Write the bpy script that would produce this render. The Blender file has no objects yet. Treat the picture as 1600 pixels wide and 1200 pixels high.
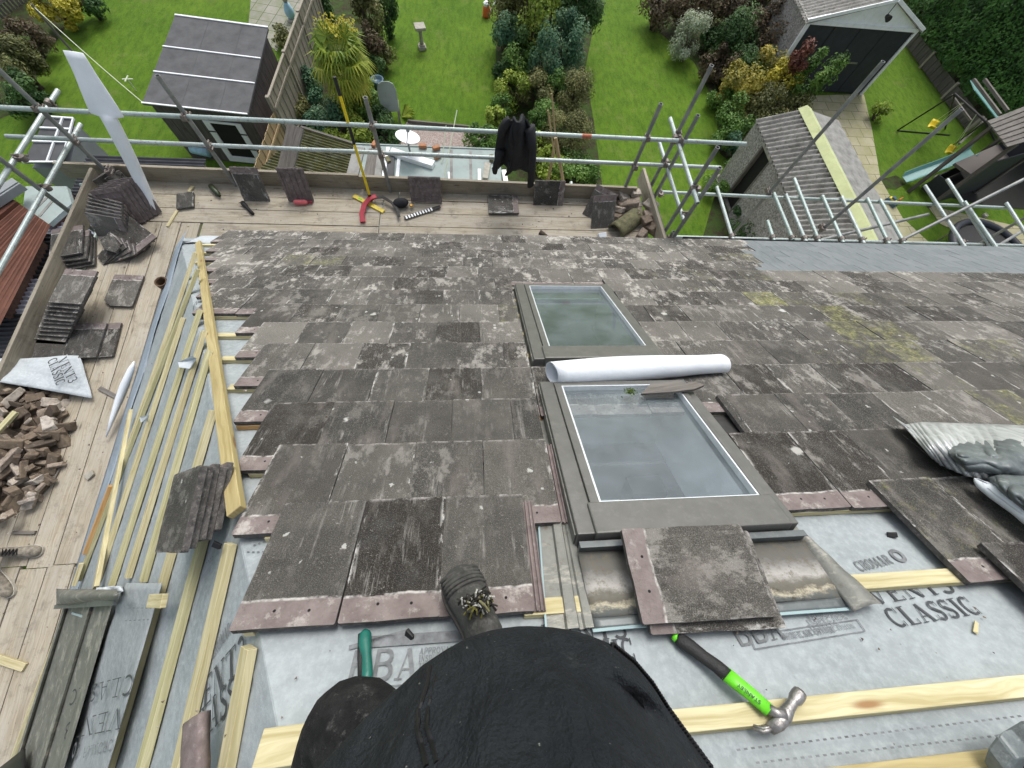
import bpy, math, random
from mathutils import Vector, Matrix, Quaternion, noise as mnoise
rad = math.radians
rng = random.Random(7)
SC = bpy.context.scene
COL = SC.collection
# ------------------------------------------------------------------ survey of the place
# camera pose (from the vanishing points of the roof courses, the rafters and the standards)
F = 600.0
CAMZ = 9.0
CAM = Vector((0, 0, CAMZ))
RX = Vector((0.99601203, -0.0153796, 0.08788341))
RY = Vector((-0.04455765, -0.93913826, 0.34063756))
RZ = Vector((0.07729581, -0.34319499, -0.93607829))
def ray(px, py):
    d = Vector((px - 800.0, py - 600.0, F))
    return Vector((RX.dot(d), RY.dot(d), RZ.dot(d)))
def PL(px, py, p, n):
    w = ray(px, py); n = Vector(n)
    return CAM + w * ((Vector(p) - CAM).dot(n) / w.dot(n))
def H(px, py, z):
    return PL(px, py, (0, 0, z), (0, 0, 1))
def VY(px, py, y):
    return PL(px, py, (0, y, 0), (0, 1, 0))
def VX(px, py, x):
    return PL(px, py, (x, 0, 0), (1, 0, 0))
def ztop(x, y, py):
    # height at which the upright through x,y reaches image row py
    lo, hi = 0.0, 8.9
    def row(z):
        q = Vector((x, y, z)) - CAM
        cx = q.x * RX.x + q.y * RY.x + q.z * RZ.x
        cy = q.x * RX.y + q.y * RY.y + q.z * RZ.y
        cz = q.x * RX.z + q.y * RY.z + q.z * RZ.z
        return 600 + F * cy / cz
    for _ in range(50):
        m = (lo + hi) / 2
        if row(m) > py: lo = m
        else: hi = m
    return (lo + hi) / 2
PITCH = math.atan2(0.57900024, 0.81532723)
RN = Vector((0, math.sin(PITCH), math.cos(PITCH)))      # front slope normal
RS = Vector((0, math.cos(PITCH), -math.sin(PITCH)))     # down the front slope
H0 = 1.275
RP0 = CAM - RN * H0                                     # s = 0, x = 0 on the front underlay
def R2(x, s, off=0.0):
    return RP0 + Vector((x, 0, 0)) + RS * s + RN * off
def RF(px, py, off=0.0):
    return PL(px, py, RP0 + RN * off, RN)
def RC(px, py, off=0.0):                                 # roof coordinates x, s
    q = RF(px, py, off) - RP0
    return q.x, q.dot(RS)
# left slope: eave line x = -3.4 at height 5.12, hip through (-.877,.066,7.426)
EZ = 5.12
LX0 = -3.4
LT = (7.426 - EZ) / (3.4 - 0.877)
LP = math.atan(LT)
LN = Vector((-math.sin(LP), 0, math.cos(LP)))
LU = Vector((math.cos(LP), 0, math.sin(LP)))             # up the left slope
LP0 = Vector((LX0, 0, EZ))
def L2(y, u, off=0.0):
    return LP0 + Vector((0, y, 0)) + LU * u + LN * off
def LS(px, py, off=0.0):
    return PL(px, py, LP0 + LN * off, LN)
# hip line: where both slopes meet
def hip_y(z):                                            # y on the front slope at height z
    return (RP0.z - z) / math.tan(PITCH) + RP0.y
def hip(z):
    return Vector((LX0 + (z - EZ) / LT, hip_y(z), z))
ZD = 4.8                                                 # scaffold deck
def frame(o, u, v_hint):
    """matrix with local x = u, local y close to v_hint, origin o"""
    x = Vector(u).normalized(); v = Vector(v_hint)
    z = x.cross(v).normalized(); y = z.cross(x)
    m = Matrix((x, y, z)).transposed().to_4x4(); m.translation = Vector(o)
    return m
ROOFM = frame(RP0, (1, 0, 0), RS)                        # local y runs down the slope
# ------------------------------------------------------------------ mesh builder
ROOT = {}
class MB:
    def __init__(s):
        s.v = []; s.f = []; s.mi = []; s.uv = []; s.r = []; s.a = []; s.b = []
        s.rnd = 0.5; s.av = 0.0; s.bv = 0.0
    def vert(s, p):
        s.v.append(Vector(p)); s.r.append(s.rnd); s.a.append(s.av); s.b.append(s.bv)
        return len(s.v) - 1
    def face(s, idx, mi=0, uv=None):
        s.f.append(tuple(idx)); s.mi.append(mi)
        s.uv.append(uv if uv else [(0, 0)] * len(idx))
    def box(s, m, sx, sy, sz, mi=0, top=None):
        c = [(-sx/2, -sy/2, -sz/2), (sx/2, -sy/2, -sz/2), (sx/2, sy/2, -sz/2), (-sx/2, sy/2, -sz/2),
             (-sx/2, -sy/2, sz/2), (sx/2, -sy/2, sz/2), (sx/2, sy/2, sz/2), (-sx/2, sy/2, sz/2)]
        i = [s.vert(m @ Vector(p)) for p in c]
        for k, q in enumerate(((3, 2, 1, 0), (4, 5, 6, 7), (0, 1, 5, 4), (2, 3, 7, 6), (1, 2, 6, 5), (3, 0, 4, 7))):
            ax = (0, 1) if k < 2 else ((0, 2) if k < 4 else (2, 1))
            uv = [(c[j][ax[0]] + (0 if k != 5 else 1), c[j][ax[1]] + k * 0.37) for j in q]
            s.face([i[j] for j in q], mi if not (top is not None and k == 1) else top, uv)
        return s
    def abox(s, x0, x1, y0, y1, z0, z1, mi=0):
        return s.box(Matrix.Translation(((x0+x1)/2, (y0+y1)/2, (z0+z1)/2)), abs(x1-x0), abs(y1-y0), abs(z1-z0), mi)
    def beam(s, p0, p1, w, h, up=(0, 0, 1), mi=0, base=True):
        """bar from p0 to p1; w across, h along up; base=True rests its underside on the line"""
        p0 = Vector(p0); p1 = Vector(p1); x = (p1 - p0); L = x.length; x.normalize()
        z = Vector(up); z = (z - x * z.dot(x)).normalized(); y = z.cross(x)
        m = Matrix((x, y, z)).transposed().to_4x4()
        m.translation = (p0 + p1) / 2 + (z * h / 2 if base else Vector())
        return s.box(m, L, w, h, mi)
    def tube(s, pts, r, n=10, mi=0, cap=True, rs=None, flat=1.0):
        pts = [Vector(p) for p in pts]; rings = []
        up = Vector((0, 0, 1)); L = 0
        for k, p in enumerate(pts):
            if k: L += (p - pts[k-1]).length
            t = (pts[min(k+1, len(pts)-1)] - pts[max(k-1, 0)]).normalized()
            if k == 0:
                a = t.orthogonal().normalized()
            else:
                a = (a - t * a.dot(t)).normalized()
            b = t.cross(a)
            rr = rs[k] if rs else r
            rings.append(([s.vert(p + (a * math.cos(q) + b * math.sin(q) * flat) * rr) for q in [2*math.pi*j/n for j in range(n)]], L))
        for k in range(len(rings)-1):
            A, la = rings[k]; B, lb = rings[k+1]
            for j in range(n):
                j2 = (j+1) % n
                s.face((A[j], A[j2], B[j2], B[j]), mi, [(la, j/n*.2), (la, (j+1)/n*.2), (lb, (j+1)/n*.2), (lb, j/n*.2)])
        if cap:
            s.face(list(reversed(rings[0][0])), mi); s.face(rings[-1][0], mi)
        return s
    def pipe(s, p0, p1, r, n=12, wall=0.004, mi=0):
        """open ended hollow tube"""
        p0 = Vector(p0); p1 = Vector(p1); t = (p1-p0).normalized(); a = t.orthogonal().normalized(); b = t.cross(a)
        L = (p1-p0).length
        R = []
        for p, rr in ((p0, r), (p1, r), (p1, r-wall), (p0, r-wall)):
            R.append([s.vert(p + (a*math.cos(2*math.pi*j/n) + b*math.sin(2*math.pi*j/n))*rr) for j in range(n)])
        for k in range(4):
            A = R[k]; B = R[(k+1) % 4]; u0 = (0, L, L, 0)[k]; u1 = (L, L, 0, 0)[k]
            for j in range(n):
                j2 = (j+1) % n
                s.face((A[j], A[j2], B[j2], B[j]), mi, [(u0, j/n*.2), (u0, (j+1)/n*.2), (u1, (j+1)/n*.2), (u1, j/n*.2)])
        return s
    def prism(s, poly, m, t, mi=0, mside=None, mbot=None):
        """polygon (counter-clockwise, local xy) as the top at z=0, thickness t below it"""
        n = len(poly)
        T = [s.vert(m @ Vector((x, y, 0))) for x, y in poly]
        B = [s.vert(m @ Vector((x, y, -t))) for x, y in poly]
        s.face(T, mi, [tuple(p) for p in poly])
        s.face(list(reversed(B)), mi if mbot is None else mbot, [tuple(p) for p in reversed(poly)])
        for j in range(n):
            j2 = (j+1) % n
            s.face((T[j2], T[j], B[j], B[j2]), mi if mside is None else mside, [tuple(poly[j2]), tuple(poly[j]), tuple(poly[j]), tuple(poly[j2])])
        return s
    def sheet(s, fn, nu, nv, t=0.0, mi=0, uvs=(1, 1), nrm=None):
        """grid of points fn(u,v), u,v in 0..1; with thickness t along the local normal (downwards)"""
        P = [[Vector(fn(i/nu, j/nv)) for j in range(nv+1)] for i in range(nu+1)]
        def nn(i, j):
            a = P[min(i+1, nu)][j] - P[max(i-1, 0)][j]; b = P[i][min(j+1, nv)] - P[i][max(j-1, 0)]
            c = a.cross(b)
            return c.normalized() if c.length > 1e-12 else Vector((0, 0, 1))
        T = [[s.vert(P[i][j]) for j in range(nv+1)] for i in range(nu+1)]
        def q(i, j): return (i/nu*uvs[0], j/nv*uvs[1])
        for i in range(nu):
            for j in range(nv):
                s.face((T[i][j], T[i+1][j], T[i+1][j+1], T[i][j+1]), mi, [q(i, j), q(i+1, j), q(i+1, j+1), q(i, j+1)])
        if t:
            B = [[s.vert(P[i][j] - nn(i, j)*t) for j in range(nv+1)] for i in range(nu+1)]
            for i in range(nu):
                for j in range(nv):
                    s.face((B[i][j], B[i][j+1], B[i+1][j+1], B[i+1][j]), mi, [q(i, j), q(i, j+1), q(i+1, j+1), q(i+1, j)])
            for i in range(nu):
                s.face((T[i+1][0], T[i][0], B[i][0], B[i+1][0]), mi); s.face((T[i][nv], T[i+1][nv], B[i+1][nv], B[i][nv]), mi)
            for j in range(nv):
                s.face((T[0][j], T[0][j+1], B[0][j+1], B[0][j]), mi); s.face((T[nu][j+1], T[nu][j], B[nu][j], B[nu][j+1]), mi)
        return s
    def lathe(s, prof, m, n=16, mi=0):
        R = [[s.vert(m @ Vector((r*math.cos(2*math.pi*j/n), r*math.sin(2*math.pi*j/n), z))) for j in range(n)] for r, z in prof]
        for k in range(len(R)-1):
            for j in range(n):
                j2 = (j+1) % n
                s.face((R[k][j], R[k][j2], R[k+1][j2], R[k+1][j]), mi)
        s.face(list(reversed(R[0])), mi); s.face(R[-1], mi)
        return s
    def loft(s, rings, mi=0, cap=True):
        R = [[s.vert(p) for p in r] for r in rings]; n = len(R[0])
        for k in range(len(R)-1):
            for j in range(n):
                j2 = (j+1) % n
                s.face((R[k][j], R[k][j2], R[k+1][j2], R[k+1][j]), mi, [(k*.1, j/n), (k*.1, (j+1)/n), ((k+1)*.1, (j+1)/n), ((k+1)*.1, j/n)])
        if cap:
            s.face(list(reversed(R[0])), mi); s.face(R[-1], mi)
        return s
    def build(s, name, mats, parent=None, smooth=False, bevel=0.0, sub=0, loc=None, fix=True):
        me = bpy.data.meshes.new(name)
        if parent is not None:
            r = parent
            while r.parent is not None: r = r.parent
            off = ROOT.get(r, Vector())
        else:
            if loc is not None: off = Vector(loc)
            else:
                xs = [p.x for p in s.v]; ys = [p.y for p in s.v]
                off = Vector(((min(xs)+max(xs))/2, (min(ys)+max(ys))/2, min(p.z for p in s.v)))
        me.from_pydata([p - off for p in s.v], [], s.f)
        if not isinstance(mats, (list, tuple)): mats = [mats]
        for m in mats: me.materials.append(m)
        me.polygons.foreach_set('material_index', s.mi)
        if smooth: me.polygons.foreach_set('use_smooth', [True]*len(s.f))
        uvl = me.uv_layers.new(name='UVMap')
        flat = []
        for q in s.uv:
            for a in q: flat += (a[0], a[1])
        uvl.data.foreach_set('uv', flat)
        for nm, dat in (('rnd', s.r), ('moss', s.a), ('pale', s.b)):
            if nm == 'rnd' or any(dat):
                at = me.attributes.new(nm, 'FLOAT', 'POINT'); at.data.foreach_set('value', dat)
        me.update()
        o = bpy.data.objects.new(name, me); COL.objects.link(o)
        if parent is not None: o.parent = parent
        else:
            o.location = off; ROOT[o] = off
        if bevel:
            b = o.modifiers.new('bevel', 'BEVEL'); b.width = bevel; b.segments = 2; b.limit_method = 'ANGLE'; b.angle_limit = rad(40)
        if sub:
            b = o.modifiers.new('subd', 'SUBSURF'); b.levels = sub; b.render_levels = sub
        return o
def thing(name, label, cat, loc, group=None):
    o = bpy.data.objects.new(name, None); COL.objects.link(o)
    o.empty_display_size = 0.1
    o.location = Vector(loc); ROOT[o] = Vector(loc)
    o['label'] = label; o['category'] = cat
    if group: o['group'] = group
    return o
def tag(o, label, cat, group=None):
    o['label'] = label; o['category'] = cat
    if group: o['group'] = group
    return o
def struct(o, kind='structure'):
    o['kind'] = kind
    return o
# ------------------------------------------------------------------ node helper
class NB:
    def __init__(s, name, rough=0.7, metal=0.0, spec=0.5):
        s.m = bpy.data.materials.new(name); s.m.use_nodes = True
        s.nt = s.m.node_tree; s.p = s.nt.nodes['Principled BSDF']
        s.p.inputs['Roughness'].default_value = rough; s.p.inputs['Metallic'].default_value = metal
        s.p.inputs['Specular IOR Level'].default_value = spec
    def n(s, t): return s.nt.nodes.new(t)
    def set(s, sock, val):
        if isinstance(val, bpy.types.NodeSocket): s.nt.links.new(val, sock)
        elif isinstance(val, (tuple, list)) and len(val) == 3 and sock.type == 'RGBA': sock.default_value = (*val, 1)
        else: sock.default_value = val
    def pos(s): return s.n('ShaderNodeNewGeometry').outputs['Position']
    def obj(s): return s.n('ShaderNodeTexCoord').outputs['Object']
    def uv(s): return s.n('ShaderNodeTexCoord').outputs['UV']
    def attr(s, name):
        a = s.n('ShaderNodeAttribute'); a.attribute_name = name
        return a.outputs['Fac']
    def map(s, vec, sc=(1, 1, 1), loc=(0, 0, 0), rot=(0, 0, 0)):
        q = s.n('ShaderNodeMapping'); s.set(q.inputs['Vector'], vec)
        q.inputs['Scale'].default_value = sc; q.inputs['Rotation'].default_value = rot
        s.set(q.inputs['Location'], loc)
        return q.outputs[0]
    def vadd(s, vec, val):
        c = s.n('ShaderNodeVectorMath'); c.operation = 'ADD'; s.set(c.inputs[0], vec); s.set(c.inputs[1], val)
        return c.outputs[0]
    def comb(s, x, y, z):
        c = s.n('ShaderNodeCombineXYZ')
        for i, q in enumerate((x, y, z)): s.set(c.inputs[i], q)
        return c.outputs[0]
    def sep(s, vec):
        c = s.n('ShaderNodeSeparateXYZ'); s.set(c.inputs[0], vec)
        return c.outputs
    def noise(s, vec, sc, det=4.0, ro=0.55, dist=0.0):
        q = s.n('ShaderNodeTexNoise'); s.set(q.inputs['Vector'], vec); q.inputs['Scale'].default_value = sc
        q.inputs['Detail'].default_value = det; q.inputs['Roughness'].default_value = ro; q.inputs['Distortion'].default_value = dist
        return q.outputs['Fac']
    def voro(s, vec, sc, out='Distance', rnd=1.0):
        q = s.n('ShaderNodeTexVoronoi'); s.set(q.inputs['Vector'], vec); q.inputs['Scale'].default_value = sc
        q.inputs['Randomness'].default_value = rnd
        return q.outputs[out]
    def ramp(s, fac, stops, interp='LINEAR'):
        q = s.n('ShaderNodeValToRGB'); s.set(q.inputs[0], fac); e = q.color_ramp.elements; q.color_ramp.interpolation = interp
        while len(e) < len(stops): e.new(0.5)
        for i, (p, c) in enumerate(stops):
            e[i].position = p
            e[i].color = (c, c, c, 1) if isinstance(c, (int, float)) else (*c, 1)
        return q.outputs[0]
    def mix(s, fac, a, b, blend='MIX'):
        q = s.n('ShaderNodeMix'); q.data_type = 'RGBA'; q.blend_type = blend
        s.set(q.inputs['Factor'], fac); s.set(q.inputs[6], a); s.set(q.inputs[7], b)
        return q.outputs[2]
    def math(s, op, a, b=0.0, c=None, clamp=False):
        q = s.n('ShaderNodeMath'); q.operation = op; q.use_clamp = clamp
        s.set(q.inputs[0], a); s.set(q.inputs[1], b)
        if c is not None: s.set(q.inputs[2], c)
        return q.outputs[0]
    def smooth(s, x, lo, hi):
        q = s.n('ShaderNodeMapRange'); q.interpolation_type = 'SMOOTHSTEP'
        s.set(q.inputs[0], x); s.set(q.inputs[1], lo); s.set(q.inputs[2], hi)
        return q.outputs[0]
    def bump(s, h, strength=0.3, dist=0.01):
        q = s.n('ShaderNodeBump'); q.inputs['Strength'].default_value = strength; q.inputs['Distance'].default_value = dist
        s.set(q.inputs['Height'], h); s.nt.links.new(q.outputs[0], s.p.inputs['Normal'])
    def out(s, col=None, rough=None):
        if col is not None: s.set(s.p.inputs['Base Color'], col)
        if rough is not None: s.set(s.p.inputs['Roughness'], rough)
        return s.m
def simple(name, col, rough=0.7, metal=0.0, var=0.25, sc=8.0, bump=0.15, bsc=60.0, spec=0.4, dirt=None):
    b = NB(name, rough, metal, spec)
    o = b.vadd(b.obj(), b.comb(b.math('MULTIPLY', b.attr('rnd'), 17.0), 0.0, 0.0))
    n1 = b.noise(o, sc, 5, 0.6)
    c = b.mix(b.ramp(n1, [(0.3, 0.0), (0.7, 1.0)]), tuple(x*(1-var) for x in col), tuple(min(1, x*(1+var)) for x in col))
    if dirt:
        c = b.mix(b.ramp(b.noise(o, sc*2.3, 6, 0.7), [(0.52, 0.0), (0.72, dirt[1])]), c, dirt[0])
    if bump: b.bump(b.noise(o, bsc, 4, 0.6), bump, 0.01)
    return b.out(c)
MT = {}
def materials():
    # --- concrete roof tile: uv = metres across / from tail to head, rnd, moss, pale per tile
    b = NB('roof_tile_concrete', 0.88, 0, 0.3)
    uv = b.uv(); rn = b.attr('rnd'); moss = b.attr('moss'); pale = b.attr('pale'); P = b.pos()
    U, V, _ = b.sep(uv)
    off = b.comb(b.math('MULTIPLY', rn, 37.0), b.math('MULTIPLY', rn, 91.0), b.math('MULTIPLY', rn, 13.0))
    p = b.vadd(uv, off)
    def h(k): return b.math('FRACT', b.math('MULTIPLY', rn, k))
    base = b.mix(b.ramp(b.noise(p, 5, 5, 0.65), [(0.35, 0.0), (0.68, 1.0)]), (0.021, 0.0208, 0.019), (0.076, 0.072, 0.063))
    base = b.mix(b.math('MULTIPLY', h(7.31), 0.45), base, (0.086, 0.079, 0.069))
    # weathering that runs across several tiles; pale adds bleaching and painted grazing sheen
    wz = b.math('ADD', b.math('MULTIPLY', b.noise(P, 1.3, 5, 0.62), 0.75), b.math('MULTIPLY', h(3.77), 0.25))
    base = b.mix(b.math('MULTIPLY', b.smooth(wz, 0.38, 0.66), b.math('ADD', 0.10, b.math('MULTIPLY', pale, 0.80))), base, (0.212, 0.204, 0.178))
    # damp, nearly black tiles
    dk = b.math('MULTIPLY', b.ramp(h(23.7), [(0.80, 0.0), (0.84, 0.92)]), b.smooth(b.noise(p, 6, 4, 0.6), 0.30, 0.56))
    base = b.mix(dk, base, (0.019, 0.016, 0.013))
    # granules
    g = b.noise(p, 420, 2, 0.5)
    base = b.mix(b.math('MULTIPLY', b.ramp(g, [(0.55, 0.0), (0.68, 0.9)]), b.math('ADD', 0.42, b.math('MULTIPLY', pale, 0.6)), clamp=True), base, (0.31, 0.298, 0.27))
    gz = b.math('MULTIPLY', b.ramp(b.noise(p, 120, 4, 0.75), [(0.60, 0.0), (0.70, 0.75)]), b.smooth(b.noise(p, 7, 4, 0.6), 0.42, 0.62))
    base = b.mix(gz, base, (0.42, 0.40, 0.36))
    base = b.mix(b.ramp(g, [(0.30, 0.7), (0.44, 0.0)]), base, (0.010, 0.0095, 0.009))
    # runs of lichen and lime down the slope
    st = b.noise(b.map(p, (48, 3.5, 1)), 1.0, 5, 0.75)
    blot = b.noise(p, 6, 5, 0.65)
    runs = b.math('MULTIPLY', b.ramp(st, [(0.53, 0.0), (0.68, 0.85)]), b.ramp(blot, [(0.50, 0.0), (0.64, 1.0)]))
    base = b.mix(b.math('MULTIPLY', runs, b.math('ADD', 0.45, b.math('MULTIPLY', h(11.3), 0.55))), base, (0.36, 0.345, 0.32))
    # crusty pale patches
    crz = b.math('ADD', b.math('MULTIPLY', b.noise(b.map(p, (1, .6, 1)), 11.0, 7, 0.78), 0.72), b.math('MULTIPLY', b.noise(P, 3.1, 3, 0.6), 0.28))
    cr = b.math('MULTIPLY', b.ramp(crz, [(0.525, 0.0), (0.585, 0.9)]), b.math('ADD', 0.12, b.math('MULTIPLY', pale, 0.92)), clamp=True)
    base = b.mix(cr, base, (0.43, 0.415, 0.375))
    # mauve wear where the surface has gone
    wr = b.ramp(b.noise(b.map(p, (9, 3, 1)), 1.0, 4, 0.6), [(0.56, 0.0), (0.70, 0.5)])
    base = b.mix(wr, base, (0.185, 0.165, 0.148))
    # lime along both long edges and the tail
    eu = b.math('MINIMUM', U, b.math('SUBTRACT', 0.293, U))
    edge = b.math('MULTIPLY', b.smooth(eu, 0.020, 0.001), b.ramp(b.noise(b.map(p, (30, 9, 1)), 1.0, 5, 0.75), [(0.51, 0.0), (0.60, 0.95)]))
    base = b.mix(b.math('MULTIPLY', edge, b.smooth(h(5.9), 0.3, 0.7)), base, (0.50, 0.49, 0.46))
    tl = b.math('MULTIPLY', b.smooth(V, 0.014, 0.001), b.ramp(b.noise(p, 26, 5, 0.7), [(0.46, 0.0), (0.64, 0.8)]))
    base = b.mix(tl, base, (0.38, 0.36, 0.34))
    # ragged lichen spots, few and of all sizes
    wv = b.vadd(p, b.comb(b.math('MULTIPLY', b.noise(p, 45, 5, 0.7), 0.045), b.math('MULTIPLY', b.noise(b.vadd(p, (9.0, 3.0, 0.0)), 45, 5, 0.7), 0.045), 0))
    def lich(sc, thr, size, amt):
        vs = b.voro(wv, sc, 'Distance'); vr, vg, _ = b.sep(b.voro(wv, sc, 'Color'))
        lim = b.math('MULTIPLY', b.ramp(vr, [(thr, 0.0), (1.0, 1.0)]), size)
        k = b.math('MULTIPLY', b.smooth(b.math('SUBTRACT', vs, lim), 0.05, -0.05), b.ramp(vr, [(thr, 0.0), (thr + .03, 1.0)]))
        return b.math('MULTIPLY', k, amt), vg
    k1, vg = lich(7.0, 0.89, 0.20, 0.85)
    base = b.mix(k1, base, b.mix(vg, (0.40, 0.395, 0.36), (0.58, 0.58, 0.55)))
    k2, vg = lich(24.0, 0.86, 0.25, 0.75)
    base = b.mix(k2, base, (0.50, 0.50, 0.47))
    # moss, blurred over the laps
    mz = b.math('ADD', b.math('MULTIPLY', b.noise(P, 7.5, 6, 0.78), 0.65), b.math('MULTIPLY', b.noise(p, 18, 4, 0.7), 0.35))
    mcol = b.mix(b.ramp(b.noise(p, 55, 4, 0.7), [(0.42, 0.0), (0.62, 1.0)]), (0.125, 0.13, 0.045), (0.34, 0.335, 0.17))
    base = b.mix(b.math('MULTIPLY', b.smooth(mz, b.math('SUBTRACT', 0.62, b.math('MULTIPLY', moss, 0.28)), b.math('SUBTRACT', 0.84, b.math('MULTIPLY', moss, 0.24))), b.smooth(moss, 0.0, 0.35)), base, mcol)
    # uncoated head with nail holes
    wob = b.math('MULTIPLY', b.math('SUBTRACT', b.noise(b.map(p, (9, 0, 1)), 1.0, 3), 0.5), 0.03)
    hv = b.smooth(b.math('ADD', V, wob), 0.345, 0.349)
    hcol = b.mix(b.ramp(b.noise(p, 14, 5, 0.6), [(0.35, 0.0), (0.7, 1.0)]), (0.142, 0.115, 0.108), (0.225, 0.192, 0.180))
    hcol = b.mix(b.ramp(b.noise(b.vadd(p, (4.0, 0.0, 0.0)), 9, 6, 0.75), [(0.54, 0.0), (0.66, 0.8)]), hcol, (0.42, 0.395, 0.36))
    hcol = b.mix(b.ramp(b.noise(b.vadd(p, (7.0, 0.0, 0.0)), 60, 4, 0.7), [(0.60, 0.0), (0.72, 0.6)]), hcol, (0.09, 0.075, 0.07))
    def hole(u, v):
        d = b.math('SQRT', b.math('ADD', b.math('POWER', b.math('SUBTRACT', U, u), 2.0), b.math('POWER', b.math('SUBTRACT', V, v), 2.0)))
        return b.smooth(d, 0.0055, 0.0035)
    hcol = b.mix(b.math('MAXIMUM', hole(0.085, 0.377), hole(0.185, 0.373)), hcol, (0.01, 0.01, 0.01))
    ln = b.math('MULTIPLY', b.smooth(b.math('ABSOLUTE', b.math('SUBTRACT', b.math('ADD', V, wob), 0.345)), 0.006, 0.001), b.ramp(b.noise(p, 30, 4), [(0.4, 0.0), (0.6, 1.0)]))
    base = b.mix(hv, base, hcol)
    base = b.mix(ln, base, (0.5, 0.48, 0.45))
    b.bump(b.math('ADD', b.math('MULTIPLY', g, b.math('SUBTRACT', 1.0, b.math('MULTIPLY', hv, 0.9))), b.math('MULTIPLY', b.noise(p, 60, 4), 1.5)), 0.7, 0.005)
    MT['tile'] = b.out(base)
    # bare concrete: sides, undersides and interlocks
    b = NB('bare_concrete', 0.85, 0, 0.3); p = b.obj()
    c = b.mix(b.ramp(b.noise(p, 16, 5, 0.65), [(0.35, 0.0), (0.7, 1.0)]), (0.115, 0.093, 0.088), (0.215, 0.175, 0.167))
    c = b.mix(b.ramp(b.noise(p, 34, 5, 0.7), [(0.56, 0.0), (0.74, 0.6)]), c, (0.36, 0.33, 0.31))
    b.bump(b.noise(p, 140, 4), 0.3, 0.004)
    MT['bare'] = b.out(c)
    MT['tileside'] = simple('weathered_tile_edge', (0.085, 0.080, 0.076), 0.9, var=0.5, sc=30, bump=0.4, bsc=160, dirt=((0.3, 0.28, 0.26), 0.6))
    # slate
    b = NB('blue_grey_slate', 0.55, 0, 0.5); uv = b.uv(); rn = b.attr('rnd')
    p = b.vadd(uv, b.comb(b.math('MULTIPLY', rn, 37.0), b.math('MULTIPLY', rn, 11.0), 0.0))
    c = b.mix(rn, (0.105, 0.125, 0.133), (0.145, 0.165, 0.172))
    c = b.mix(b.ramp(b.noise(b.map(p, (40, 6, 1)), 1.0, 5, 0.6), [(0.4, 0.0), (0.7, 0.5)]), c, (0.24, 0.26, 0.27))
    b.bump(b.noise(p, 70, 4), 0.2, 0.004)
    MT['slate'] = b.out(c)
    # underlay fleece
    def fleece(name, c0, c1, ro=0.75):
        b = NB(name, ro, 0, 0.3); p = b.pos()
        c = b.mix(b.ramp(b.noise(p, 2.2, 5, 0.6), [(0.3, 0.0), (0.7, 1.0)]), c0, c1)
        c = b.mix(b.ramp(b.noise(p, 38, 4, 0.7), [(0.42, 0.0), (0.68, 0.5)]), c, tuple(x*1.22 for x in c1))
        c = b.mix(b.ramp(b.noise(p, 7, 6, 0.7), [(0.56, 0.0), (0.75, 0.45)]), c, tuple(x*0.62 for x in c0))
        b.bump(b.math('ADD', b.math('MULTIPLY', b.noise(p, 7, 4, 0.5), 5.0), b.math('MULTIPLY', b.noise(p, 240, 2), .25)), 0.35, 0.010)
        return b.out(c)
    MT['fleece'] = fleece('underlay_fleece', (0.225, 0.255, 0.262), (0.325, 0.36, 0.368))
    MT['fleeceold'] = fleece('underlay_turned', (0.21, 0.235, 0.24), (0.30, 0.325, 0.33))
    MT['fleeceblue'] = fleece('underlay_strip', (0.19, 0.23, 0.265), (0.27, 0.325, 0.37))
    MT['fleecelight'] = fleece('underlay_pale', (0.35, 0.39, 0.41), (0.46, 0.50, 0.52))
    MT['white'] = simple('white_membrane', (0.60, 0.645, 0.68), 0.5, var=0.07, sc=5, bump=0.3, bsc=11, dirt=((0.42, 0.45, 0.46), 0.4))
    MT['whitebright'] = simple('white_folded_membrane', (0.76, 0.80, 0.83), 0.5, var=0.05, sc=5, bump=0.35, bsc=9)
    MT['ink'] = simple('black_print', (0.055, 0.06, 0.064), 0.8, var=0.35, sc=40, bump=0)
    MT['ink2'] = simple('grey_print', (0.15, 0.16, 0.165), 0.8, var=0.4, sc=40, bump=0)
    MT['redink'] = simple('red_print', (0.5, 0.04, 0.04), 0.8, var=0.2, sc=40, bump=0)
    # timber: uv.x along the grain
    def timber(name, c0, c1, knot, ro=0.7, gs=70.0, silver=None, bumps=0.25):
        b = NB(name, ro, 0, 0.3); uv = b.uv(); rn = b.attr('rnd')
        p = b.vadd(uv, b.comb(b.math('MULTIPLY', rn, 53.0), b.math('MULTIPLY', rn, 29.0), b.math('MULTIPLY', rn, 7.0)))
        w = b.noise(b.map(p, (2.2, 9, 1)), 1.0, 3, 0.5)
        pp = b.vadd(p, b.comb(0.0, b.math('MULTIPLY', w, 0.10), 0.0))
        gr = b.noise(b.map(pp, (3, gs, 1)), 1.0, 4, 0.6)
        c = b.mix(b.ramp(gr, [(0.34, 0.0), (0.64, 1.0)]), c0, c1)
        c = b.mix(b.ramp(b.noise(b.map(p, (1.2, 3, 1)), 1.0, 3), [(0.35, 0.0), (0.7, 0.45)]), c, tuple(x*0.78 for x in c0))
        kd = b.voro(b.map(p, (2.4, 11, 1)), 1.0, 'Distance'); kc = b.voro(b.map(p, (2.4, 11, 1)), 1.0, 'Color'); kr, _, _ = b.sep(kc)
        kn = b.math('MULTIPLY', b.smooth(kd, 0.16, 0.05), b.ramp(kr, [(0.48, 0.0), (0.52, 1.0)]))
        c = b.mix(kn, c, knot)
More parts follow.
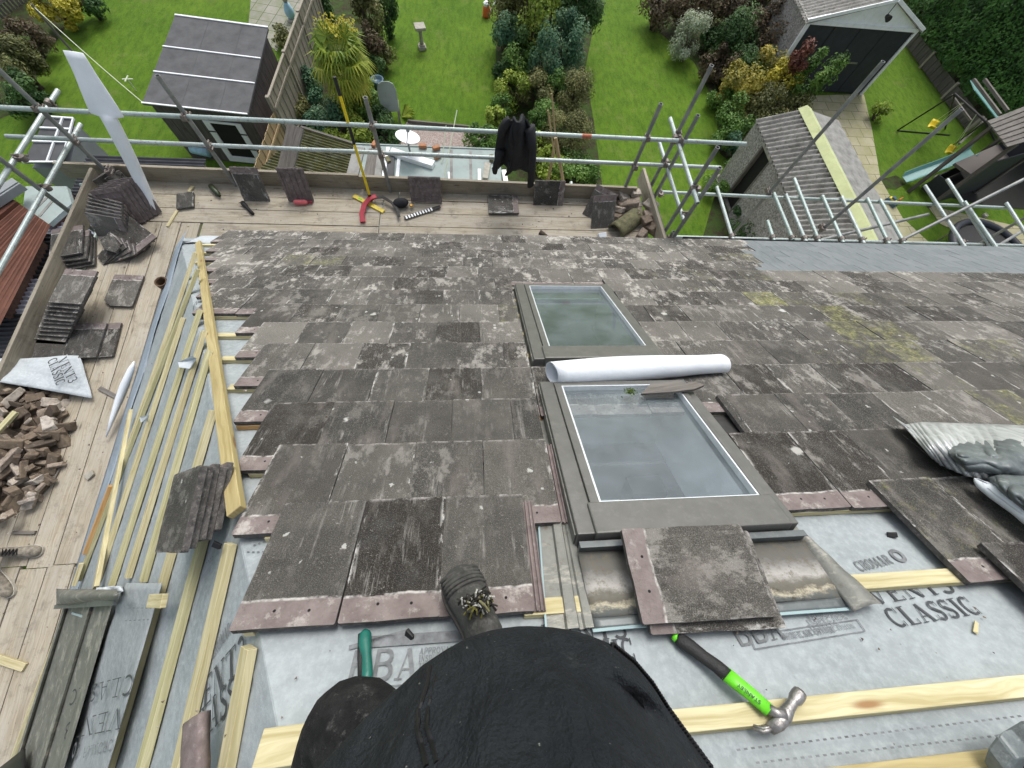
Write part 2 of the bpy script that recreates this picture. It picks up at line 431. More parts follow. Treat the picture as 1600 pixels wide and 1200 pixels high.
        if silver:
            c = b.mix(b.ramp(b.noise(b.map(p, (1.6, 8, 1)), 1.0, 5, 0.7), [(0.42, 0.0), (0.68, silver[1])]), c, silver[0])
            c = b.mix(b.ramp(b.noise(b.pos(), 26, 5, 0.75), [(0.60, 0.0), (0.72, 0.7)]), c, (0.08, 0.07, 0.06))
            c = b.mix(b.ramp(b.noise(b.pos(), 5, 6, 0.75), [(0.53, 0.0), (0.70, 0.6)]), c, (0.115, 0.10, 0.08))
        b.bump(gr, bumps, 0.003)
        return b.out(c)
    MT['batten'] = timber('treated_batten', (0.40, 0.345, 0.175), (0.645, 0.595, 0.385), (0.28, 0.16, 0.07))
    MT['batteng'] = timber('green_treated_batten', (0.37, 0.345, 0.175), (0.60, 0.565, 0.35), (0.24, 0.16, 0.08))
    MT['battenor'] = timber('orange_batten', (0.42, 0.235, 0.085), (0.58, 0.37, 0.17), (0.22, 0.11, 0.05))
    MT['plank'] = timber('hip_timber', (0.33, 0.265, 0.115), (0.47, 0.395, 0.20), (0.22, 0.13, 0.05))
    MT['board'] = timber('scaffold_board_wood', (0.275, 0.238, 0.175), (0.46, 0.41, 0.315), (0.12, 0.095, 0.07), 0.85, 90, ((0.43, 0.405, 0.35), 0.7), 0.45)
    MT['toe'] = timber('toe_board_wood', (0.20, 0.175, 0.13), (0.325, 0.29, 0.225), (0.12, 0.09, 0.07), 0.88, 80, ((0.32, 0.30, 0.245), 0.6), 0.45)
    MT['oldwood'] = timber('old_grey_timber', (0.10, 0.09, 0.08), (0.2, 0.185, 0.165), (0.06, 0.05, 0.045), 0.9, 80, ((0.24, 0.23, 0.21), 0.5), 0.4)
    MT['fence'] = timber('fence_wood', (0.24, 0.215, 0.165), (0.40, 0.365, 0.29), (0.09, 0.07, 0.05), 0.9, 60, ((0.31, 0.29, 0.25), 0.6), 0.4)
    MT['fencenew'] = timber('newer_fence_wood', (0.30, 0.22, 0.12), (0.44, 0.34, 0.2), (0.16, 0.1, 0.06), 0.9, 60)
    MT['shedwood'] = timber('shed_cladding', (0.075, 0.066, 0.062), (0.15, 0.135, 0.125), (0.04, 0.035, 0.03), 0.85, 40)
    # metals
    b = NB('galvanised_tube', 0.5, 0.35, 0.5); uv = b.uv(); rn = b.attr('rnd')
    p = b.vadd(b.pos(), b.comb(b.math('MULTIPLY', rn, 9.0), 0, 0))
    c = b.mix(b.ramp(b.noise(p, 3, 5, 0.7), [(0.35, 0.0), (0.7, 1.0)]), (0.31, 0.365, 0.355), (0.48, 0.54, 0.53))
    c = b.mix(b.ramp(rn, [(0.2, 0.0), (0.9, 0.5)]), c, (0.30, 0.42, 0.38))
    c = b.mix(b.ramp(b.noise(p, 28, 5, 0.75), [(0.55, 0.0), (0.64, 0.8)]), c, (0.20, 0.17, 0.135))
    c = b.mix(b.ramp(b.noise(b.vadd(p, (5.0, 2.0, 1.0)), 60, 5, 0.75), [(0.60, 0.0), (0.68, 0.8)]), c, (0.70, 0.70, 0.67))
    c = b.mix(b.ramp(b.noise(p, 9, 6, 0.8), [(0.62, 0.0), (0.75, 0.8)]), c, (0.68, 0.70, 0.68))
    b.bump(b.noise(p, 90, 4), 0.2, 0.003)
    MT['tube'] = b.out(c)
    b = NB('dull_tube', 0.55, 0.4, 0.5); p = b.pos()
    c = b.mix(b.ramp(b.noise(p, 5, 5, 0.7), [(0.35, 0.0), (0.7, 1.0)]), (0.17, 0.18, 0.18), (0.32, 0.33, 0.32))
    c = b.mix(b.ramp(b.noise(p, 22, 5, 0.75), [(0.58, 0.0), (0.70, 0.6)]), c, (0.13, 0.10, 0.08))
    MT['tubedull'] = b.out(c)
    MT['coupler'] = simple('coupler_steel', (0.20, 0.18, 0.165), 0.6, 0.5, 0.4, 60, 0.3, 120, dirt=((0.22, 0.10, 0.05), 0.7))
    MT['rustband'] = simple('rusty_paint_band', (0.40, 0.14, 0.08), 0.7, 0.1, 0.3, 40, 0.2, 120)
    MT['alu'] = simple('window_grey_aluminium', (0.125, 0.125, 0.114), 0.42, 0.25, 0.12, 12, 0.06, 60, dirt=((0.20, 0.20, 0.18), 0.4))
    MT['aludark'] = simple('window_dark_seal', (0.028, 0.028, 0.027), 0.6, 0.0, 0.3, 30, 0.1, 60)
    MT['alulight'] = simple('window_bead', (0.62, 0.66, 0.68), 0.35, 0.2, 0.08, 30, 0.0)
    b = NB('flashing_metal', 0.55, 0.25, 0.4); p = b.pos()
    c = b.mix(b.ramp(b.noise(p, 6, 5, 0.7), [(0.3, 0.0), (0.7, 1.0)]), (0.125, 0.13, 0.117), (0.215, 0.218, 0.195))
    c = b.mix(b.ramp(b.noise(b.map(p, (3, 11, 11)), 1.0, 6, 0.75), [(0.52, 0.0), (0.68, 0.85)]), c, (0.42, 0.40, 0.345))
    c = b.mix(b.ramp(b.noise(p, 16, 6, 0.75), [(0.55, 0.0), (0.72, 0.8)]), c, (0.085, 0.07, 0.045))
    b.bump(b.noise(p, 30, 5, 0.7), 0.4, 0.006)
    MT['flash'] = b.out(c)
    b = NB('apron_stained_metal', 0.85, 0.0, 0.25); p = b.pos(); U_, V_, _z = b.sep(b.uv())
    vv = b.math('ADD', V_, b.math('MULTIPLY', b.math('SUBTRACT', b.noise(b.map(p, (9, 14, 14)), 1.0, 6, 0.75), 0.5), 0.42))
    c = b.ramp(vv, [(0.02, (0.085, 0.085, 0.075)), (0.16, (0.115, 0.112, 0.098)), (0.30, (0.125, 0.122, 0.11)), (0.45, (0.24, 0.235, 0.22)), (0.60, (0.36, 0.35, 0.325)), (0.70, (0.15, 0.145, 0.125)), (0.80, (0.115, 0.11, 0.09)), (0.86, (0.42, 0.385, 0.29)), (0.92, (0.10, 0.11, 0.105))])
    c = b.mix(b.ramp(b.noise(p, 26, 6, 0.8), [(0.50, 0.0), (0.64, 0.85)]), c, (0.13, 0.115, 0.085))
    c = b.mix(b.ramp(b.noise(b.vadd(p, (3.0, 1.0, 2.0)), 9, 6, 0.75), [(0.60, 0.0), (0.66, 0.9)]), c, (0.05, 0.04, 0.025))
    b.bump(b.noise(p, 40, 5, 0.7), 0.5, 0.006)
    MT['apronm'] = b.out(c)
    MT['flashclean'] = simple('flashing_clean', (0.125, 0.14, 0.14), 0.45, 0.35, 0.15, 9, 0.1, 40, dirt=((0.26, 0.27, 0.26), 0.4))
    MT['flashedge'] = simple('flashing_cut_edge', (0.36, 0.48, 0.50), 0.45, 0.2, 0.1, 9, 0.05, 40)
    b = NB('weathered_lead', 0.5, 0.3, 0.5); p = b.pos()
    c = b.mix(b.ramp(b.noise(p, 7, 6, 0.75), [(0.35, 0.0), (0.68, 1.0)]), (0.075, 0.09, 0.092), (0.20, 0.225, 0.225))
    c = b.mix(b.ramp(b.noise(p, 21, 6, 0.75), [(0.57, 0.0), (0.72, 0.6)]), c, (0.40, 0.43, 0.42))
    b.bump(b.noise(p, 20, 5, 0.7), 0.4, 0.008)
    MT['lead'] = b.out(c)
    b = NB('pale_lead', 0.42, 0.35, 0.5); p = b.pos()
    c = b.mix(b.ramp(b.noise(b.map(p, (26, 4, 4), rot=(0, 0, 0.25)), 1.0, 5, 0.7), [(0.35, 0.0), (0.66, 1.0)]), (0.34, 0.355, 0.35), (0.62, 0.64, 0.63))
    b.bump(b.noise(b.map(p, (40, 5, 5), rot=(0, 0, 0.25)), 1.0, 4), 0.4, 0.006)
    MT['leadpale'] = b.out(c)
    # glass
    b = NB('window_glass', 0.03); nt = b.nt; out = nt.nodes['Material Output']
    tr = b.n('ShaderNodeBsdfTransparent'); b.set(tr.inputs[0], (0.80, 0.86, 0.87)); gl = b.n('ShaderNodeBsdfGlossy'); b.set(gl.inputs['Color'], (1, 1, 1)); gl.inputs['Roughness'].default_value = 0.03
    fr = b.n('ShaderNodeFresnel'); fr.inputs[0].default_value = 1.55; mx = b.n('ShaderNodeMixShader')
    df = b.n('ShaderNodeBsdfDiffuse'); b.set(df.inputs[0], (0.40, 0.48, 0.52)); mx2 = b.n('ShaderNodeMixShader')  # bluish film: dirt plus painted sky haze that brightens the panes
    b.set(mx.inputs[0], b.math('MULTIPLY', fr.outputs[0], 1.15, clamp=True)); nt.links.new(tr.outputs[0], mx.inputs[1]); nt.links.new(gl.outputs[0], mx.inputs[2])
    b.set(mx2.inputs[0], b.ramp(b.noise(b.pos(), 4, 6, 0.75), [(0.35, 0.13), (0.75, 0.30)])); nt.links.new(mx.outputs[0], mx2.inputs[1]); nt.links.new(df.outputs[0], mx2.inputs[2])
    nt.links.new(mx2.outputs[0], out.inputs[0]); MT['glass'] = b.m
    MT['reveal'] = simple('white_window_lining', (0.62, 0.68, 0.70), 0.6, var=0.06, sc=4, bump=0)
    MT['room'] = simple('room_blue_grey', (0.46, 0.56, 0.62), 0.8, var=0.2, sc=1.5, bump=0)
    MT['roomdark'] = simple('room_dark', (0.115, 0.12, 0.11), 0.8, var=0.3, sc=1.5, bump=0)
    MT['bedding'] = simple('bedding_cloth', (0.52, 0.58, 0.62), 0.9, var=0.12, sc=3, bump=0.2, bsc=9)
    # fabrics & plastics
    b = NB('black_fleece_cloth', 0.95, 0, 0.25); p = b.pos()
    c = b.mix(b.ramp(b.noise(p, 6, 5, 0.7), [(0.35, 0.0), (0.7, 1.0)]), (0.0095, 0.012, 0.0145), (0.021, 0.025, 0.029))
    c = b.mix(b.ramp(b.noise(p, 13, 6, 0.8), [(0.56, 0.0), (0.76, 0.6)]), c, (0.06, 0.066, 0.066))
    c = b.mix(b.ramp(b.noise(p, 85, 3, 0.6), [(0.715, 0.0), (0.745, 0.8)]), c, (0.25, 0.26, 0.23))
    b.bump(b.math('ADD', b.math('MULTIPLY', b.noise(b.map(p, (9, 5, 5), rot=(0, 0, .6)), 1.6, 5, 0.6, 0.6), 9.0), b.noise(p, 240, 3)), 0.6, 0.014)
    MT['fleececloth'] = b.out(c)
    b = NB('dusty_work_trousers', 0.95, 0, 0.25); p = b.pos()
    c = b.mix(b.ramp(b.noise(p, 9, 6, 0.75), [(0.40, 0.0), (0.70, 1.0)]), (0.008, 0.008, 0.009), (0.034, 0.034, 0.034))
    c = b.mix(b.ramp(b.noise(p, 34, 5, 0.8), [(0.57, 0.0), (0.75, 0.7)]), c, (0.13, 0.13, 0.125))
    b.bump(b.math('ADD', b.math('MULTIPLY', b.noise(p, 11, 4), 5.0), b.noise(p, 400, 2)), 0.5, 0.01)
    MT['trouser'] = b.out(c)
    MT['jacket'] = simple('black_jacket_cloth', (0.012, 0.013, 0.016), 0.8, var=0.4, sc=9, bump=0.5, bsc=22)
    MT['zip'] = simple('black_zip', (0.008, 0.008, 0.009), 0.5, var=0.3, sc=9, bump=0)
    MT['boot'] = simple('dusty_boot_leather', (0.050, 0.050, 0.046), 0.85, var=0.45, sc=22, bump=0.5, bsc=80, dirt=((0.15, 0.145, 0.13), 0.6))
    MT['sole'] = simple('boot_sole', (0.03, 0.028, 0.026), 0.8, var=0.4, sc=30, bump=0.3)
    b = NB('muddy_laces', 0.9, 0, 0.2); MT['lace'] = b.out(b.ramp(b.attr('rnd'), [(0.0, (0.012, 0.012, 0.011)), (0.52, (0.035, 0.034, 0.03)), (0.58, (0.10, 0.095, 0.02)), (0.76, (0.15, 0.14, 0.04)), (0.82, (0.30, 0.30, 0.28)), (1.0, (0.4, 0.4, 0.38))]))
    MT['trainer'] = simple('grey_brown_shoe', (0.20, 0.18, 0.145), 0.9, var=0.5, sc=30, bump=0.5, bsc=60)
    MT['shoepale'] = simple('shoe_pale_sole', (0.42, 0.40, 0.35), 0.8, var=0.2, sc=30, bump=0.2)
    MT['skin'] = simple('skin', (0.50, 0.30, 0.22), 0.55, var=0.08, sc=20, bump=0.1, bsc=120)
    MT['hair'] = simple('brown_hair', (0.05, 0.03, 0.02), 0.7, var=0.4, sc=60, bump=0.6, bsc=160)
    MT['black'] = simple('black_rubber', (0.018, 0.018, 0.018), 0.6, var=0.3, sc=40, bump=0.3, bsc=220)
    MT['lime'] = simple('lime_green_plastic', (0.13, 0.60, 0.02), 0.4, var=0.08, sc=20, bump=0.05, dirt=((0.09, 0.22, 0.03), 0.5))
    MT['steel'] = simple('worn_steel', (0.30, 0.29, 0.28), 0.4, 0.75, 0.3, 40, 0.25, 90, dirt=((0.14, 0.12, 0.10), 0.6))
    MT['teal'] = simple('teal_plastic', (0.01, 0.12, 0.09), 0.4, var=0.15, sc=20, bump=0.1)
    MT['yellow'] = simple('yellow_plastic', (0.78, 0.60, 0.02), 0.45, var=0.08, sc=20, bump=0.05, dirt=((0.4, 0.33, 0.1), 0.3))
    MT['yellowdull'] = simple('scuffed_yellow_paint', (0.60, 0.47, 0.06), 0.5, var=0.2, sc=20, bump=0.1, dirt=((0.2, 0.18, 0.1), 0.5))
    MT['red'] = simple('red_plastic', (0.32, 0.012, 0.03), 0.5, var=0.2, sc=20, bump=0.1)
    MT['pink'] = simple('pink_plastic', (0.72, 0.16, 0.17), 0.4, var=0.15, sc=20, bump=0.1)
    MT['darkgreen'] = simple('dark_green_can', (0.03, 0.045, 0.02), 0.4, var=0.3, sc=20, bump=0.1)
    MT['gold'] = simple('brass_clip', (0.42, 0.25, 0.06), 0.4, 0.6, 0.2, 20, 0.1)
    MT['clay'] = simple('brown_soil_pipe', (0.095, 0.058, 0.03), 0.7, var=0.4, sc=20, bump=0.3)
    MT['mossy'] = simple('mossy_concrete', (0.13, 0.125, 0.065), 0.95, var=0.5, sc=14, bump=0.6, bsc=40, dirt=((0.30, 0.28, 0.22), 0.6))
    MT['moss'] = simple('green_moss', (0.10, 0.15, 0.02), 0.95, var=0.5, sc=60, bump=0.8, bsc=120)
    # rubble with per-piece tone
    b = NB('rubble_fired', 0.9, 0, 0.3); p = b.vadd(b.obj(), b.comb(b.math('MULTIPLY', b.attr('rnd'), 21.0), 0, 0)); rn = b.attr('rnd')
    c = b.ramp(rn, [(0.0, (0.07, 0.055, 0.042)), (0.3, (0.15, 0.115, 0.082)), (0.6, (0.235, 0.185, 0.135)), (0.8, (0.30, 0.25, 0.20)), (0.92, (0.42, 0.37, 0.31)), (1.0, (0.46, 0.42, 0.37))])
    c = b.mix(b.ramp(b.noise(p, 26, 5, 0.7), [(0.42, 0.0), (0.7, 0.65)]), c, (0.05, 0.042, 0.035))
    c = b.mix(b.ramp(b.noise(p, 60, 4, 0.7), [(0.6, 0.0), (0.72, 0.5)]), c, (0.38, 0.34, 0.29))
    b.bump(b.noise(p, 70, 4, 0.7), 0.5, 0.006)
    MT['rubble'] = b.out(c)
    # ground
    b = NB('mown_grass', 0.95, 0, 0.2); p = b.pos()
    c = b.mix(b.ramp(b.noise(p, 0.45, 5, 0.65), [(0.32, 0.0), (0.68, 1.0)]), (0.092, 0.20, 0.010), (0.165, 0.285, 0.024))
    c = b.mix(b.ramp(b.noise(b.map(p, (6, 2.2, 5)), 1.0, 6, 0.75), [(0.42, 0.0), (0.66, 0.75)]), c, (0.045, 0.115, 0.007))
    c = b.mix(b.ramp(b.noise(p, 26, 4, 0.8), [(0.50, 0.0), (0.66, 0.8)]), c, (0.165, 0.26, 0.04))
    c = b.mix(b.ramp(b.noise(p, 1.1, 6, 0.75), [(0.55, 0.0), (0.72, 0.55)]), c, (0.23, 0.26, 0.08))
    b.bump(b.noise(p, 40, 4, 0.8), 1.0, 0.06)
    MT['grass'] = b.out(c)
    b = NB('grass_blade', 0.8, 0, 0.25); rn = b.attr('rnd')
    c = b.ramp(rn, [(0.0, (0.028, 0.075, 0.006)), (0.5, (0.065, 0.135, 0.012)), (0.9, (0.11, 0.18, 0.025)), (1.0, (0.2, 0.22, 0.07))])
    MT['blade'] = b.out(c)
    b = NB('bed_soil', 0.95, 0, 0.2); p = b.pos()
    c = b.mix(b.ramp(b.noise(p, 5, 6, 0.75), [(0.35, 0.0), (0.7, 1.0)]), (0.030, 0.026, 0.015), (0.075, 0.066, 0.038))
    c = b.mix(b.ramp(b.noise(p, 3, 5, 0.7), [(0.42, 0.0), (0.58, 0.9)]), c, (0.05, 0.095, 0.018))
    b.bump(b.noise(p, 30, 5, 0.8), 0.9, 0.05)
    MT['soil'] = b.out(c)
    b = NB('gravel', 0.95, 0, 0.2); p = b.pos()
    vc = b.voro(p, 38, 'Color'); vr, vg, _ = b.sep(vc)
    c = b.mix(vr, (0.20, 0.16, 0.14), (0.46, 0.41, 0.38)); c = b.mix(b.math('MULTIPLY', vg, 0.4), c, (0.32, 0.22, 0.19))
    b.bump(b.voro(p, 38), 0.7, 0.02)
    MT['gravel'] = b.out(c)
    def paving(name, c0, c1, w, h, joint, stain, rot=0.0):
        b = NB(name, 0.85, 0, 0.3); p = b.map(b.pos(), (1, 1, 1), rot=(0, 0, rot))
        k = b.n('ShaderNodeTexBrick'); b.set(k.inputs['Vector'], p); k.inputs['Scale'].default_value = 1.0
        k.inputs['Brick Width'].default_value = w; k.inputs['Row Height'].default_value = h; k.inputs['Mortar Size'].default_value = 0.012
        k.offset = 0.0 if w == h else 0.5
        b.set(k.inputs['Color1'], c0); b.set(k.inputs['Color2'], c1); b.set(k.inputs['Mortar'], joint)
        c = b.mix(b.ramp(b.noise(p, 1.6, 6, 0.7), [(0.42, 0.0), (0.7, 0.7)]), k.outputs['Color'], stain)
        c = b.mix(b.ramp(b.noise(p, 18, 5, 0.7), [(0.5, 0.0), (0.7, 0.4)]), c, tuple(x*0.6 for x in c0))
        b.bump(b.noise(p, 50, 4), 0.3, 0.01)
        return b.out(c)
    MT['paveyellow'] = paving('buff_paving', (0.40, 0.37, 0.25), (0.34, 0.315, 0.21), 0.6, 0.45, (0.13, 0.13, 0.06), (0.24, 0.25, 0.09))
    MT['pavegrey'] = paving('mossy_grey_paving', (0.30, 0.29, 0.25), (0.24, 0.235, 0.2), 0.45, 0.45, (0.06, 0.09, 0.02), (0.12, 0.16, 0.04), 0.2)
    MT['concrete'] = simple('old_concrete', (0.26, 0.25, 0.22), 0.9, var=0.3, sc=3, bump=0.3, bsc=30, dirt=((0.13, 0.12, 0.09), 0.6))
    # buildings
    MT['felt'] = simple('dark_roofing_felt', (0.088, 0.090, 0.093), 0.9, var=0.25, sc=3, bump=0.3, bsc=200, dirt=((0.11, 0.115, 0.11), 0.5))
    MT['feltgreen'] = simple('green_mineral_felt', (0.30, 0.36, 0.345), 0.85, var=0.10, sc=2, bump=0.2, bsc=160, dirt=((0.20, 0.235, 0.215), 0.5))
    MT['whitepaint'] = simple('white_paint', (0.80, 0.83, 0.84), 0.5, var=0.06, sc=4, bump=0.05, dirt=((0.50, 0.53, 0.50), 0.4))
    MT['greypaint'] = simple('grey_paint', (0.24, 0.26, 0.27), 0.6, var=0.12, sc=4, bump=0.05)
    MT['door'] = simple('dark_garage_door', (0.024, 0.028, 0.036), 0.55, var=0.2, sc=4, bump=0.05)
    b = NB('pebbledash', 0.95, 0, 0.2); p = b.pos()
    vr, vg, _ = b.sep(b.voro(p, 30, 'Color'))
    c = b.mix(vr, (0.20, 0.19, 0.175), (0.48, 0.46, 0.43)); c = b.mix(b.ramp(b.noise(p, 1.5, 5, 0.7), [(0.45, 0.0), (0.7, 0.5)]), c, (0.19, 0.19, 0.15))
    b.bump(b.voro(p, 30), 0.8, 0.02)
    MT['pebble'] = b.out(c)
    b = NB('old_cement_sheet', 0.92, 0, 0.2); p = b.pos()
    c = b.mix(b.ramp(b.noise(p, 3, 6, 0.75), [(0.35, 0.0), (0.68, 1.0)]), (0.17, 0.165, 0.15), (0.40, 0.39, 0.36))
    c = b.mix(b.ramp(b.noise(p, 9, 6, 0.8), [(0.52, 0.0), (0.68, 0.8)]), c, (0.10, 0.105, 0.06))
    c = b.mix(b.ramp(b.noise(p, 15, 4, 0.8), [(0.66, 0.0), (0.72, 0.9)]), c, (0.55, 0.55, 0.52))
    b.bump(b.noise(p, 40, 4), 0.4, 0.01)
    MT['cement'] = b.out(c)
    MT['cementgrey'] = simple('grey_cement_sheet', (0.225, 0.225, 0.21), 0.9, var=0.3, sc=4, bump=0.3, bsc=50, dirt=((0.36, 0.36, 0.34), 0.5))
    MT['ridgegreen'] = simple('lichen_green_ridge', (0.44, 0.48, 0.25), 0.85, var=0.12, sc=3, bump=0.2, bsc=40, dirt=((0.30, 0.34, 0.14), 0.5))
    MT['blackcorr'] = simple('black_corrugated', (0.035, 0.037, 0.042), 0.6, var=0.3, sc=5, bump=0.1)
    MT['clearcorr'] = simple('clear_corrugated', (0.42, 0.43, 0.50), 0.4, var=0.25, sc=5, bump=0.1)
    MT['redroof'] = simple('red_corrugated', (0.135, 0.056, 0.036), 0.8, var=0.25, sc=4, bump=0.2, dirt=((0.13, 0.055, 0.035), 0.6))
    MT['thatch'] = simple('mossy_corrugated', (0.085, 0.085, 0.03), 0.9, var=0.5, sc=3, bump=0.3, dirt=((0.25, 0.26, 0.2), 0.6))
    MT['brickdark'] = simple('dark_brick', (0.10, 0.055, 0.04), 0.9, var=0.3, sc=20, bump=0.3)
    MT['brick'] = simple('orange_brick', (0.36, 0.17, 0.085), 0.85, var=0.2, sc=20, bump=0.3)
    MT['wallrender'] = simple('cream_render', (0.48, 0.45, 0.39), 0.9, var=0.1, sc=2, bump=0.2)
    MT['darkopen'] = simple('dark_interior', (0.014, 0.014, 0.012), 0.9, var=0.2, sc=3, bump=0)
    MT['slide'] = simple('pale_teal_plastic', (0.20, 0.40, 0.38), 0.4, var=0.08, sc=4, bump=0, dirt=((0.14, 0.24, 0.2), 0.3))
    MT['blue'] = simple('blue_glazed_pot', (0.06, 0.12, 0.17), 0.35, var=0.2, sc=10, bump=0)
    MT['lightblue'] = simple('pale_blue_paint', (0.36, 0.58, 0.70), 0.5, var=0.15, sc=10, bump=0)
    MT['orange'] = simple('orange_plastic', (0.62, 0.13, 0.03), 0.5, var=0.1, sc=10, bump=0)
    MT['stone'] = simple('pale_garden_stone', (0.36, 0.345, 0.29), 0.9, var=0.25, sc=9, bump=0.4, bsc=40)
    MT['wire'] = simple('pale_cord', (0.55, 0.60, 0.45), 0.7, var=0.1, bump=0)
    # foliage
    def leaf(name, cols, tr=0.25, ro=0.55):
        b = NB(name, ro, 0, 0.3); rn = b.attr('rnd'); n = len(cols)
        c = b.ramp(rn, [(i/(n-1), q) for i, q in enumerate(cols)])
        s = b.n('ShaderNodeBsdfTranslucent'); b.set(s.inputs['Color'], c)
        mx = b.n('ShaderNodeMixShader'); mx.inputs[0].default_value = tr
        out = b.nt.nodes['Material Output']
        b.nt.links.new(b.p.outputs[0], mx.inputs[1]); b.nt.links.new(s.outputs[0], mx.inputs[2]); b.nt.links.new(mx.outputs[0], out.inputs[0])
        return b.out(c)
    MT['leafgreen'] = leaf('leaf_mid_green', [(0.026, 0.065, 0.013), (0.077, 0.164, 0.031), (0.152, 0.283, 0.055), (0.283, 0.413, 0.109)])
    MT['leafdark'] = leaf('leaf_dark_green', [(0.014, 0.037, 0.012), (0.032, 0.083, 0.023), (0.069, 0.150, 0.037), (0.138, 0.230, 0.069)])
    MT['leafhedge'] = leaf('leaf_hedge_green', [(0.014, 0.045, 0.009), (0.032, 0.104, 0.015), (0.063, 0.175, 0.027), (0.116, 0.257, 0.049)])
    MT['leafolive'] = leaf('leaf_olive', [(0.038, 0.046, 0.015), (0.106, 0.119, 0.038), (0.211, 0.221, 0.077), (0.365, 0.346, 0.143)])
    MT['leafyellow'] = leaf('leaf_yellow', [(0.096, 0.096, 0.013), (0.303, 0.288, 0.032), (0.576, 0.497, 0.056), (0.800, 0.736, 0.143)])
    MT['leaflime'] = leaf('leaf_lime', [(0.069, 0.122, 0.014), (0.191, 0.276, 0.035), (0.346, 0.449, 0.069), (0.553, 0.622, 0.138)])
    MT['leafgold'] = leaf('leaf_autumn_gold', [(0.077, 0.096, 0.018), (0.218, 0.211, 0.038), (0.410, 0.358, 0.058), (0.538, 0.371, 0.077)])
    MT['leafrust'] = leaf('leaf_rust_brown', [(0.033, 0.031, 0.015), (0.088, 0.068, 0.040), (0.154, 0.110, 0.066), (0.099, 0.121, 0.044)])
    MT['leafred'] = leaf('leaf_red', [(0.068, 0.025, 0.017), (0.170, 0.064, 0.043), (0.255, 0.111, 0.076)])
    MT['leafvar'] = leaf('leaf_variegated', [(0.081, 0.116, 0.058), (0.300, 0.358, 0.219), (0.520, 0.578, 0.427), (0.670, 0.716, 0.578)])
    MT['leafblue'] = leaf('leaf_blue_green', [(0.020, 0.061, 0.033), (0.061, 0.154, 0.082), (0.123, 0.246, 0.133), (0.266, 0.369, 0.205)])
    MT['palm'] = leaf('palm_frond', [(0.046, 0.103, 0.009), (0.138, 0.218, 0.021), (0.310, 0.356, 0.040), (0.575, 0.529, 0.092)])
    MT['bark'] = simple('bark', (0.075, 0.058, 0.042), 0.95, var=0.4, sc=14, bump=0.7, bsc=40)
materials()
# ------------------------------------------------------------------ lettering (condensed serif drawn as thick and thin strokes)
GL = {}
def arc(cx, cy, rx, ry, a0, a1, n=9):
    return [(cx + rx*math.cos(rad(a0+(a1-a0)*i/n)), cy + ry*math.sin(rad(a0+(a1-a0)*i/n))) for i in range(n+1)]
K, T_ = 0.17, 0.055
GL['V'] = (0.78, [([(0.12, 1), (0.40, 0)], K), ([(0.66, 1), (0.42, 0)], T_), ([(0, .97), (.27, .97)], T_), ([(.53, .97), (.78, .97)], T_)])
GL['E'] = (0.66, [([(0.16, 0), (0.16, 1)], K), ([(0, .03), (.6, .03)], T_), ([(0, .97), (.58, .97)], T_), ([(.2, .52), (.44, .52)], T_), ([(.58, 0), (.58, .25)], T_), ([(.56, 1), (.56, .78)], T_), ([(.44, .4), (.44, .64)], T_)])
GL['N'] = (0.80, [([(0.12, 0), (0.12, 1)], T_), ([(0.14, 1), (0.64, 0)], K), ([(0.66, 0), (0.66, 1)], T_), ([(0, .03), (.25, .03)], T_), ([(0, .97), (.2, .97)], T_), ([(.53, .97), (.8, .97)], T_)])
GL['T'] = (0.70, [([(0.35, 0), (0.35, 1)], K), ([(0, .97), (.7, .97)], T_), ([(.2, .03), (.5, .03)], T_), ([(.03, 1), (.03, .76)], T_), ([(.67, 1), (.67, .76)], T_)])
GL['3'] = (0.60, [(arc(.27, .74, .22, .23, 150, -80), .12), (arc(.27, .27, .26, .25, 80, -150), .14)])
GL['C'] = (0.70, [(arc(.36, .5, .29, .46, 55, 180), .13), (arc(.36, .5, .29, .46, 180, 305), .13), ([(.60, .68), (.60, 1)], T_), ([(.60, 0), (.60, .28)], T_)])
GL['L'] = (0.62, [([(0.16, 0), (0.16, 1)], K), ([(0, .03), (.58, .03)], T_), ([(0, .97), (.33, .97)], T_), ([(.56, 0), (.56, .28)], T_)])
GL['A'] = (0.80, [([(0.38, 1), (0.64, 0)], K), ([(0.38, 1), (0.12, 0)], T_), ([(.2, .32), (.55, .32)], T_), ([(0, .03), (.26, .03)], T_), ([(.5, .03), (.8, .03)], T_)])
GL['S'] = (0.58, [(arc(.29, .74, .21, .23, 40, 230), .12), (arc(.29, .26, .22, .23, 60, -140), .13), ([(.15, .62), (.44, .40)], K), ([(.49, .72), (.49, 1)], T_), ([(.07, 0), (.07, .28)], T_)])
GL['I'] = (0.36, [([(0.18, 0), (0.18, 1)], K), ([(0, .03), (.36, .03)], T_), ([(0, .97), (.36, .97)], T_)])
GL['B'] = (0.70, [([(0.12, 0), (0.12, 1)], .16), ([(.1, .95), (.4, .95)], .12), ([(.1, .52), (.42, .52)], .12), ([(.1, .05), (.42, .05)], .12), (arc(.40, .735, .2, .215, 90, -90), .15), (arc(.42, .285, .22, .235, 90, -90), .15)])
GL['R'] = (0.72, [([(0.14, 0), (0.14, 1)], .12), ([(.1, .96), (.4, .96)], T_), ([(.1, .5), (.4, .5)], T_), (arc(.38, .73, .22, .23, 90, -90), .12), ([(.36, .5), (.66, 0)], .14)])
GL['O'] = (0.76, [(arc(.38, .5, .31, .46, 0, 360, 20), .11)])
GL['M'] = (0.94, [([(.13, 0), (.13, 1)], T_), ([(.15, 1), (.46, .1)], .13), ([(.78, 1), (.46, .1)], T_), ([(.80, 0), (.80, 1)], .14), ([(0, .03), (.25, .03)], T_), ([(.66, .03), (.94, .03)], T_)])
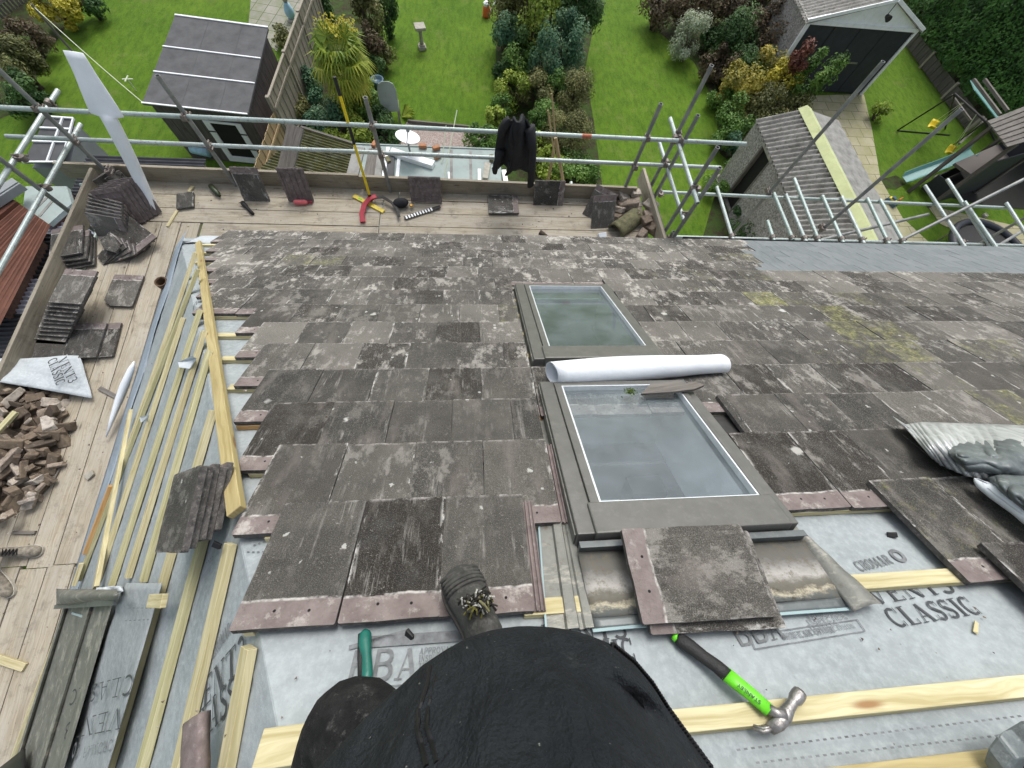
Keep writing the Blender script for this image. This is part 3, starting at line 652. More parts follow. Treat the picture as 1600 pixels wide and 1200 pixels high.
GL['P'] = (0.66, [([(0.14, 0), (0.14, 1)], .12), ([(.1, .96), (.4, .96)], T_), ([(.1, .46), (.4, .46)], T_), (arc(.38, .71, .22, .25, 90, -90), .12)])
GL['F'] = (0.6, [([(0.14, 0), (0.14, 1)], .12), ([(.1, .95), (.55, .95)], .09), ([(.1, .5), (.45, .5)], .09)])
GL['G'] = (0.74, [(arc(.37, .5, .29, .45, 50, 320), .12), ([(.62, .05), (.62, .45)], .1), ([(.42, .45), (.66, .45)], .07)])
GL['Y'] = (0.7, [([(.05, 1), (.35, .5)], .14), ([(.65, 1), (.35, .5)], .08), ([(.35, .5), (.35, 0)], .14)])
GL['U'] = (0.74, [([(.13, 1), (.13, .3)], .13), (arc(.36, .3, .23, .26, 180, 360), .1), ([(.59, .3), (.59, 1)], .1)])
GL['0'] = GL['O']; GL[' '] = (0.4, [])
GL['7'] = (0.6, [([(.05, .95), (.58, .95)], .1), ([(.55, .95), (.22, 0)], .12)])
GL['1'] = (0.34, [([(.18, 0), (.18, 1)], .13)])
GL['/'] = (0.4, [([(.05, -.05), (.35, 1.05)], .07)])
GL['H'] = (0.78, [([(.13, 0), (.13, 1)], .13), ([(.65, 0), (.65, 1)], .13), ([(.13, .5), (.65, .5)], .08)])
GL['8'] = (0.62, [(arc(.31, .74, .2, .21, 0, 360, 14), .11), (arc(.31, .27, .24, .24, 0, 360, 14), .11)])
GL['4'] = (0.62, [([(.44, 0), (.44, 1)], .11), ([(.44, 1), (.05, .3)], .08), ([(.02, .3), (.6, .3)], .08)])
GL['9'] = GL['8']; GL['2'] = GL['3']
def stroke(mb, m, pts, w, sx, sy, lift):
    n = len(pts)
    P = [Vector((x*sx, y*sy, lift)) for x, y in pts]; ww = w*sy*0.8
    L = []; R = []
    for i in range(n):
        t = (P[min(i+1, n-1)] - P[max(i-1, 0)]).normalized(); nn = Vector((-t.y, t.x, 0))*ww/2*1.2
        L.append(mb.vert(m @ (P[i]+nn))); R.append(mb.vert(m @ (P[i]-nn)))
    for i in range(n-1):
        mb.face((R[i], R[i+1], L[i+1], L[i]))
def lettering(mb, m, text, height, cond=0.62, gap=0.10, width=None, mirror=False):
    """letters on the local xy plane of m, baseline on local x from the origin"""
    tot = sum(GL.get(c, GL['I'])[0] + gap for c in text) - gap
    sx = height*cond if width is None else width/tot
    x = 0.0; k = 0
    for c in text:
        w, st = GL.get(c, GL['I'])
        for pts, tw in st:
            stroke(mb, m, [(px + x, py) for px, py in pts], tw, sx, height, 0.00015*(k % 7)); k += 1
        x += w + gap
    return tot*sx
def plaintext(name, txt, m, height, mat, parent, width=None):
    cu = bpy.data.curves.new(name, 'FONT'); cu.body = txt; cu.size = height*1.38; cu.extrude = 0.0004
    o = bpy.data.objects.new(name, cu); COL.objects.link(o)
    bpy.context.view_layer.update()
    if width:
        k = width/max(o.dimensions.x, 1e-6); s = Matrix.Diagonal((k, 1, 1, 1))
    else: s = Matrix.Identity(4)
    me = bpy.data.meshes.new_from_object(o.evaluated_get(bpy.context.evaluated_depsgraph_get()))
    bpy.data.objects.remove(o)
    me.transform(m @ s); r = parent
    while r.parent is not None: r = r.parent
    me.transform(Matrix.Translation(-ROOT.get(r, Vector())))
    me.materials.clear(); me.materials.append(mat)
    for p in me.polygons: p.material_index = 0
    q = bpy.data.objects.new(name, me); COL.objects.link(q); q.parent = parent
    return q
# ------------------------------------------------------------------ a roof tile (origin: tail corner, top face; local x to the left seen from the eave-facing side, y to the head)
def tile_geo(mb, m, w=0.291, L=0.42, th=0.022, lip=False, broken=None, jit=0.0015, nibs=False, under=False):
    rr = rng
    def j(a=jit): return rr.uniform(-a, a)
    poly = [(0.004, 0.0)]
    n = 7
    for i in range(1, n): poly.append((w*i/n + j(), 0.0 + j(jit*1.2)))
    poly += [(w-0.004, 0.0), (w, 0.005)]
    for i in range(1, 6): poly.append((w + j(jit*.7), L*i/6))
    poly += [(w, L-.004), (w-.004, L)]
    for i in range(1, 5): poly.append((w*(5-i)/5 + j(), L + j()))
    poly += [(0.004, L), (0, L-.004)]
    for i in range(1, 6): poly.append((0 + j(jit*.7), L*(6-i)/6))
    poly.append((0, 0.005))
    if broken:
        poly = broken(poly, w, L)
    mb.prism(poly, m, th, 0, 1, 2)
    if lip:
        for x0, x1, z0, z1 in ((-.036, 0, -th, -th+.008), (-.013, -.007, -th, -th+.016), (-.027, -.021, -th, -th+.016), (-.036, -.033, -th, -th+.014)):
            q = m @ Matrix.Translation(((x0+x1)/2, L/2+.012, (z0+z1)/2))
            mb.box(q, x1-x0, L-.03, z1-z0, 2)
    if nibs:
        for x in (.06, .2):
            mb.box(m @ Matrix.Translation((x, L-.012, -th-.008)), .03, .02, .016, 2)
    if under:                                            # raised rim and ribs of the underside
        for x0, x1, y0, y1 in ((0.004, .03, .004, L-.004), (w-.03, w-.004, .004, L-.004), (.03, w-.03, .004, .03), (.03, w-.03, L-.05, L-.004)):
            mb.box(m @ Matrix.Translation(((x0+x1)/2, (y0+y1)/2, -th-.004)), x1-x0, y1-y0, .008, 2)
        for k in range(4):
            x = .06 + (w-.12)*k/3
            mb.box(m @ Matrix.Translation((x, L/2-.01, -th-.003)), .012, L-.09, .006, 2)
    return mb
TM = None
def tmats():
    return [MT['tile'], MT['tileside'], MT['bare']]
# ------------------------------------------------------------------ house
house = thing('house', 'house whose tiled roof is being stripped, with two roof windows and grey underlay', 'house', (0, 0, 0))
# body of the house under the roof
mb = MB()
mb.abox(-3.1, 9.5, -6.0, 2.95, 0.0, 4.95)
mb.build('wall', MT['wallrender'], house)
ridge_y = -2.15
rz = RP0.z - math.tan(PITCH)*(ridge_y - RP0.y)
# underlay on the front slope: corner, hip, ridge and right end; slightly rippled cloth
def ripple(p, a=0.0026):
    n1 = mnoise.noise(Vector((p.x*2.1, p.y*2.6, 3.0))); n2 = mnoise.noise(Vector((p.x*5.5 + 3*n1, p.y*4.2, 7.0)))
    return a*1.5*n1 + a*1.6*(1 - 2*abs(n2))**3 + a*.5*mnoise.noise(Vector((p.x*14, p.y*12, p.z)))
def front_pt(u, v):
    y = ridge_y + (3.30 - ridge_y)*v; z = RP0.z - math.tan(PITCH)*(y - RP0.y)
    x0 = hip(z).x; x1 = 9.3
    uu = u**1.6
    p = Vector((x0 + (x1-x0)*uu, y, z)); return p + RN*ripple(p)
mb = MB(); mb.sheet(front_pt, 150, 130, 0.006)
# pieces of the window openings are left in; the lining boxes stand above and below
house_under = None
def in_open(p):
    q = p - RP0; x = q.x; s = q.dot(RS)
    return 0.40 < x < 1.12 and (0.86 < s < 1.66 or 2.04 < s < 3.16)
keep = [i for i, f in enumerate(mb.f) if not in_open(sum((mb.v[k] for k in f), Vector())/len(f))]
# a dense cut of the same sheet round the windows keeps their edge clean
mb.f = [mb.f[i] for i in keep]; mb.mi = [mb.mi[i] for i in keep]; mb.uv = [mb.uv[i] for i in keep]
und = mb.build('roof_underlay', MT['fleece'], house, smooth=True)
# second lap of underlay towards the ridge, its lower edge lifted a little
def lap_pt(u, v):
    x = -0.55 + 9.5*u**1.5; s = 0.105 - 1.6*v + 0.012*math.sin(x*5.1) + 0.02*mnoise.noise(Vector((x*1.7, 0, 0)))
    lift = 0.010 + 0.012*max(0, 1-v*6)*(0.6+0.6*mnoise.noise(Vector((x*2.3, 3, 0)))) + 0.004*math.sin(v*60)*(v < .2)
    p = R2(x, s, lift); return p + RN*ripple(p, .003)
mb = MB(); mb.sheet(lap_pt, 60, 30, 0.003); mb.build('underlay_lap', MT['fleece'], house, smooth=True)
def left_pt(u, v):
    z = EZ + (rz - EZ)*v; h = hip(z)
    y1 = h.y; y0 = -4.5
    y = y1 + (y0-y1)*(u**1.4)
    p = Vector((h.x, y, z)); return p + LN*ripple(p)
mb = MB(); mb.sheet(left_pt, 110, 70, 0.006); mb.build('hip_underlay', MT['fleece'], house, smooth=True)
# blue-grey strip along the left eave, and the turned corner at the foot of the hip
def strip_pt(u, v):
    y = 3.22 - 7.0*u; p = L2(y, -0.135 + 0.40*v, 0.010 + 0.006*math.sin(y*7)*v); return p
mb = MB(); mb.sheet(strip_pt, 60, 4, 0.003); mb.build('eave_strip', MT['fleeceblue'], house, smooth=True)
mb = MB()
c0 = hip(EZ)
mb.sheet(lambda u, v: R2(c0.x + 0.16 + 0.48*u, 5.03 - 0.36*v*(1-u*.4), 0.008 + .012*math.sin(u*9)*v), 14, 6, 0.003)
mb.build('underlay_corner', MT['fleecelight'], house, smooth=True)
# back slope and right end close the roof
mb = MB()
a, b2 = hip(rz), Vector((9.3, ridge_y, rz))
i = [mb.vert(q) for q in (a, b2, Vector((9.3, -7.2, 5.1)), Vector((-3.2, -7.2, 5.1)))]
mb.face(i); mb.build('back_slope', MT['fleece'], house)
mb = MB()
i = [mb.vert(q) for q in (b2, Vector((9.3, 3.2, 5.0)), Vector((9.3, -7.2, 5.0)))]
mb.face(i); mb.build('gable', MT['wallrender'], house)
# fascia and gutters
mb = MB(); mb.abox(-3.3, 9.4, 3.14, 3.17, 4.88, 5.06); mb.build('fascia', MT['whitepaint'], house)
mb = MB()
def gut(u, v):
    a = math.pi*(1+v); return Vector((2.75 + 6.6*u, 3.425 + .058*math.cos(a) - .11*u, 5.06 + .055*math.sin(a)))
mb.sheet(gut, 8, 8, 0.004); mb.build('gutter', MT['black'], house, smooth=True)
mb = MB()
mb.sheet(lambda u, v: Vector((-3.40 + .05*math.cos(math.pi*(1+v)), 3.2 - 7*u, 5.06 + .05*math.sin(math.pi*(1+v)))), 8, 8, 0.004)
mb.build('side_gutter', MT['clay'], house, smooth=True)
# ---- laid tiles
TILT = math.atan(0.030/0.42)
def tile_matrix(x, s, dz=0.0, yaw=0.0, roll=0.0, wd=0.291):
    o = R2(x+wd, s, 0.077 + dz); h = R2(x+wd, s-0.42, 0.047 + dz)
    m = frame(o, (-1, 0, 0), h - o)
    return m @ Matrix.Rotation(yaw, 4, 'Z') @ Matrix.Rotation(roll, 4, 'Y')
G = 0.308
LEFT = {0: -.714, 1: -.860, 2: -1.007, 3: -1.153, 4: -1.300, 5: -1.446, 6: -1.593, 7: -2.032, 8: -2.179, 9: -2.325, 10: -2.472, 11: -2.618, 12: -2.765, 13: -2.911}
spots = []
for k in range(-1, 14):
    s = 0.98 + G*k if k < 13 else 5.03
    ph = -0.128 if k % 2 == 0 else 0.0185
    spans = {-1: [(1.776, 9)], 0: [(-.72, .17), (1.62, 9)], 1: [(-.87, .30), (1.19, 9)]}.get(k)
    if spans is None:
        if s < 1.75: spans = [(LEFT[k]-.01, .30), (1.19, 9)]
        elif s-.30 < 3.29 and s > 1.92: spans = [(LEFT[k]-.01, .31), (1.175, 9)]
        else: spans = [(LEFT[k]-.01, 9)]
    for a, b_ in spans:
        x = ph + 0.293*math.ceil((a - ph)/0.293 - 1e-6)
        if a > 1 and x - a > 0.06 and k in (1, 3, 4, 5, 6, 7, 8): spots.append((k, s, a, x - a - .002, False))
        if k == 2 and a > 1: spots.append((k, s, a + .105, x - a - .107, False))
        while x < b_ - 0.06:
            wd = min(0.291, b_ - x)
            last = (x + 0.293 >= b_ - 0.06)
            # two courses of slate at the right eave, stepping in
            slate_from = {13: 3.55, 12: 3.33, 11: 3.12, 10: 3.02}.get(k, 99)
            if x < slate_from - 0.15: spots.append((k, s, x, wd, last))
            x += 0.293
def mossiness(px, s):
    # yellow-green growth seen on single tiles of the roof
    best = 0.0
    for (mx, my, r, a) in MOSSY:
        d = math.hypot((px-mx), (s-my)*1.0)
        if d < r: best = max(best, a)
    return best
MOSSY = []
for (px, py, r, a) in ((495, 408, .22, .62), (520, 408, .2, .6), (1245, 440, .17, 1.0), (1190, 472, .19, .9), (1180, 428, .2, .45), (1100, 450, .2, .4), (1335, 495, .18, .75), (1320, 523, .22, .75),
                       (1410, 525, .2, .7), (1440, 560, .3, .8), (1400, 560, .2, .6), (1580, 640, .3, .6), (1130, 405, .25, .45), (1090, 452, .2, .45), (1160, 400, .2, .6), (1480, 790, .2, .4), (1560, 790, .22, .3), (790, 492, .05, .6), (1100, 425, .22, .5), (1240, 470, .2, .5), (1360, 470, .2, .55), (1500, 600, .22, .45), (1590, 560, .25, .5), (1300, 560, .2, .4), (1010, 430, .2, .35), (1420, 480, .2, .4)):
    q = RC(px, py, .065); MOSSY.append((q[0], q[1], r*.85, a))
cand = []
for (k, s, x, wd, last) in spots:
    cx, cs = x + wd/2, s - 0.15
    p = R2(cx, cs, .06) - CAM; dist = p.length
    vis = abs(-RN.dot(p)/dist)/dist**2
    dx, dy, dz = (RX*p.x + RY*p.y*0 + RZ*0), 0, 0
    cam = Vector((RX.x*p.x + RY.x*p.y + RZ.x*p.z, RX.y*p.x + RY.y*p.y + RZ.y*p.z, RX.z*p.x + RY.z*p.y + RZ.z*p.z))
    infr = cam.z > 0 and abs(F*cam.x/cam.z) < 840 and abs(F*cam.y/cam.z) < 640
    cand.append((vis if infr else vis*.01, k, s, x, wd, last))
cand.sort(key=lambda c: -c[0])
far = MB()
for n_, (vis, k, s, x, wd, last) in enumerate(cand):
    rr = random.Random(int(k*1000 + x*37))
    mbt = far if n_ >= 99 else MB()
    mbt.rnd = rr.random(); mbt.av = mossiness(x+wd/2, s-.15)
    pl = min(1.0, max(0.0, 0.06 + 0.06*k + rr.uniform(-.42, .36) + (0.10 if (x > -1.6 and k > 3) else 0)))  # farther courses paler: lichen plus grazing sheen put into the colour
    if k in (1, 2, 3) and -.75 < x < .3: pl = max(0.05, pl - .1)
    mbt.bv = pl
    if mbt.av > 0.3 and x > 2.5: mbt.bv = pl*.6
    m = tile_matrix(x, s + rr.uniform(-.004, .004), rr.uniform(.001, .007), rad(rr.uniform(-.35, .35)), rad(rr.uniform(-.3, .3)), wd)
    if k == -1 and 1.7 < x < 1.9: m = tile_matrix(x, s-.015, .018, rad(-2.0), 0)
    if k == 0 and 1.6 < x < 2.0: m = tile_matrix(x, s, .004, rad(1.2), 0)
    tile_geo(mbt, m, wd, lip=last and wd > .28 and k < 2)
    if n_ < 99: mbt.build('roof_tile', tmats(), house)
o = far.build('distant_roof_tiling', tmats(), house); struct(o, 'stuff')
# slates at the right eave
mb = MB()
rr = random.Random(5)
for k in range(6):
    s = 5.02 - 0.25*k; st = 3.42 - .11*k if k < 5 else 9
    x = st + (0.12 if k % 2 else 0)
    s_lo = s
    while x < 9.0:
        mb.rnd = rr.random()
        sl = s - 0.022*(x-3)                           # the eave runs in a little to the right
        o_ = R2(x+.247, sl, .074 + rr.uniform(0, .002)); h_ = R2(x+.247, sl-.33, .055)
        mb.prism([(0, 0), (.247, 0), (.247, .34), (0, .34)], frame(o_, (-1, 0, 0), h_-o_), .007)
        x += .25
o = mb.build('slate_eave', MT['slate'], house)
# ---- battens on the front slope: one under the head of every course, plus the bare ones
def batten(x0, x1, s, w=.05, h=.025, mat='batten', off=0.004, ds=0.0):
    mb = MB(); mb.rnd = rng.random()
    mb.beam(R2(x0, s, off), R2(x1, s+ds, off), w, h, RN)
    return mb.build('batten', MT[mat], house, bevel=.002)
for k in range(1, 14):
    lx = LEFT[k]
    ext = {1: .02, 2: .04, 3: .13, 4: .10, 5: .22, 6: .20, 7: .0, 8: .22, 9: .22, 10: .20, 11: .16, 12: .12, 13: .1}[k]
    s = 0.98 + G*k - 0.42 + .028
    if k <= 8:
        batten(max(lx - ext - rng.uniform(0, .04), hip(R2(0, s).z).x + .1), .33, s, mat=('batten', 'battenor')[k == 3])
        batten(1.16, 9, s)
    else:
        batten(max(lx - ext - rng.uniform(0, .04), hip(R2(0, s).z).x + .1), 9, s)
s0 = 0.98 - .42 + .028
batten(-.69, -.66, s0)
a = RC(390, 826, .02); batten(a[0]+.01, a[0]+.13, a[1], .055, .03)
batten(.13, .31, s0 - .005, .05, .024)
a = RC(1325, 908, .025); b_ = RC(1478, 898, .025); batten(a[0], 4.2, a[1]-.005, .05, .025)
a = RC(1050, 1128, .025); b_ = RC(1600, 1078, .025); batten(.27, 5.2, (a[1]+b_[1])/2, .048, .030, ds=.02)
a = RC(1330, 1210, .025); batten(.35, 5.2, a[1]-.012, .05, .03, 'plank', ds=.015)
a = RC(435, 1172, .02); mb = MB(); mb.rnd = .3
mb.beam(R2(RC(412,1160,.02)[0], a[1]+.0, .02), R2(-.2, a[1]+.012, .02), .075, .022, RN); mb.build('batten', MT['batten'], house, bevel=.002)
# battens on the left slope, fanning down from the hip
for (a, b_, m_) in (((308, 397), (203, 702), 'batten'), ((312, 422), (128, 905), 'batteng'), ((289, 498), (158, 905), 'batten'), ((316, 486), (178, 918), 'batteng'), ((323, 519), (205, 902), 'batten'), ((331, 550), (229, 908), 'batteng'),
                    ((338, 642), (176, 1203), 'batten'), ((335, 800), (226, 1210), 'batteng'), ((367, 849), (284, 1212), 'batten'), ((397, 1009), (360, 1212), 'batten')):
    mb = MB(); mb.rnd = rng.random(); p_, q_ = LS(*a, .006), LS(*b_, .006)
    if b_[1] > 1190: q_ = q_ + (q_-p_)*.25
    mb.beam(p_, q_, rng.uniform(.050, .056), .026, LN); mb.build('batten', MT[m_], house, bevel=.002)
# ---- printing on the underlay
def text_on(mbx, txt, p, d, up, h, width=None, cond=.62):
    m = frame(p, d, up); return lettering(mbx, m, txt, h, cond, width=width)
def tx_roof(mbx, txt, pa, pb, h, off=.0075):
    mbx = MB() if mbx is None else mbx
    A = RF(pa[0], pa[1], off); B = RF(pb[0], pb[1], off)
    return text_on(mbx, txt, A, B-A, RS, h, (B-A).length)
def tx_left(mbx, txt, pa, pb, h, up, off=.0075):
    A = LS(pa[0], pa[1], off); B = LS(pb[0], pb[1], off)
    return text_on(mbx, txt, A, B-A, up, h, (B-A).length)
YV = Vector((0, 1, 0))
def word(f, txt, pa, pb, h, *a, mat='ink'):
    m_ = MB(); f(m_, txt, pa, pb, h, *a); nn_ = RN if f is tx_roof else LN; m_.v = [v + nn_*(ripple(v) - .003) for v in m_.v]; return m_.build('printed_word', MT[mat], house)
word(tx_roof, 'VENT3', (1369, 944), (1497, 924), .056); word(tx_roof, 'CLASSIC', (1403, 980), (1538, 958), .056)
word(tx_roof, 'VENT3', (850, 1008), (982, 996), .056); word(tx_roof, 'CLASSIC', (858, 1042), (996, 1030), .056)
word(tx_left, 'VENT3', (300, 1128), (384, 1035), .085, YV); word(tx_left, 'CLASSIC', (302, 1172), (392, 1078), .085, YV)
word(tx_left, 'VENT3', (300, 486), (312, 470), .05, YV); word(tx_left, 'CLASSIC', (296, 522), (310, 498), .05, YV)
word(tx_roof, 'CROMAR', (1347, 892), (1398, 880), .036, mat='ink2'); word(tx_left, 'CROMAR', (330, 1030), (358, 990), .04, YV, mat='ink2')
def ring(mbx, c, r, n, up, w=.005, fill=False):
    x = Vector(n).orthogonal().normalized(); y = Vector(n).cross(x)
    A = [mbx.vert(c + (x*math.cos(2*math.pi*i/24) + y*math.sin(2*math.pi*i/24))*r) for i in range(24)]
    B = [mbx.vert(c + (x*math.cos(2*math.pi*i/24) + y*math.sin(2*math.pi*i/24))*(r-w)) for i in range(24)]
    for i in range(24): mbx.face((A[i], A[(i+1) % 24], B[(i+1) % 24], B[i]))
prt = MB(); ring(prt, RF(1403, 868, .0075), .026, RN, 0, .012); prt.build('printed_emblem', MT['ink2'], house)
# approval stamp: BBA with its lines of small print and boxes
def quad(mbx, P):
    mbx.face([mbx.vert(p) for p in P])
def bar(mbx, pa, pb, w, off=.0075, f=RF):
    A = f(pa[0], pa[1], off); B = f(pb[0], pb[1], off); t = (B-A).normalized(); n = RN if f is RF else LN; s = n.cross(t)*w/2
    quad(mbx, (A-s, B-s, B+s, A+s))
word(tx_roof, 'BBA', (540, 1066), (652, 1060), .076, mat='ink2'); word(tx_roof, 'BBA', (1158, 1010), (1232, 996), .062, mat='ink2')
prt = MB(); bar(prt, (560, 1004), (735, 992), .030); prt.build('printed_bar', MT['ink2'], house)
prt = MB(); bar(prt, (545, 1012), (640, 985), .012); prt.build('printed_bar', MT['ink2'], house)
prt = MB()
for (t, a, b_, h) in (('APPROVAL', (655, 1022), (708, 1018), .016), ('INSPECTION', (654, 1034), (708, 1030), .016), ('TESTING', (653, 1046), (692, 1043), .016), ('CERTIFICATION', (652, 1057), (700, 1054), .016),
                      ('APPROVAL', (1262, 968), (1318, 960), .013), ('INSPECTION', (1264, 976), (1326, 967), .013), ('TESTING', (1266, 984), (1312, 977), .013), ('CERTIFICATION', (1268, 992), (1338, 981), .013),
                      ('CERTIFICATE 07/4429', (1224, 1000), (1306, 988), .018), ('CERTIFICATE 07/4429', (560, 1096), (664, 1090), .02)):
    word(tx_roof, t, a, b_, h, mat='ink2')
for box_ in ((((1180, 1014), (1352, 986)), ((1172, 992), (1340, 968)), ((1180, 1014), (1172, 992)), ((1352, 986), (1340, 968))), (((545, 1076), (690, 1066)), ((548, 1104), (690, 1094)), ((545, 1076), (548, 1104)))):
    prt = MB()
    for a, b_ in box_: bar(prt, a, b_, .003)
    prt.build('printed_box', MT['ink2'], house)
# stitched lap lines
def dashes(f, pa, pb, n, w=.004, off=.0078):
    global prt
    prt = MB()
    for i in range(n):
        a = (pa[0] + (pb[0]-pa[0])*(i+.1)/n, pa[1] + (pb[1]-pa[1])*(i+.1)/n); b_ = (pa[0] + (pb[0]-pa[0])*(i+.6)/n, pa[1] + (pb[1]-pa[1])*(i+.6)/n)
        bar(prt, a, b_, w, off, f)
    prt.build('stitched_line', MT['ink2'], house)
dashes(RF, (395, 852), (424, 842), 4); dashes(RF, (385, 862), (424, 862), 5)
dashes(RF, (1150, 1172), (1600, 1118), 40, .004, .034); dashes(RF, (1180, 1192), (1600, 1145), 36, .004, .034)
dashes(LS, (200, 950), (240, 950), 6, .004, .068); dashes(LS, (194, 970), (236, 968), 6, .004, .068)
dashes(LS, (322, 880), (334, 868), 4)
# ---- roof windows (part) with frame, sash, panes and flashings as sub-parts
def rbox(mb, x0, x1, s0, s1, o0, o1, mi=0):
    m = ROOFM @ Matrix.Translation(((x0+x1)/2, (s0+s1)/2, (o0+o1)/2)); mb.box(m, abs(x1-x0), abs(s1-s0), abs(o1-o0), mi)
def skylight(s0, s1, apron, gx0, gx1, gs0, gs1, x0, x1, label):
    mb = MB()
    rbox(mb, x0, gx0-.045, s0+.02, s1, .02, .105); rbox(mb, gx1+.035, x1, s0+.02, s1, .02, .105)     # side rails, outer step
    rbox(mb, x0+.02, x1-.02, s1-.055, s1-.002, .03, .100)                                         # top rail
    fr = mb.build('skylight', MT['alu'], house, bevel=.004)
    fr['label'] = label
    mb = MB()
    rbox(mb, gx0-.044, gx0-.008, gs0-.03, gs1+.03, .04, .116); rbox(mb, gx1+.008, gx1+.034, gs0-.03, gs1+.03, .04, .116)
    rbox(mb, gx0-.046, gx1+.036, gs1+.012, gs1+.045, .04, .112)
    mb.build('sash', MT['alu'], fr, bevel=.003)
    mb = MB()                                                                                         # broad lower cover
    rbox(mb, gx0-.055, gx1+.05, s0+.012, gs0-.006, .045, .118)
    mb.build('lower_cover', MT['alu'], fr, bevel=.006)
    mb = MB()
    rbox(mb, gx0-.07, gx1+.06, s0+.006, s0+.05, .03, .042); rbox(mb, x0+.01, gx0-.05, s0+.01, s0+.05, .03, .06)
    mb.build('weather_seal', MT['aludark'], fr)
    mb = MB(); b = .008
    rbox(mb, gx0-b, gx0, gs0, gs1, .05, .112); rbox(mb, gx1, gx1+b, gs0, gs1, .05, .112); rbox(mb, gx0-b, gx1+b, gs1, gs1+b, .05, .111); rbox(mb, gx0-b, gx1+b, gs0-b*1.2, gs0, .05, .111)
    mb.build('glazing_bead', MT['alulight'], fr)
    mb = MB()
    i = [mb.vert(R2(x, s, .082)) for x, s in ((gx0, gs0), (gx1, gs0), (gx1, gs1), (gx0, gs1))]
    mb.face(i[::-1] if False else i); g = mb.build('pane', MT['glass'], fr)
    # lining and what is seen of the room
    mb = MB(); d = -.32
    for x, a, b_ in ((gx0-.004, gs0, gs1), (gx1+.004, gs0, gs1)):
        rbox(mb, x-.004, x+.004, a-.004, b_+.004, d, .078)
    rbox(mb, gx0, gx1, gs0-.012, gs0-.004, d, .078); rbox(mb, gx0, gx1, gs1+.004, gs1+.012, d, .078)
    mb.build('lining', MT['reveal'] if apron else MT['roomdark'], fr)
    mb = MB()
    dz_ = -.62 if apron else -.9
    rbox(mb, gx0-.7, gx1+.7, gs0-.6, gs1+.6, dz_-.04, dz_)
    rbox(mb, gx0-.72, gx0-.7, gs0-.6, gs1+.6, -1.0, d); rbox(mb, gx1+.7, gx1+.72, gs0-.6, gs1+.6, -1.0, d)
    rbox(mb, gx0-.7, gx1+.7, gs0-.62, gs0-.6, -1.0, d); rbox(mb, gx0-.7, gx1+.7, gs1+.6, gs1+.62, -1.0, d)
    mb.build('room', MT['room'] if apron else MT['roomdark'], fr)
    if apron:
        mb = MB(); rr2 = random.Random(9)
        mb.sheet(lambda u, v: R2(gx0+.10 + .40*u, gs0+.02 + .42*v + .08*u, dz_ + .03 + .05*math.sin(u*9+v*3)*math.sin(v*7) + .05*math.sin(math.pi*u)), 20, 20, .01)
        mb.build('bedding', MT['bedding'], fr, smooth=True)
        mb = MB(); rbox(mb, gx1-.22, gx1-.02, gs1-.30, gs1-.10, dz_, dz_+.2); mb.build('dark_box', MT['aludark'], fr)
    # flashing: side gutters, collar, and the wide apron below
    mb = MB()
    rbox(mb, x0-.085, x0-.002, s0+.03, s1+.04, .018, .022); rbox(mb, x0-.006, x0-.001, s0+.03, s1, .022, .085)
    rbox(mb, x1+.002, x1+.06, s0+.03, s1+.04, .018, .022); rbox(mb, x1+.001, x1+.006, s0+.03, s1, .022, .080)
    rbox(mb, x0-.02, x1+.02, s1+.002, s1+.06, .018, .05)
    mb.build('side_flashing', MT['flash'], fr)
    return fr
sk = skylight(.755, 1.715, True, .452, 1.075, .905, 1.655, .335, 1.158, 'near roof window with a wide metal apron below it')
# apron of the near window: collar, ribbed pan and lifted right edge
mb = MB()
rbox(mb, .338, 1.172, .742, .757, .022, .082); rbox(mb, .338, 1.172, .735, .760, .0825, .087)
mb.build('flashing_collar', MT['flashclean'], sk, bevel=.002)
mb = MB()
def apr(u, v):
    x = .335 + .84*u; s = .742 - (.205 - .010*u)*v
    off = .050 - .022*v + .005*math.sin(u*math.pi*1.0)*v + .0035*mnoise.noise(Vector((x*7, s*11, 0)))
    return R2(x, s, off)
mb.sheet(apr, 26, 12, .002); mb.build('apron', MT['apronm'], sk, smooth=True)
mb = MB()
def apl(u, v):
    x = .335 + .84*u; s = .537 + .01*u - .030*v
    return R2(x, s, .0285 - .006*v + .003*math.sin(u*11)*v)
mb.sheet(apl, 26, 3, .002); mb.build('apron_lip', MT['flashclean'], sk, smooth=True)
mb = MB(); mb.sheet(lambda u, v: R2(.33 + .85*u, .508 + .01*u - .010*v, .024 + .004*v + .003*math.sin(u*11)), 26, 1, .0015); mb.build('apron_edge', MT['flashedge'], sk)
mb = MB()                                                                                            # left wing: ribs running down the slope
def lw(u, v):
    x = .205 + .135*u + .035*v; x = .19 + .03*(1-v) + (.145 - .02*(1-v))*u; s = .95 - .44*v
    return R2(x, s, .026 + .012*(abs(u-.55) < .12) + .006*(u > .8) - .010*v*(1-u))
mb.sheet(lw, 24, 10, .002); mb.build('left_wing', MT['flash'], sk, smooth=False)
mb = MB(); mb.sheet(lambda u, v: R2(.187 + .006*v + .035*(1-u), .95 - .45*u, .026 + .002*v), 8, 1, .0015); mb.build('left_wing_edge', MT['flashedge'], sk)
mb = MB()
def rw(u, v):
    x = 1.172 + (.035 + .075*v)*u; s = .775 - (.275 - .015*u)*v
    return R2(x, s, .030 + .026*math.sin(u*math.pi*.9) + .006*mnoise.noise(Vector((x*13, s*17, 2))))
mb.sheet(rw, 12, 16, .002); mb.build('right_wing', MT['flash'], sk, smooth=True)
mb = MB(); rbox(mb, 1.165, 1.36, 1.25, 1.66, .020, .026); mb.build('gap_shade_strip', MT['aludark'], house)  # strip coloured near-black as painted shade in the hole left by a tile
sk2 = skylight(1.935, 3.245, False, .455, 1.075, 2.10, 3.16, .335, 1.158, 'far roof window half behind the white roll')
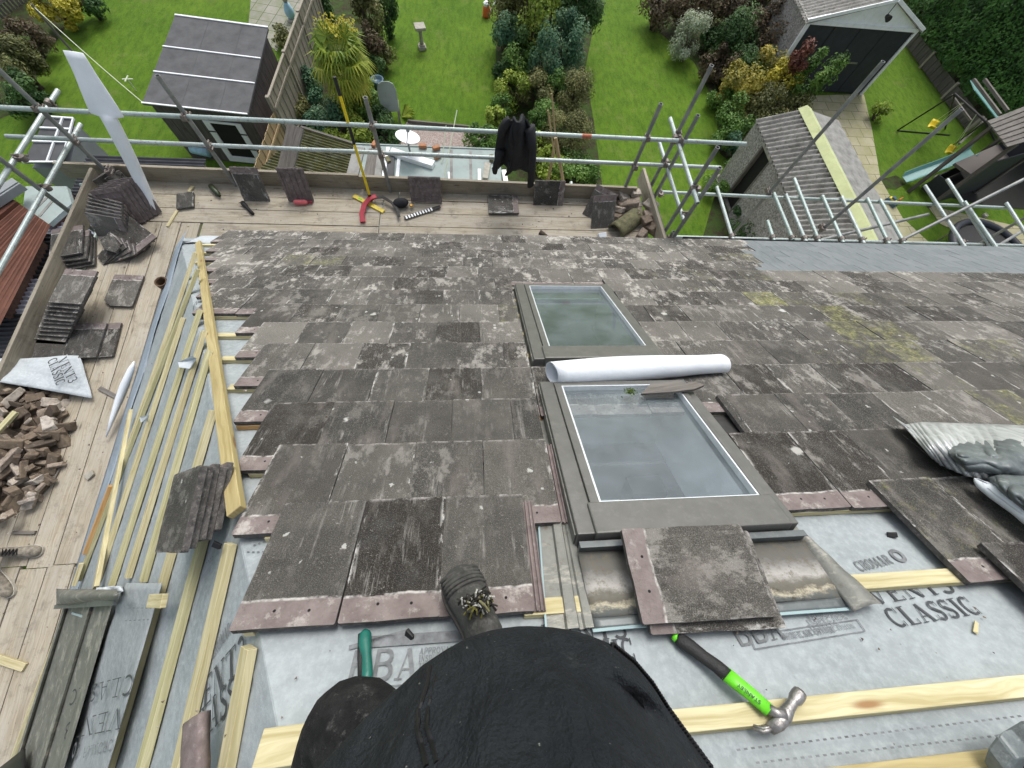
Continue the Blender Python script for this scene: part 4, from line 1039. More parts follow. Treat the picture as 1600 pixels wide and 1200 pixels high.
# ------------------------------------------------------------------ scaffold
TR = 0.0242
def coupler(parent, p, d1, d2, off=None):
    p = Vector(p); d1 = Vector(d1).normalized(); d2 = Vector(d2).normalized()
    mb = MB(); mb.rnd = rng.random()
    n = d1.cross(d2)
    n = n.normalized() if n.length > .1 else d1.orthogonal().normalized()
    mb.tube([p - d1*.028, p + d1*.028], .033, 10)
    q = p + (n*.052 if off is None else Vector(off))
    mb.tube([q - d2*.028, q + d2*.028], .033, 10)
    mb.box(Matrix.Translation((p+q)/2), .035, .035, .035)
    b0 = p + d2*.040; mb.tube([b0 - n*.03, b0 + n*.035], .009, 6); mb.tube([b0 + n*.028, b0 + n*.04], .014, 6)
    b1 = q + d1*.040; mb.tube([b1 - n*.03, b1 + n*.035], .009, 6); mb.tube([b1 - n*.028, b1 - n*.04], .014, 6)
    return mb.build('coupler', MT['coupler'], parent)
def stube(parent, name, p0, p1, mat='tube', r=TR):
    mb = MB(); mb.rnd = rng.random(); mb.pipe(p0, p1, r)
    return mb.build(name, MT[mat], parent, smooth=False)
XA, YA, ZA = Vector((1, 0, 0)), Vector((0, 1, 0)), Vector((0, 0, 1))
sc1 = thing('scaffold', 'galvanised tube scaffold with guard rails round the boarded walkway', 'scaffold', (-1.2, 4.5, 0))
# guard rails along the back
a, b_ = H(-60, 165, 5.75), H(1165, 225, 5.75)
stube(sc1, 'guard_rail', a, b_); top0, top1 = a, b_
c_, d_ = H(10, 213, 5.35), H(1125, 262, 5.35)
stube(sc1, 'guard_rail', c_, d_); low0, low1 = c_, d_
mb = MB()
for px in (872, 888): pass
q0 = top0.lerp(top1, .762); q1 = top0.lerp(top1, .775)
mb.tube([q0, q1], TR+.0012, 12, cap=False); mb.build('paint_band', MT['rustband'], sc1)
# guard rails along the left side
lt = (H(84, 152, 5.55), H(0, 285, 5.55)); dv = (lt[1]-lt[0]).normalized()
stube(sc1, 'guard_rail', lt[0] - dv*.12, lt[0] + dv*6.5)
ll = (H(121, 203, 5.25), H(0, 420, 5.25)); dv2 = (ll[1]-ll[0]).normalized()
stube(sc1, 'guard_rail', ll[0] - dv2*.10, ll[0] + dv2*6.5)
def upright(par, px, py, zref, top_py, mat='tubedull', zbase=0.0, name='standard'):
    q = H(px, py, zref); zt = ztop(q.x, q.y, top_py)
    stube(par, name, (q.x, q.y, zbase), (q.x, q.y, min(zt, 8.2)), mat)
    return q
s1 = upright(sc1, 160, 262, 5.0, 94)
s2 = upright(sc1, 355, 270, 5.0, 118)
s3 = upright(sc1, 605, 280, 5.0, 152)
s4 = upright(sc1, 977, 292, 5.0, 162)
s5 = upright(sc1, 1020, 285, 5.0, 102)
s6 = upright(sc1, 1029, 296, 5.0, 180)
s7 = upright(sc1, 64, 297, 5.25, 150)
s8 = upright(sc1, 1041, 358, 5.0, 230)
s9 = upright(sc1, 1050, 374, 5.0, 262)
for q in (s1, s2, s3, s4, s5):
    if abs(q.x - s1.x) > .1 or True:
        yt = top0.y + (top1.y-top0.y)*(q.x-top0.x)/(top1.x-top0.x); yl = low0.y + (low1.y-low0.y)*(q.x-low0.x)/(low1.x-low0.x)
        coupler(sc1, (q.x, q.y, 5.75), ZA, XA, off=(0, yt-q.y, 0) if abs(yt-q.y) > .03 else (0, -.05, 0))
        coupler(sc1, (q.x, q.y, 5.35), ZA, XA, off=(0, yl-q.y, 0) if abs(yl-q.y) > .03 else (0, -.05, 0))
coupler(sc1, H(28, 247, 5.55), YA, ZA); coupler(sc1, H(66, 293, 5.25), YA, ZA); coupler(sc1, H(76, 160, 5.66), YA, XA)
coupler(sc1, H(172, 264, 5.05), XA, ZA)
# the far ends of the rails over the right-hand return
e0 = (H(1047, 185, 5.72), H(1090, 318, 5.72)); stube(sc1, 'return_rail', *e0)
e1 = (H(1030, 222, 5.32), H(1068, 344, 5.32)); stube(sc1, 'return_rail', *e1)
coupler(sc1, H(1055, 215, 5.74), YA, XA); coupler(sc1, H(1042, 253, 5.34), YA, XA); coupler(sc1, H(1083, 295, 5.72), YA, ZA); coupler(sc1, H(1067, 335, 5.32), YA, ZA)
# under the deck: ledgers and transoms that carry the boards
stube(sc1, 'ledger', (-5.2, 4.46, 4.70), (2.7, 4.40, 4.70)); stube(sc1, 'ledger', (-3.55, 3.55, 4.70), (2.7, 3.52, 4.70))
stube(sc1, 'ledger', (-4.78, 4.7, 4.70), (-4.78, -3.8, 4.70)); stube(sc1, 'ledger', (-3.62, 3.5, 4.70), (-3.62, -3.8, 4.70))
for x in (-3.4, -2.2, -1.35, -.4, .8, 2.0): stube(sc1, 'transom', (x, 3.40, 4.748), (x, 4.62, 4.748))
for y in (3.3, 2.1, .9, -.15, -1.4, -2.6): stube(sc1, 'transom', (-4.95, y, 4.748), (-3.5, y, 4.748))
for (px0, py0, px1, py1) in ((443, 247, 434, 272), (892, 280, 897, 294)):
    p = H(px1, py1, 4.9); stube(sc1, 'putlog_end', p + Vector((0, -.1, -.14)), p + Vector((0, .22, -.10)))
# second, lower run of scaffold along the right-hand eave
sc2 = thing('scaffold', 'lower run of pale scaffold tubes with bare cross tubes beyond the slate eave', 'scaffold', (6, 4.2, 0))
g0 = (H(1030, 300, 4.70), H(1577, 325, 4.70)); stube(sc2, 'ledger', g0[0], g0[1])
g1 = (H(1046, 370, 4.70), H(1640, 385, 4.70)); stube(sc2, 'ledger', g1[0], g1[1])
for a, b_, z in (((1120, 292), (1148, 384), 4.75), ((1199, 345), (1211, 381), 4.75), ((1209, 302), (1239, 375), 4.75), ((1228, 304), (1262, 384), 4.75), ((1241, 279), (1284, 388), 4.75), ((1285, 306), (1322, 390), 4.75), ((1315, 307), (1354, 389), 4.75), ((1355, 310), (1392, 388), 4.75),
                 ((1375, 312), (1413, 381), 4.75), ((1445, 290), (1513, 394), 4.75), ((1480, 280), (1553, 394), 4.75), ((1507, 315), (1563, 396), 4.80), ((1572, 317), (1618, 389), 4.75)):
    p, q = H(*a, z), H(*b_, z); stube(sc2, 'transom', p, q)
    f = lambda g, x: g[0].lerp(g[1], (x-g[0].x)/(g[1].x-g[0].x))
    coupler(sc2, f(g1, q.x), XA, YA, off=(0, 0, .05))
u1 = upright(sc2, 1200, 303, 4.7, 96); u2 = upright(sc2, 1285, 358, 4.7, 170)
stube(sc2, 'brace', VY(1600, 280, 4.62), VY(1385, 387, 3.86), 'tubedull'); stube(sc2, 'brace', VY(1640, 335, 4.55), VY(1553, 388, 3.9), 'tubedull')
stube(sc2, 'brace', H(1450, 335, 4.62), H(1240, 385, 4.40), 'tubedull')
upright(sc2, 1046, 372, 4.7, 362); upright(sc2, 1620, 330, 4.7, 240)
coupler(sc2, H(1201, 302, 4.72), ZA, XA); coupler(sc2, H(1285, 358, 4.72), ZA, XA); coupler(sc2, H(1046, 371, 4.72), XA, ZA); coupler(sc2, H(1031, 300, 4.72), XA, ZA)
# ------------------------------------------------------------------ boards
def plank(name, label, cat, p0, p1, w, h, up, mat, group=None, bevel=.003):
    mb = MB(); mb.rnd = rng.random(); mb.beam(p0, p1, w, h, up)
    o = mb.build(name, MT[mat], bevel=bevel); tag(o, label, cat, group); return o
BT = .038; zb = ZD - BT
ys = [3.57, 3.797, 4.024, 4.251]
nm = ['nearest the tiles', 'second from the tiles', 'third from the tiles', 'against the toe board']
for i, y in enumerate(ys):
    j = -1.30 + (.02 if i < 2 else -.35 + .2*i)
    for (x0, x1, side) in ((-4.74 + (1.262 if i == 0 else 0), j-.006, 'left'), (j+.006, 2.42, 'right')):
        dz = rng.uniform(-.004, .004)
        plank('scaffold_board', f'scaffold board of the far walkway, {nm[i]}, {side} of the joint', 'scaffold board',
              (x0, y+.1125, zb+dz), (x1, y+.1125-.01, zb+dz), .2175, BT, ZA, 'board', 'boards of the walkway')
nm2 = ['nearest the roof', 'second from the roof', 'third from the roof', 'fourth from the roof', 'against the toe board']
for i in range(5):
    x = -3.60 - .2265*i
    for (y0, y1, t) in ((3.785, -.19 + .02*(i % 2), 'beyond the shoes'), (-.196 + .02*(i % 2), -3.9, 'nearer than the shoes')):
        dz = rng.uniform(-.004, .004)
        plank('scaffold_board', f'scaffold board of the left walkway, {nm2[i]}, {t}', 'scaffold board',
              (x-.02, y0, zb+dz), (x+.03 if y1 > -1 else x+.02, y1, zb+dz), .2175, BT, ZA, 'board', 'boards of the walkway')
# toe boards stand on edge
def toe(label, p0, p1, zh=.225, th=.038, mat='toe'):
    p0, p1 = Vector(p0), Vector(p1)
    mb = MB(); mb.rnd = rng.random(); mb.beam(p0, p1, th, zh, ZA)
    o = mb.build('toe_board', MT[mat], bevel=.003); return tag(o, label, 'toe board', 'toe boards on edge round the walkway')
zt = ZD - .005
toe('weathered toe board on edge along the far walkway, left of the yellow pole', (-5.25, 4.49, zt), (-1.545, 4.445, zt))
toe('weathered toe board on edge from the yellow pole to the broken tile heap', (-1.535, 4.425, zt), (2.28, 4.37, zt))
toe('long toe board on edge along the outer side of the left walkway', (-4.79, 4.42, zt), (-4.88, -3.8, zt))
toe('pale end board on edge at the right end of the far walkway', (2.425, 4.72, zt+.02), (2.52, 3.36, zt+.02), .225, .038, 'board')
toe('grey board on edge behind the pale end board', (2.47, 4.66, zt-.02), (2.565, 3.36, zt-.02), .225, .034, 'oldwood')
# ------------------------------------------------------------------ loose tiles
def put_tile(m, label, group=None, name='loose_roof_tile', L=.42, w=.325, broken=None, under=False, th=.022, moss=0.0, pale=.25, lip=False, nibs=True):
    mb = MB(); mb.rnd = rng.random(); mb.av = moss; mb.bv = pale
    tile_geo(mb, m, w, L, th, lip, broken, .002, nibs, under)
    o = mb.build(name, tmats()); return tag(o, label, 'roof tile', group)
def flat_m(A, B, up=ZA, w=.325, L=.42, dz=0.0):
    """matrix of a tile lying with its tail end middle at A and its head towards B"""
    A, B = Vector(A), Vector(B); up = Vector(up)
    y = (B-A); y = (y - up*y.dot(up)).normalized(); x = y.cross(up); c = (A+B)/2
    m = Matrix((x, y, up)).transposed().to_4x4(); m.translation = c - y*L/2 - x*w/2 + up*(.022 + .016 + dz)
    return m
def flat_px(a, b_, z=ZD, dz=0.0, up=ZA, **k):
    return flat_m(H(*a, z), H(*b_, z), up, dz=dz)
def stand_m(base, facing, lean, w=.325, L=.42, land=False, flip=False):
    """tile standing on an edge: base = middle of the bottom edge, facing = horizontal way the seen face looks, lean back in degrees"""
    f = Vector(facing).normalized(); up = ZA*math.cos(rad(lean)) - f*math.sin(rad(lean)); n = f*math.cos(rad(lean)) + ZA*math.sin(rad(lean))
    if flip: n = -n
    y = up if not land else up.cross(n); 
    x = y.cross(n)
    m = Matrix((x, y, n)).transposed().to_4x4()
    h, ww = (L, w) if not land else (w, L)
    c = Vector(base) + up*h/2 + (n*.0 if not flip else -n*.022)
    m.translation = c - x*w/2 - y*L/2
    return m
def chip(corner, a, b_):
    def f(poly, w, L):
        out = []
        for (x, y) in poly:
            cx = {'tl': (0, 0), 'tr': (w, 0), 'hl': (0, L), 'hr': (w, L)}[corner]
            if abs(x-cx[0])/a + abs(y-cx[1])/b_ < 1:
                k = 1/(abs(x-cx[0])/a + abs(y-cx[1])/b_ + 1e-3); k = min(k, 30)
                sx = 1 if cx[0] == 0 else -1; sy = 1 if cx[1] == 0 else -1
                t = (abs(x-cx[0])/a + .15)/((abs(x-cx[0])/a + abs(y-cx[1])/b_) + .3)
                out.append((cx[0] + sx*a*t + rng.uniform(-.006, .006), cx[1] + sy*b_*(1-t) + rng.uniform(-.006, .006)))
            else: out.append((x, y))
        return out
    return f
def shard(w, L, n=9):
    def f(poly, w0, L0):
        q = []
        for i in range(n):
            a = 2*math.pi*i/n; r = rng.uniform(.72, 1.1)
            q.append((w0/2 + w/2*r*math.cos(a), L0/2 + L/2*r*math.sin(a)))
        return q
    return f
YN = -YA
put_tile(stand_m(H(402, 316, ZD) + Vector((0, 0, 0)), YN, 22, pale=0) if False else stand_m(H(402, 315, ZD), YN, 20), 'grey tile standing on its end against the toe board, left of the mauve one', pale=.35)
put_tile(stand_m(H(472, 312, ZD), YN, 18, flip=True), 'mauve underside of a tile standing on its end above the pink bottle', under=True, pale=.4)
put_tile(stand_m(H(667, 314, ZD), YN, 22, flip=True, land=True), 'mauve ribbed underside of a tile on its long edge against the toe board', under=True, pale=.4)
put_tile(stand_m(H(856, 321, ZD), YN, 24, land=True), 'dark tile on its long edge against the toe board under the hanging jacket', pale=.3)
put_tile(flat_px((762, 322), (810, 322), dz=0), 'dark tile lying flat on the far walkway below the jacket', pale=.3)
put_tile(stand_m(H(925, 343, ZD), (-.55, -.8, 0), 42), 'grey tile leaning at a slant at the left of the broken tile heap', pale=.4)
put_tile(stand_m(H(941, 357, ZD), (.1, -1, 0), 38), 'dark grey tile propped upright in front of the broken tile heap', pale=.3)
put_tile(flat_px((300, 316), (283, 317)), 'small dark cut tile lying on the far walkway beside a stick', L=.27, w=.20, pale=.2) if False else put_tile(flat_m(H(292, 300, ZD), H(292, 332, ZD), w=.2, L=.26), 'small dark cut tile lying on the far walkway beside a stick', L=.26, w=.20, pale=.2, nibs=False)
# broken tile heap in the right corner
def chunk(name, p, size, label, cat, group, mat='rubble', seed=None, rnd=None, flat=.55):
    r = random.Random(seed if seed is not None else rng.random())
    bm_ = MB(); bm_.rnd = r.random() if rnd is None else rnd
    # rough block: a box with its corners pulled about and one or two cut faces
    sx, sy, sz = size
    pts = []
    for k in range(8):
        x = (-1, 1)[k & 1]*sx/2*r.uniform(.62, 1.1); y = (-1, 1)[(k >> 1) & 1]*sy/2*r.uniform(.62, 1.1); z = (-1, 1)[(k >> 2) & 1]*sz/2*r.uniform(.65, 1.1)
        pts.append(Vector((x, y, z)))
    m = Matrix.Translation(p) @ Matrix.Rotation(r.uniform(0, 6.28), 4, 'Z') @ Matrix.Rotation(r.uniform(-flat, flat), 4, 'X') @ Matrix.Rotation(r.uniform(-flat, flat), 4, 'Y')
    i = [bm_.vert(m @ q) for q in pts]
    for q in ((0, 2, 3, 1), (4, 5, 7, 6), (0, 1, 5, 4), (2, 6, 7, 3), (0, 4, 6, 2), (1, 3, 7, 5)): bm_.face([i[k] for k in q])
    o = bm_.build(name, MT[mat], bevel=min(size)*.12); return tag(o, label, cat, group)
for k, (px, py, dz, sx, sy, sz, rn) in enumerate(((945, 318, .02, .22, .16, .06, .93), (970, 312, .05, .16, .14, .05, .97), (980, 325, .03, .25, .16, .08, .75), (988, 314, .08, .12, .10, .05, .95), (965, 333, .03, .14, .12, .06, .9), (990, 340, .04, .16, .10, .06, .7), (1010, 345, .04, .16, .12, .08, .78), (1012, 332, .07, .12, .16, .07, .93), (1016, 362, .04, .16, .14, .09, .6), (1000, 372, .03, .12, .09, .07, .72), (1004, 355, .07, .1, .1, .06, .5), (958, 345, .03, .16, .1, .05, .45))):
    chunk('broken_tile', H(px, py, ZD) + Vector((0, 0, dz*1.5+.02)), (sx*1.35, sy*1.4, sz*1.5), 'chunk of broken tile in the heap at the right end of the far walkway', 'broken tile', 'broken tile heap by the end board', seed=k+40, rnd=rn, mat='rubble')
mb = MB()
A, B = H(948, 374, ZD), H(1003, 334, ZD); dr = (B-A); dr.z = 0; L = .46; dr.normalize(); sd_ = Vector((-dr.y, dr.x, 0))
def rt(u, v):
    a = math.pi*v; return (A+B)/2 + dr*(L*(u-.5)) + sd_*(.13*math.cos(a)) + Vector((0, 0, .03 + .13*math.sin(a)))
mb.sheet(rt, 8, 12, -.022); tag(mb.build('ridge_tile', MT['mossy'], smooth=True), 'mossy half-round ridge tile lying against the broken tile heap', 'ridge tile')
chunk('mortar_lump', H(940, 370, ZD) + Vector((0, 0, .03)), (.12, .07, .05), 'pale lump of mortar at the tip of the mossy ridge tile', 'mortar', None, mat='white', seed=3)
mb = MB(); mb.rnd = .4; mb.tube([H(843, 365, ZD)+Vector((0, 0, .03)), H(856, 372, ZD)+Vector((0, 0, .02)), H(885, 373, ZD)+Vector((0, 0, .015))], .02, 8, rs=[.035, .02, .008])
tag(mb.build('debris_twig', MT['bark'], smooth=True), 'dark twisted twig on the far walkway at the tile edge', 'twig')
# ---- left corner: stacks
for i in range(5):                                       # upright stack leaning right, undersides to the viewer
    f = Vector((.28, -.96, 0)); base = H(220, 342, ZD) + Vector((.05, .012, 0))*(2-i)*.9 + f*(.03*(i-2))
    put_tile(stand_m(base, f, 30, flip=True), 'mauve tile leaning in the upright stack beside the white roll', 'tiles leaning beside the white roll', under=(i == 4), pale=.35)
for i in range(6):                                       # fan of tiles lying on their edges
    t0_, t1_ = H(131 - i*2, 300 + i*7, ZD + .31), H(203 - i*3, 322 + i*5.5, ZD + .27); dd0 = (t1_-t0_); dd0.z = 0; dd0.normalize(); f = Vector((dd0.y, -dd0.x, 0))
    cb = (t0_+t1_)/2; m = stand_m(Vector((cb.x, cb.y, ZD)) + f*.10, f, 14 + 3*i, land=True)
    put_tile(m, 'tile standing on its long edge in the fanned row by the left toe board', 'fanned tiles in the far left corner', pale=.5)
for i, (px, py) in enumerate(((183, 300), (193, 294), (203, 298))):
    put_tile(stand_m(H(px, py, ZD), (.75, -.6, 0), 8+5*i, L=.22, w=.2), 'cut tile standing on end in the far left corner behind the fanned pile', 'cut tiles on end in the far left corner', L=.22, w=.2, pale=.45, nibs=False)
put_tile(flat_m(H(186, 352, ZD+.10), H(234, 390, ZD+.10), Vector((.06, -.14, 1)).normalized()), 'large dark tile tipped across the left walkway in front of the fanned pile', pale=.2)
put_tile(flat_m(H(176, 362, ZD+.03), H(222, 402, ZD+.01), Vector((.1, -.2, 1)).normalized()), 'tile half hidden under the large dark tipped tile', pale=.6)
put_tile(flat_m(H(158, 345, ZD+.05), H(180, 370, ZD+.05), Vector((-.2, -.3, 1)).normalized()), 'pale broken tile between the flat pile and the large tipped tile', broken=chip('tr', .2, .25), pale=1.0)
put_tile(flat_m(H(168, 372, ZD+.13), H(186, 395, ZD+.11), Vector((-.1, -.3, 1)).normalized()), 'pale snapped tile corner lying on top beside the flat pile', broken=shard(.18, .24), pale=1.0)
for i in range(4):
    put_tile(flat_m(H(166+i*6, 405+i*2, ZD+.02+.02*(3-i)), H(205+i*5, 392+i*4, ZD+.03), Vector((-.25, -.35, 1)).normalized()), 'narrow tile offcut in the loose bundle under the tipped tile', 'offcuts under the tipped tile', w=.14, L=.36, pale=.6, nibs=False)
for i in range(4):
    m = flat_m(H(121, 420+i*2, ZD), H(127, 362+i*2, ZD), dz=.038*(3-i) ) @ Matrix.Rotation(rad((1.5, -2, 1, 3)[i]), 4, 'Z')
    m.translation += Vector(((0, .02, .035, .05)[i], (0, -.01, -.02, -.03)[i], 0))
    put_tile(m, 'dark tile in the neat flat pile against the left toe board', 'flat pile by the left toe board', pale=.2)
N_ = 11
b0, b1 = H(92, 512, ZD+.02), H(116, 448, ZD+.34)
for i in range(N_):
    t = i/(N_-1); c = b0.lerp(b1, t); c.z = ZD + .031*i
    m = flat_m(c - Vector((.02, .21, 0)), c + Vector((.02, .21, 0)), dz=0) @ Matrix.Rotation(rad(rng.uniform(-2.5, 2.5)), 4, 'Z')
    put_tile(m, 'dark tile in the tall stepped stack against the left toe board', 'tall stepped stack on the left walkway', pale=.25)
put_tile(flat_m(H(188, 478, ZD), H(205, 435, ZD)), 'single grey tile with a snapped corner lying on the left walkway', broken=chip('tl', .09, .07), pale=.5)
put_tile(flat_m(H(82, 560, ZD), H(92, 520, ZD)), 'dark tile lying under the tall stepped stack', pale=.05)
put_tile(flat_m(H(134, 560, ZD), H(150, 512, ZD), dz=.03), 'tile lying flat in front of the tall stepped stack, with white specks', pale=.3)
put_tile(flat_m(H(156, 556, ZD), H(168, 512, ZD), dz=0), 'tile edge showing from under the white-specked flat tile', pale=.5)
plank('stick', 'short yellow stick lying beside the small cut tile', 'stick', H(278, 330, ZD), H(263, 355, ZD), .035, .02, ZA, 'batten')
plank('stick', 'yellow stub of batten sticking out behind the small cut tile', 'stick', H(302, 292, ZD), H(296, 301, ZD), .04, .02, ZA, 'batten')
# ---- stack of tiles on the left slope
for i in range(5):
    c = LS(288 + 9*(4-i), 797 - 3*(4-i), .035 + .024*i); w = .29 - .01*(4-i); L = .33 + .03*(4-i)
    x = LU.cross(LN); y = LU
    m = Matrix((x, y, LN)).transposed().to_4x4() @ Matrix.Rotation(rad((3, -2, 2, -1, 0)[i]), 4, 'Z'); m.translation = c - m.to_3x3() @ Vector((w/2, L/2, 0)) + LN*.022
    put_tile(m, 'tile in the small pile lying on the yellow battens of the left slope', 'pile of tiles on the left slope', w=w, L=L, pale=(1, 1, .9, .8, .15)[i], nibs=False)
mb = MB(); mb.rnd = .2
A, B = LS(322, 1118, .05), LS(318, 1230, .05); y = (B-A).normalized(); x = y.cross(LN)
def cutt(u, v): return A + y*(.34*v) + x*(.13*(u-.5)) + LN*(.02*math.sin(math.pi*u) + .03 + .004*mnoise.noise(Vector((u*4, v*6, 0))))
mb.sheet(cutt, 10, 12, .03); tag(mb.build('tile_offcut', MT['bare'], smooth=True), 'narrow grey-mauve tile offcut lying between battens near the hip', 'tile offcut')
# loose tiles on the apron of the near window
A, B = RF(1215, 975, .075), RF(1002, 988, .075)
x0 = RC(1110, 925, .08)
m = frame(R2(1.045, .585, .060), -Vector((0, 0, 0)) + (R2(1.045, .30, 0) - R2(1.045, .585, 0)), R2(.6, .585, 0) - R2(1.045, .585, 0))
def apron_tile(px_tl, px_bl, px_tr, off, label, w, L, pale):
    tl, bl, tr = RF(*px_tl, off + .028), RF(*px_bl, off - .034), RF(*px_tr, off + .028)
    y = (tl - tr).normalized()                            # head end to the left
    x = (bl - tl); x = (x - y*x.dot(y)).normalized(); n = x.cross(y)
    if n.dot(RN) < 0: x = -x; n = -n; o = bl
    else: o = tl
    mm = Matrix((x, y, n)).transposed().to_4x4(); mm.translation = o - y*L
    return put_tile(mm, label, w=w, L=L, pale=pale, nibs=False)
apron_tile((1003, 880), (1018, 992), (1205, 872), .078, 'lower of two tiles lying crosswise on the apron of the near roof window', .285, .42, .25)
apron_tile((985, 856), (1005, 976), (1168, 848), .112, 'upper of two tiles lying crosswise on the apron of the near roof window', .275, .42, .3)
mb = MB(); mb.rnd = .3; mb.bv = .9
q = RF(1042, 603, .14); mm = frame(q, (1, .12, 0), RS) @ Matrix.Rotation(rad(8), 4, 'X')
mb.prism([(-.16, -.03), (-.02, -.045), (.13, -.05), (.20, -.03), (.17, .005), (.10, .0), (.09, .028), (-.08, .03)], mm, .014, 0, 0, 0)
tag(mb.build('tile_shard', MT['oldwood']), 'pale splinter of tile wedged under the white roll above the near window', 'tile shard')
mb = MB()
q = RF(985, 614, .12)
for i in range(160):
    a, r_ = rng.uniform(0, 6.28), abs(rng.gauss(0, .018)); p = q + XA*math.cos(a)*r_*1.3 + RS*math.sin(a)*r_ + RN*rng.uniform(0, .02)
    mb.rnd = rng.random(); d = Vector((rng.uniform(-1, 1), rng.uniform(-1, 1), rng.uniform(0, 1)))*.009
    i0 = [mb.vert(p), mb.vert(p+d), mb.vert(p + d.orthogonal()*.6)]; mb.face(i0)
tag(mb.build('moss_tuft', MT['moss']), 'small tuft of green moss at the top edge of the near roof window', 'moss')
# ------------------------------------------------------------------ membranes, rolls, sheets
mb = MB()
A, B = RF(862, 583, .135), RF(1127, 568, .125); ax = (B-A).normalized()
n1 = 34
def roll(u, v):
    a = v*2*math.pi*1.35; p = A.lerp(B, u); r = (.058 + .012*v)*(1 + .03*math.sin(u*5)) ; r *= (.86 + .2*math.sin(math.pi*min(1, u*1.05 + .1)))
    e1 = RN; e2 = ax.cross(RN)
    return p + (e1*math.cos(a) + e2*math.sin(a))*r + e1*.0 + ax*.02*math.sin(a)*(u > .9 or u < .1)
mb.sheet(roll, 20, n1, .0015); o = mb.build('membrane_roll', MT['whitebright'], smooth=True); tag(o, 'white rolled membrane lying between the two roof windows', 'membrane roll')
# long white strip leaning over the rails
base = H(245, 330, ZD + .02)
pr = H(164, 176, 5.80); dirn = (pr - base)
mb = MB()
prof = [(0, .050, .042), (.04, .058, .05), (.2, .062, .05), (.4, .068, .05), (.6, .072, .05), (.8, .078, .045), (.93, .082, .035), (.97, .085, .03), (.985, .150, .018), (1.0, .158, .016), (1.1, .142, .014), (1.2, .125, .014), (1.3, .105, .014), (1.36, .098, .014), (1.42, .092, .014), (1.47, .085, .010)]
pts = []
rings = []
t_ = dirn.normalized(); side = t_.cross(YA).normalized(); nn_ = side.cross(t_)
for k, (f_, hw, th) in enumerate(prof):
    c = base + dirn*f_ + nn_*(.03*math.sin(f_*5)) + side*(.03*math.sin(f_*4+1) - .0*f_)
    ring_ = []
    for j in range(16):
        a = 2*math.pi*j/16; ring_.append(c + side*hw*math.cos(a) + nn_*th*math.sin(a)*(1 + .3*math.sin(3*a + k)))
    rings.append(ring_)
mb.loft(rings); tag(mb.build('membrane_strip', MT['whitebright'], smooth=True), 'long white folded membrane strip leaning out over the guard rails', 'membrane strip')
# white offcut curled along the left eave
mb = MB()
A, B = LS(216, 566, .03), LS(172, 684, .02)
dd = (B-A); rings = []
for k, (f_, r_) in enumerate(((0, .01), (.1, .045), (.3, .062), (.5, .055), (.75, .035), (1.0, .008))):
    c = A + dd*f_ - LU*(.06*math.sin(math.pi*f_)) ; rings.append([c + LN*(.03 + r_*.6*math.sin(2*math.pi*j/12)) + LU*r_*math.cos(2*math.pi*j/12) for j in range(12)])
mb.loft(rings); tag(mb.build('membrane_offcut', MT['whitebright'], smooth=True), 'white curled membrane offcut hanging at the left eave', 'membrane offcut')
for (pts_, lab) in ((((278, 566), (300, 556), (306, 560), (296, 576), (280, 574)), 'small white scrap of membrane among the battens of the left slope'), (((218, 652), (232, 648), (230, 657), (220, 660)), 'tiny white scrap of membrane low among the left battens')):
    mb = MB(); c = [LS(x, y, .045 + .02*math.sin(i*2)) for i, (x, y) in enumerate(pts_)]; i0 = [mb.vert(q) for q in c] + [mb.vert(q - LN*.004) for q in c]; n = len(c)
    mb.face(list(range(n))); mb.face(list(reversed(range(n, 2*n))))
    for j in range(n): mb.face((j, (j+1) % n, n + (j+1) % n, n + j)[::-1])
    tag(mb.build('membrane_scrap', MT['white']), lab, 'membrane scrap')
# sheet of underlay over the rubble on the left walkway
mb = MB()
def usheet(u, v):
    p = H(-40 + 165*u + 18*v*u, 562 - 6*u + (28 + 38*u)*v, ZD + .06 + .17*(1-u)*(.6+.4*v))
    return p + Vector((0, 0, .02*mnoise.noise(Vector((u*4, v*3, 0))) + .012*math.sin(u*9 + v*3)))
mb.sheet(usheet, 26, 10, .002); us = mb.build('underlay_sheet', MT['fleecelight'], smooth=True); tag(us, 'loose printed sheet of grey underlay thrown over the rubble heap', 'underlay sheet')
def sheet_text(txt, pa, pb, h, z):
    mbx = MB(); A, B = H(*pa, z), H(*pb, z); d = (B-A); z_ = ZA; up = z_.cross(d).normalized()
    lettering(mbx, frame(A, d, up), txt, h, width=d.length); mbx.build('printed_word', MT['ink'], us)
sheet_text('VENT3', (90, 563), (108, 600), .085, ZD+.145); sheet_text('CLASSIC', (74, 564), (88, 603), .085, ZD+.155)
# ------------------------------------------------------------------ rubble heap
poly = [(0, 588), (60, 604), (108, 622), (104, 650), (96, 680), (92, 720), (78, 752), (52, 782), (30, 800), (0, 812)]
def inside(x, y):
    c = False; n = len(poly)
    for i in range(n):
        x1, y1 = poly[i]; x2, y2 = poly[(i+1) % n]
        if (y1 > y) != (y2 > y) and x < (x2-x1)*(y-y1)/(y2-y1) + x1: c = not c
    return c
r = random.Random(11); cnt = 0
while cnt < 165:
    x, y = r.uniform(-45, 110), r.uniform(588, 815)
    if not inside(max(x, 1), y): continue
    e = min(1.0, max(0, (112 - x - abs(y-670)*.12)/95)); z = ZD + .02 + .20*e*r.random()**.6
    s = r.uniform(.05, .13)
    chunk('rubble_chunk', H(x, y, z), (s*r.uniform(1.3, 2.2), s*.85, s*.55), 'brown chunk of broken tile and mortar in the rubble heap on the left walkway', 'rubble', 'rubble heap on the left walkway', seed=cnt+100, flat=.8); cnt += 1
mb = MB()
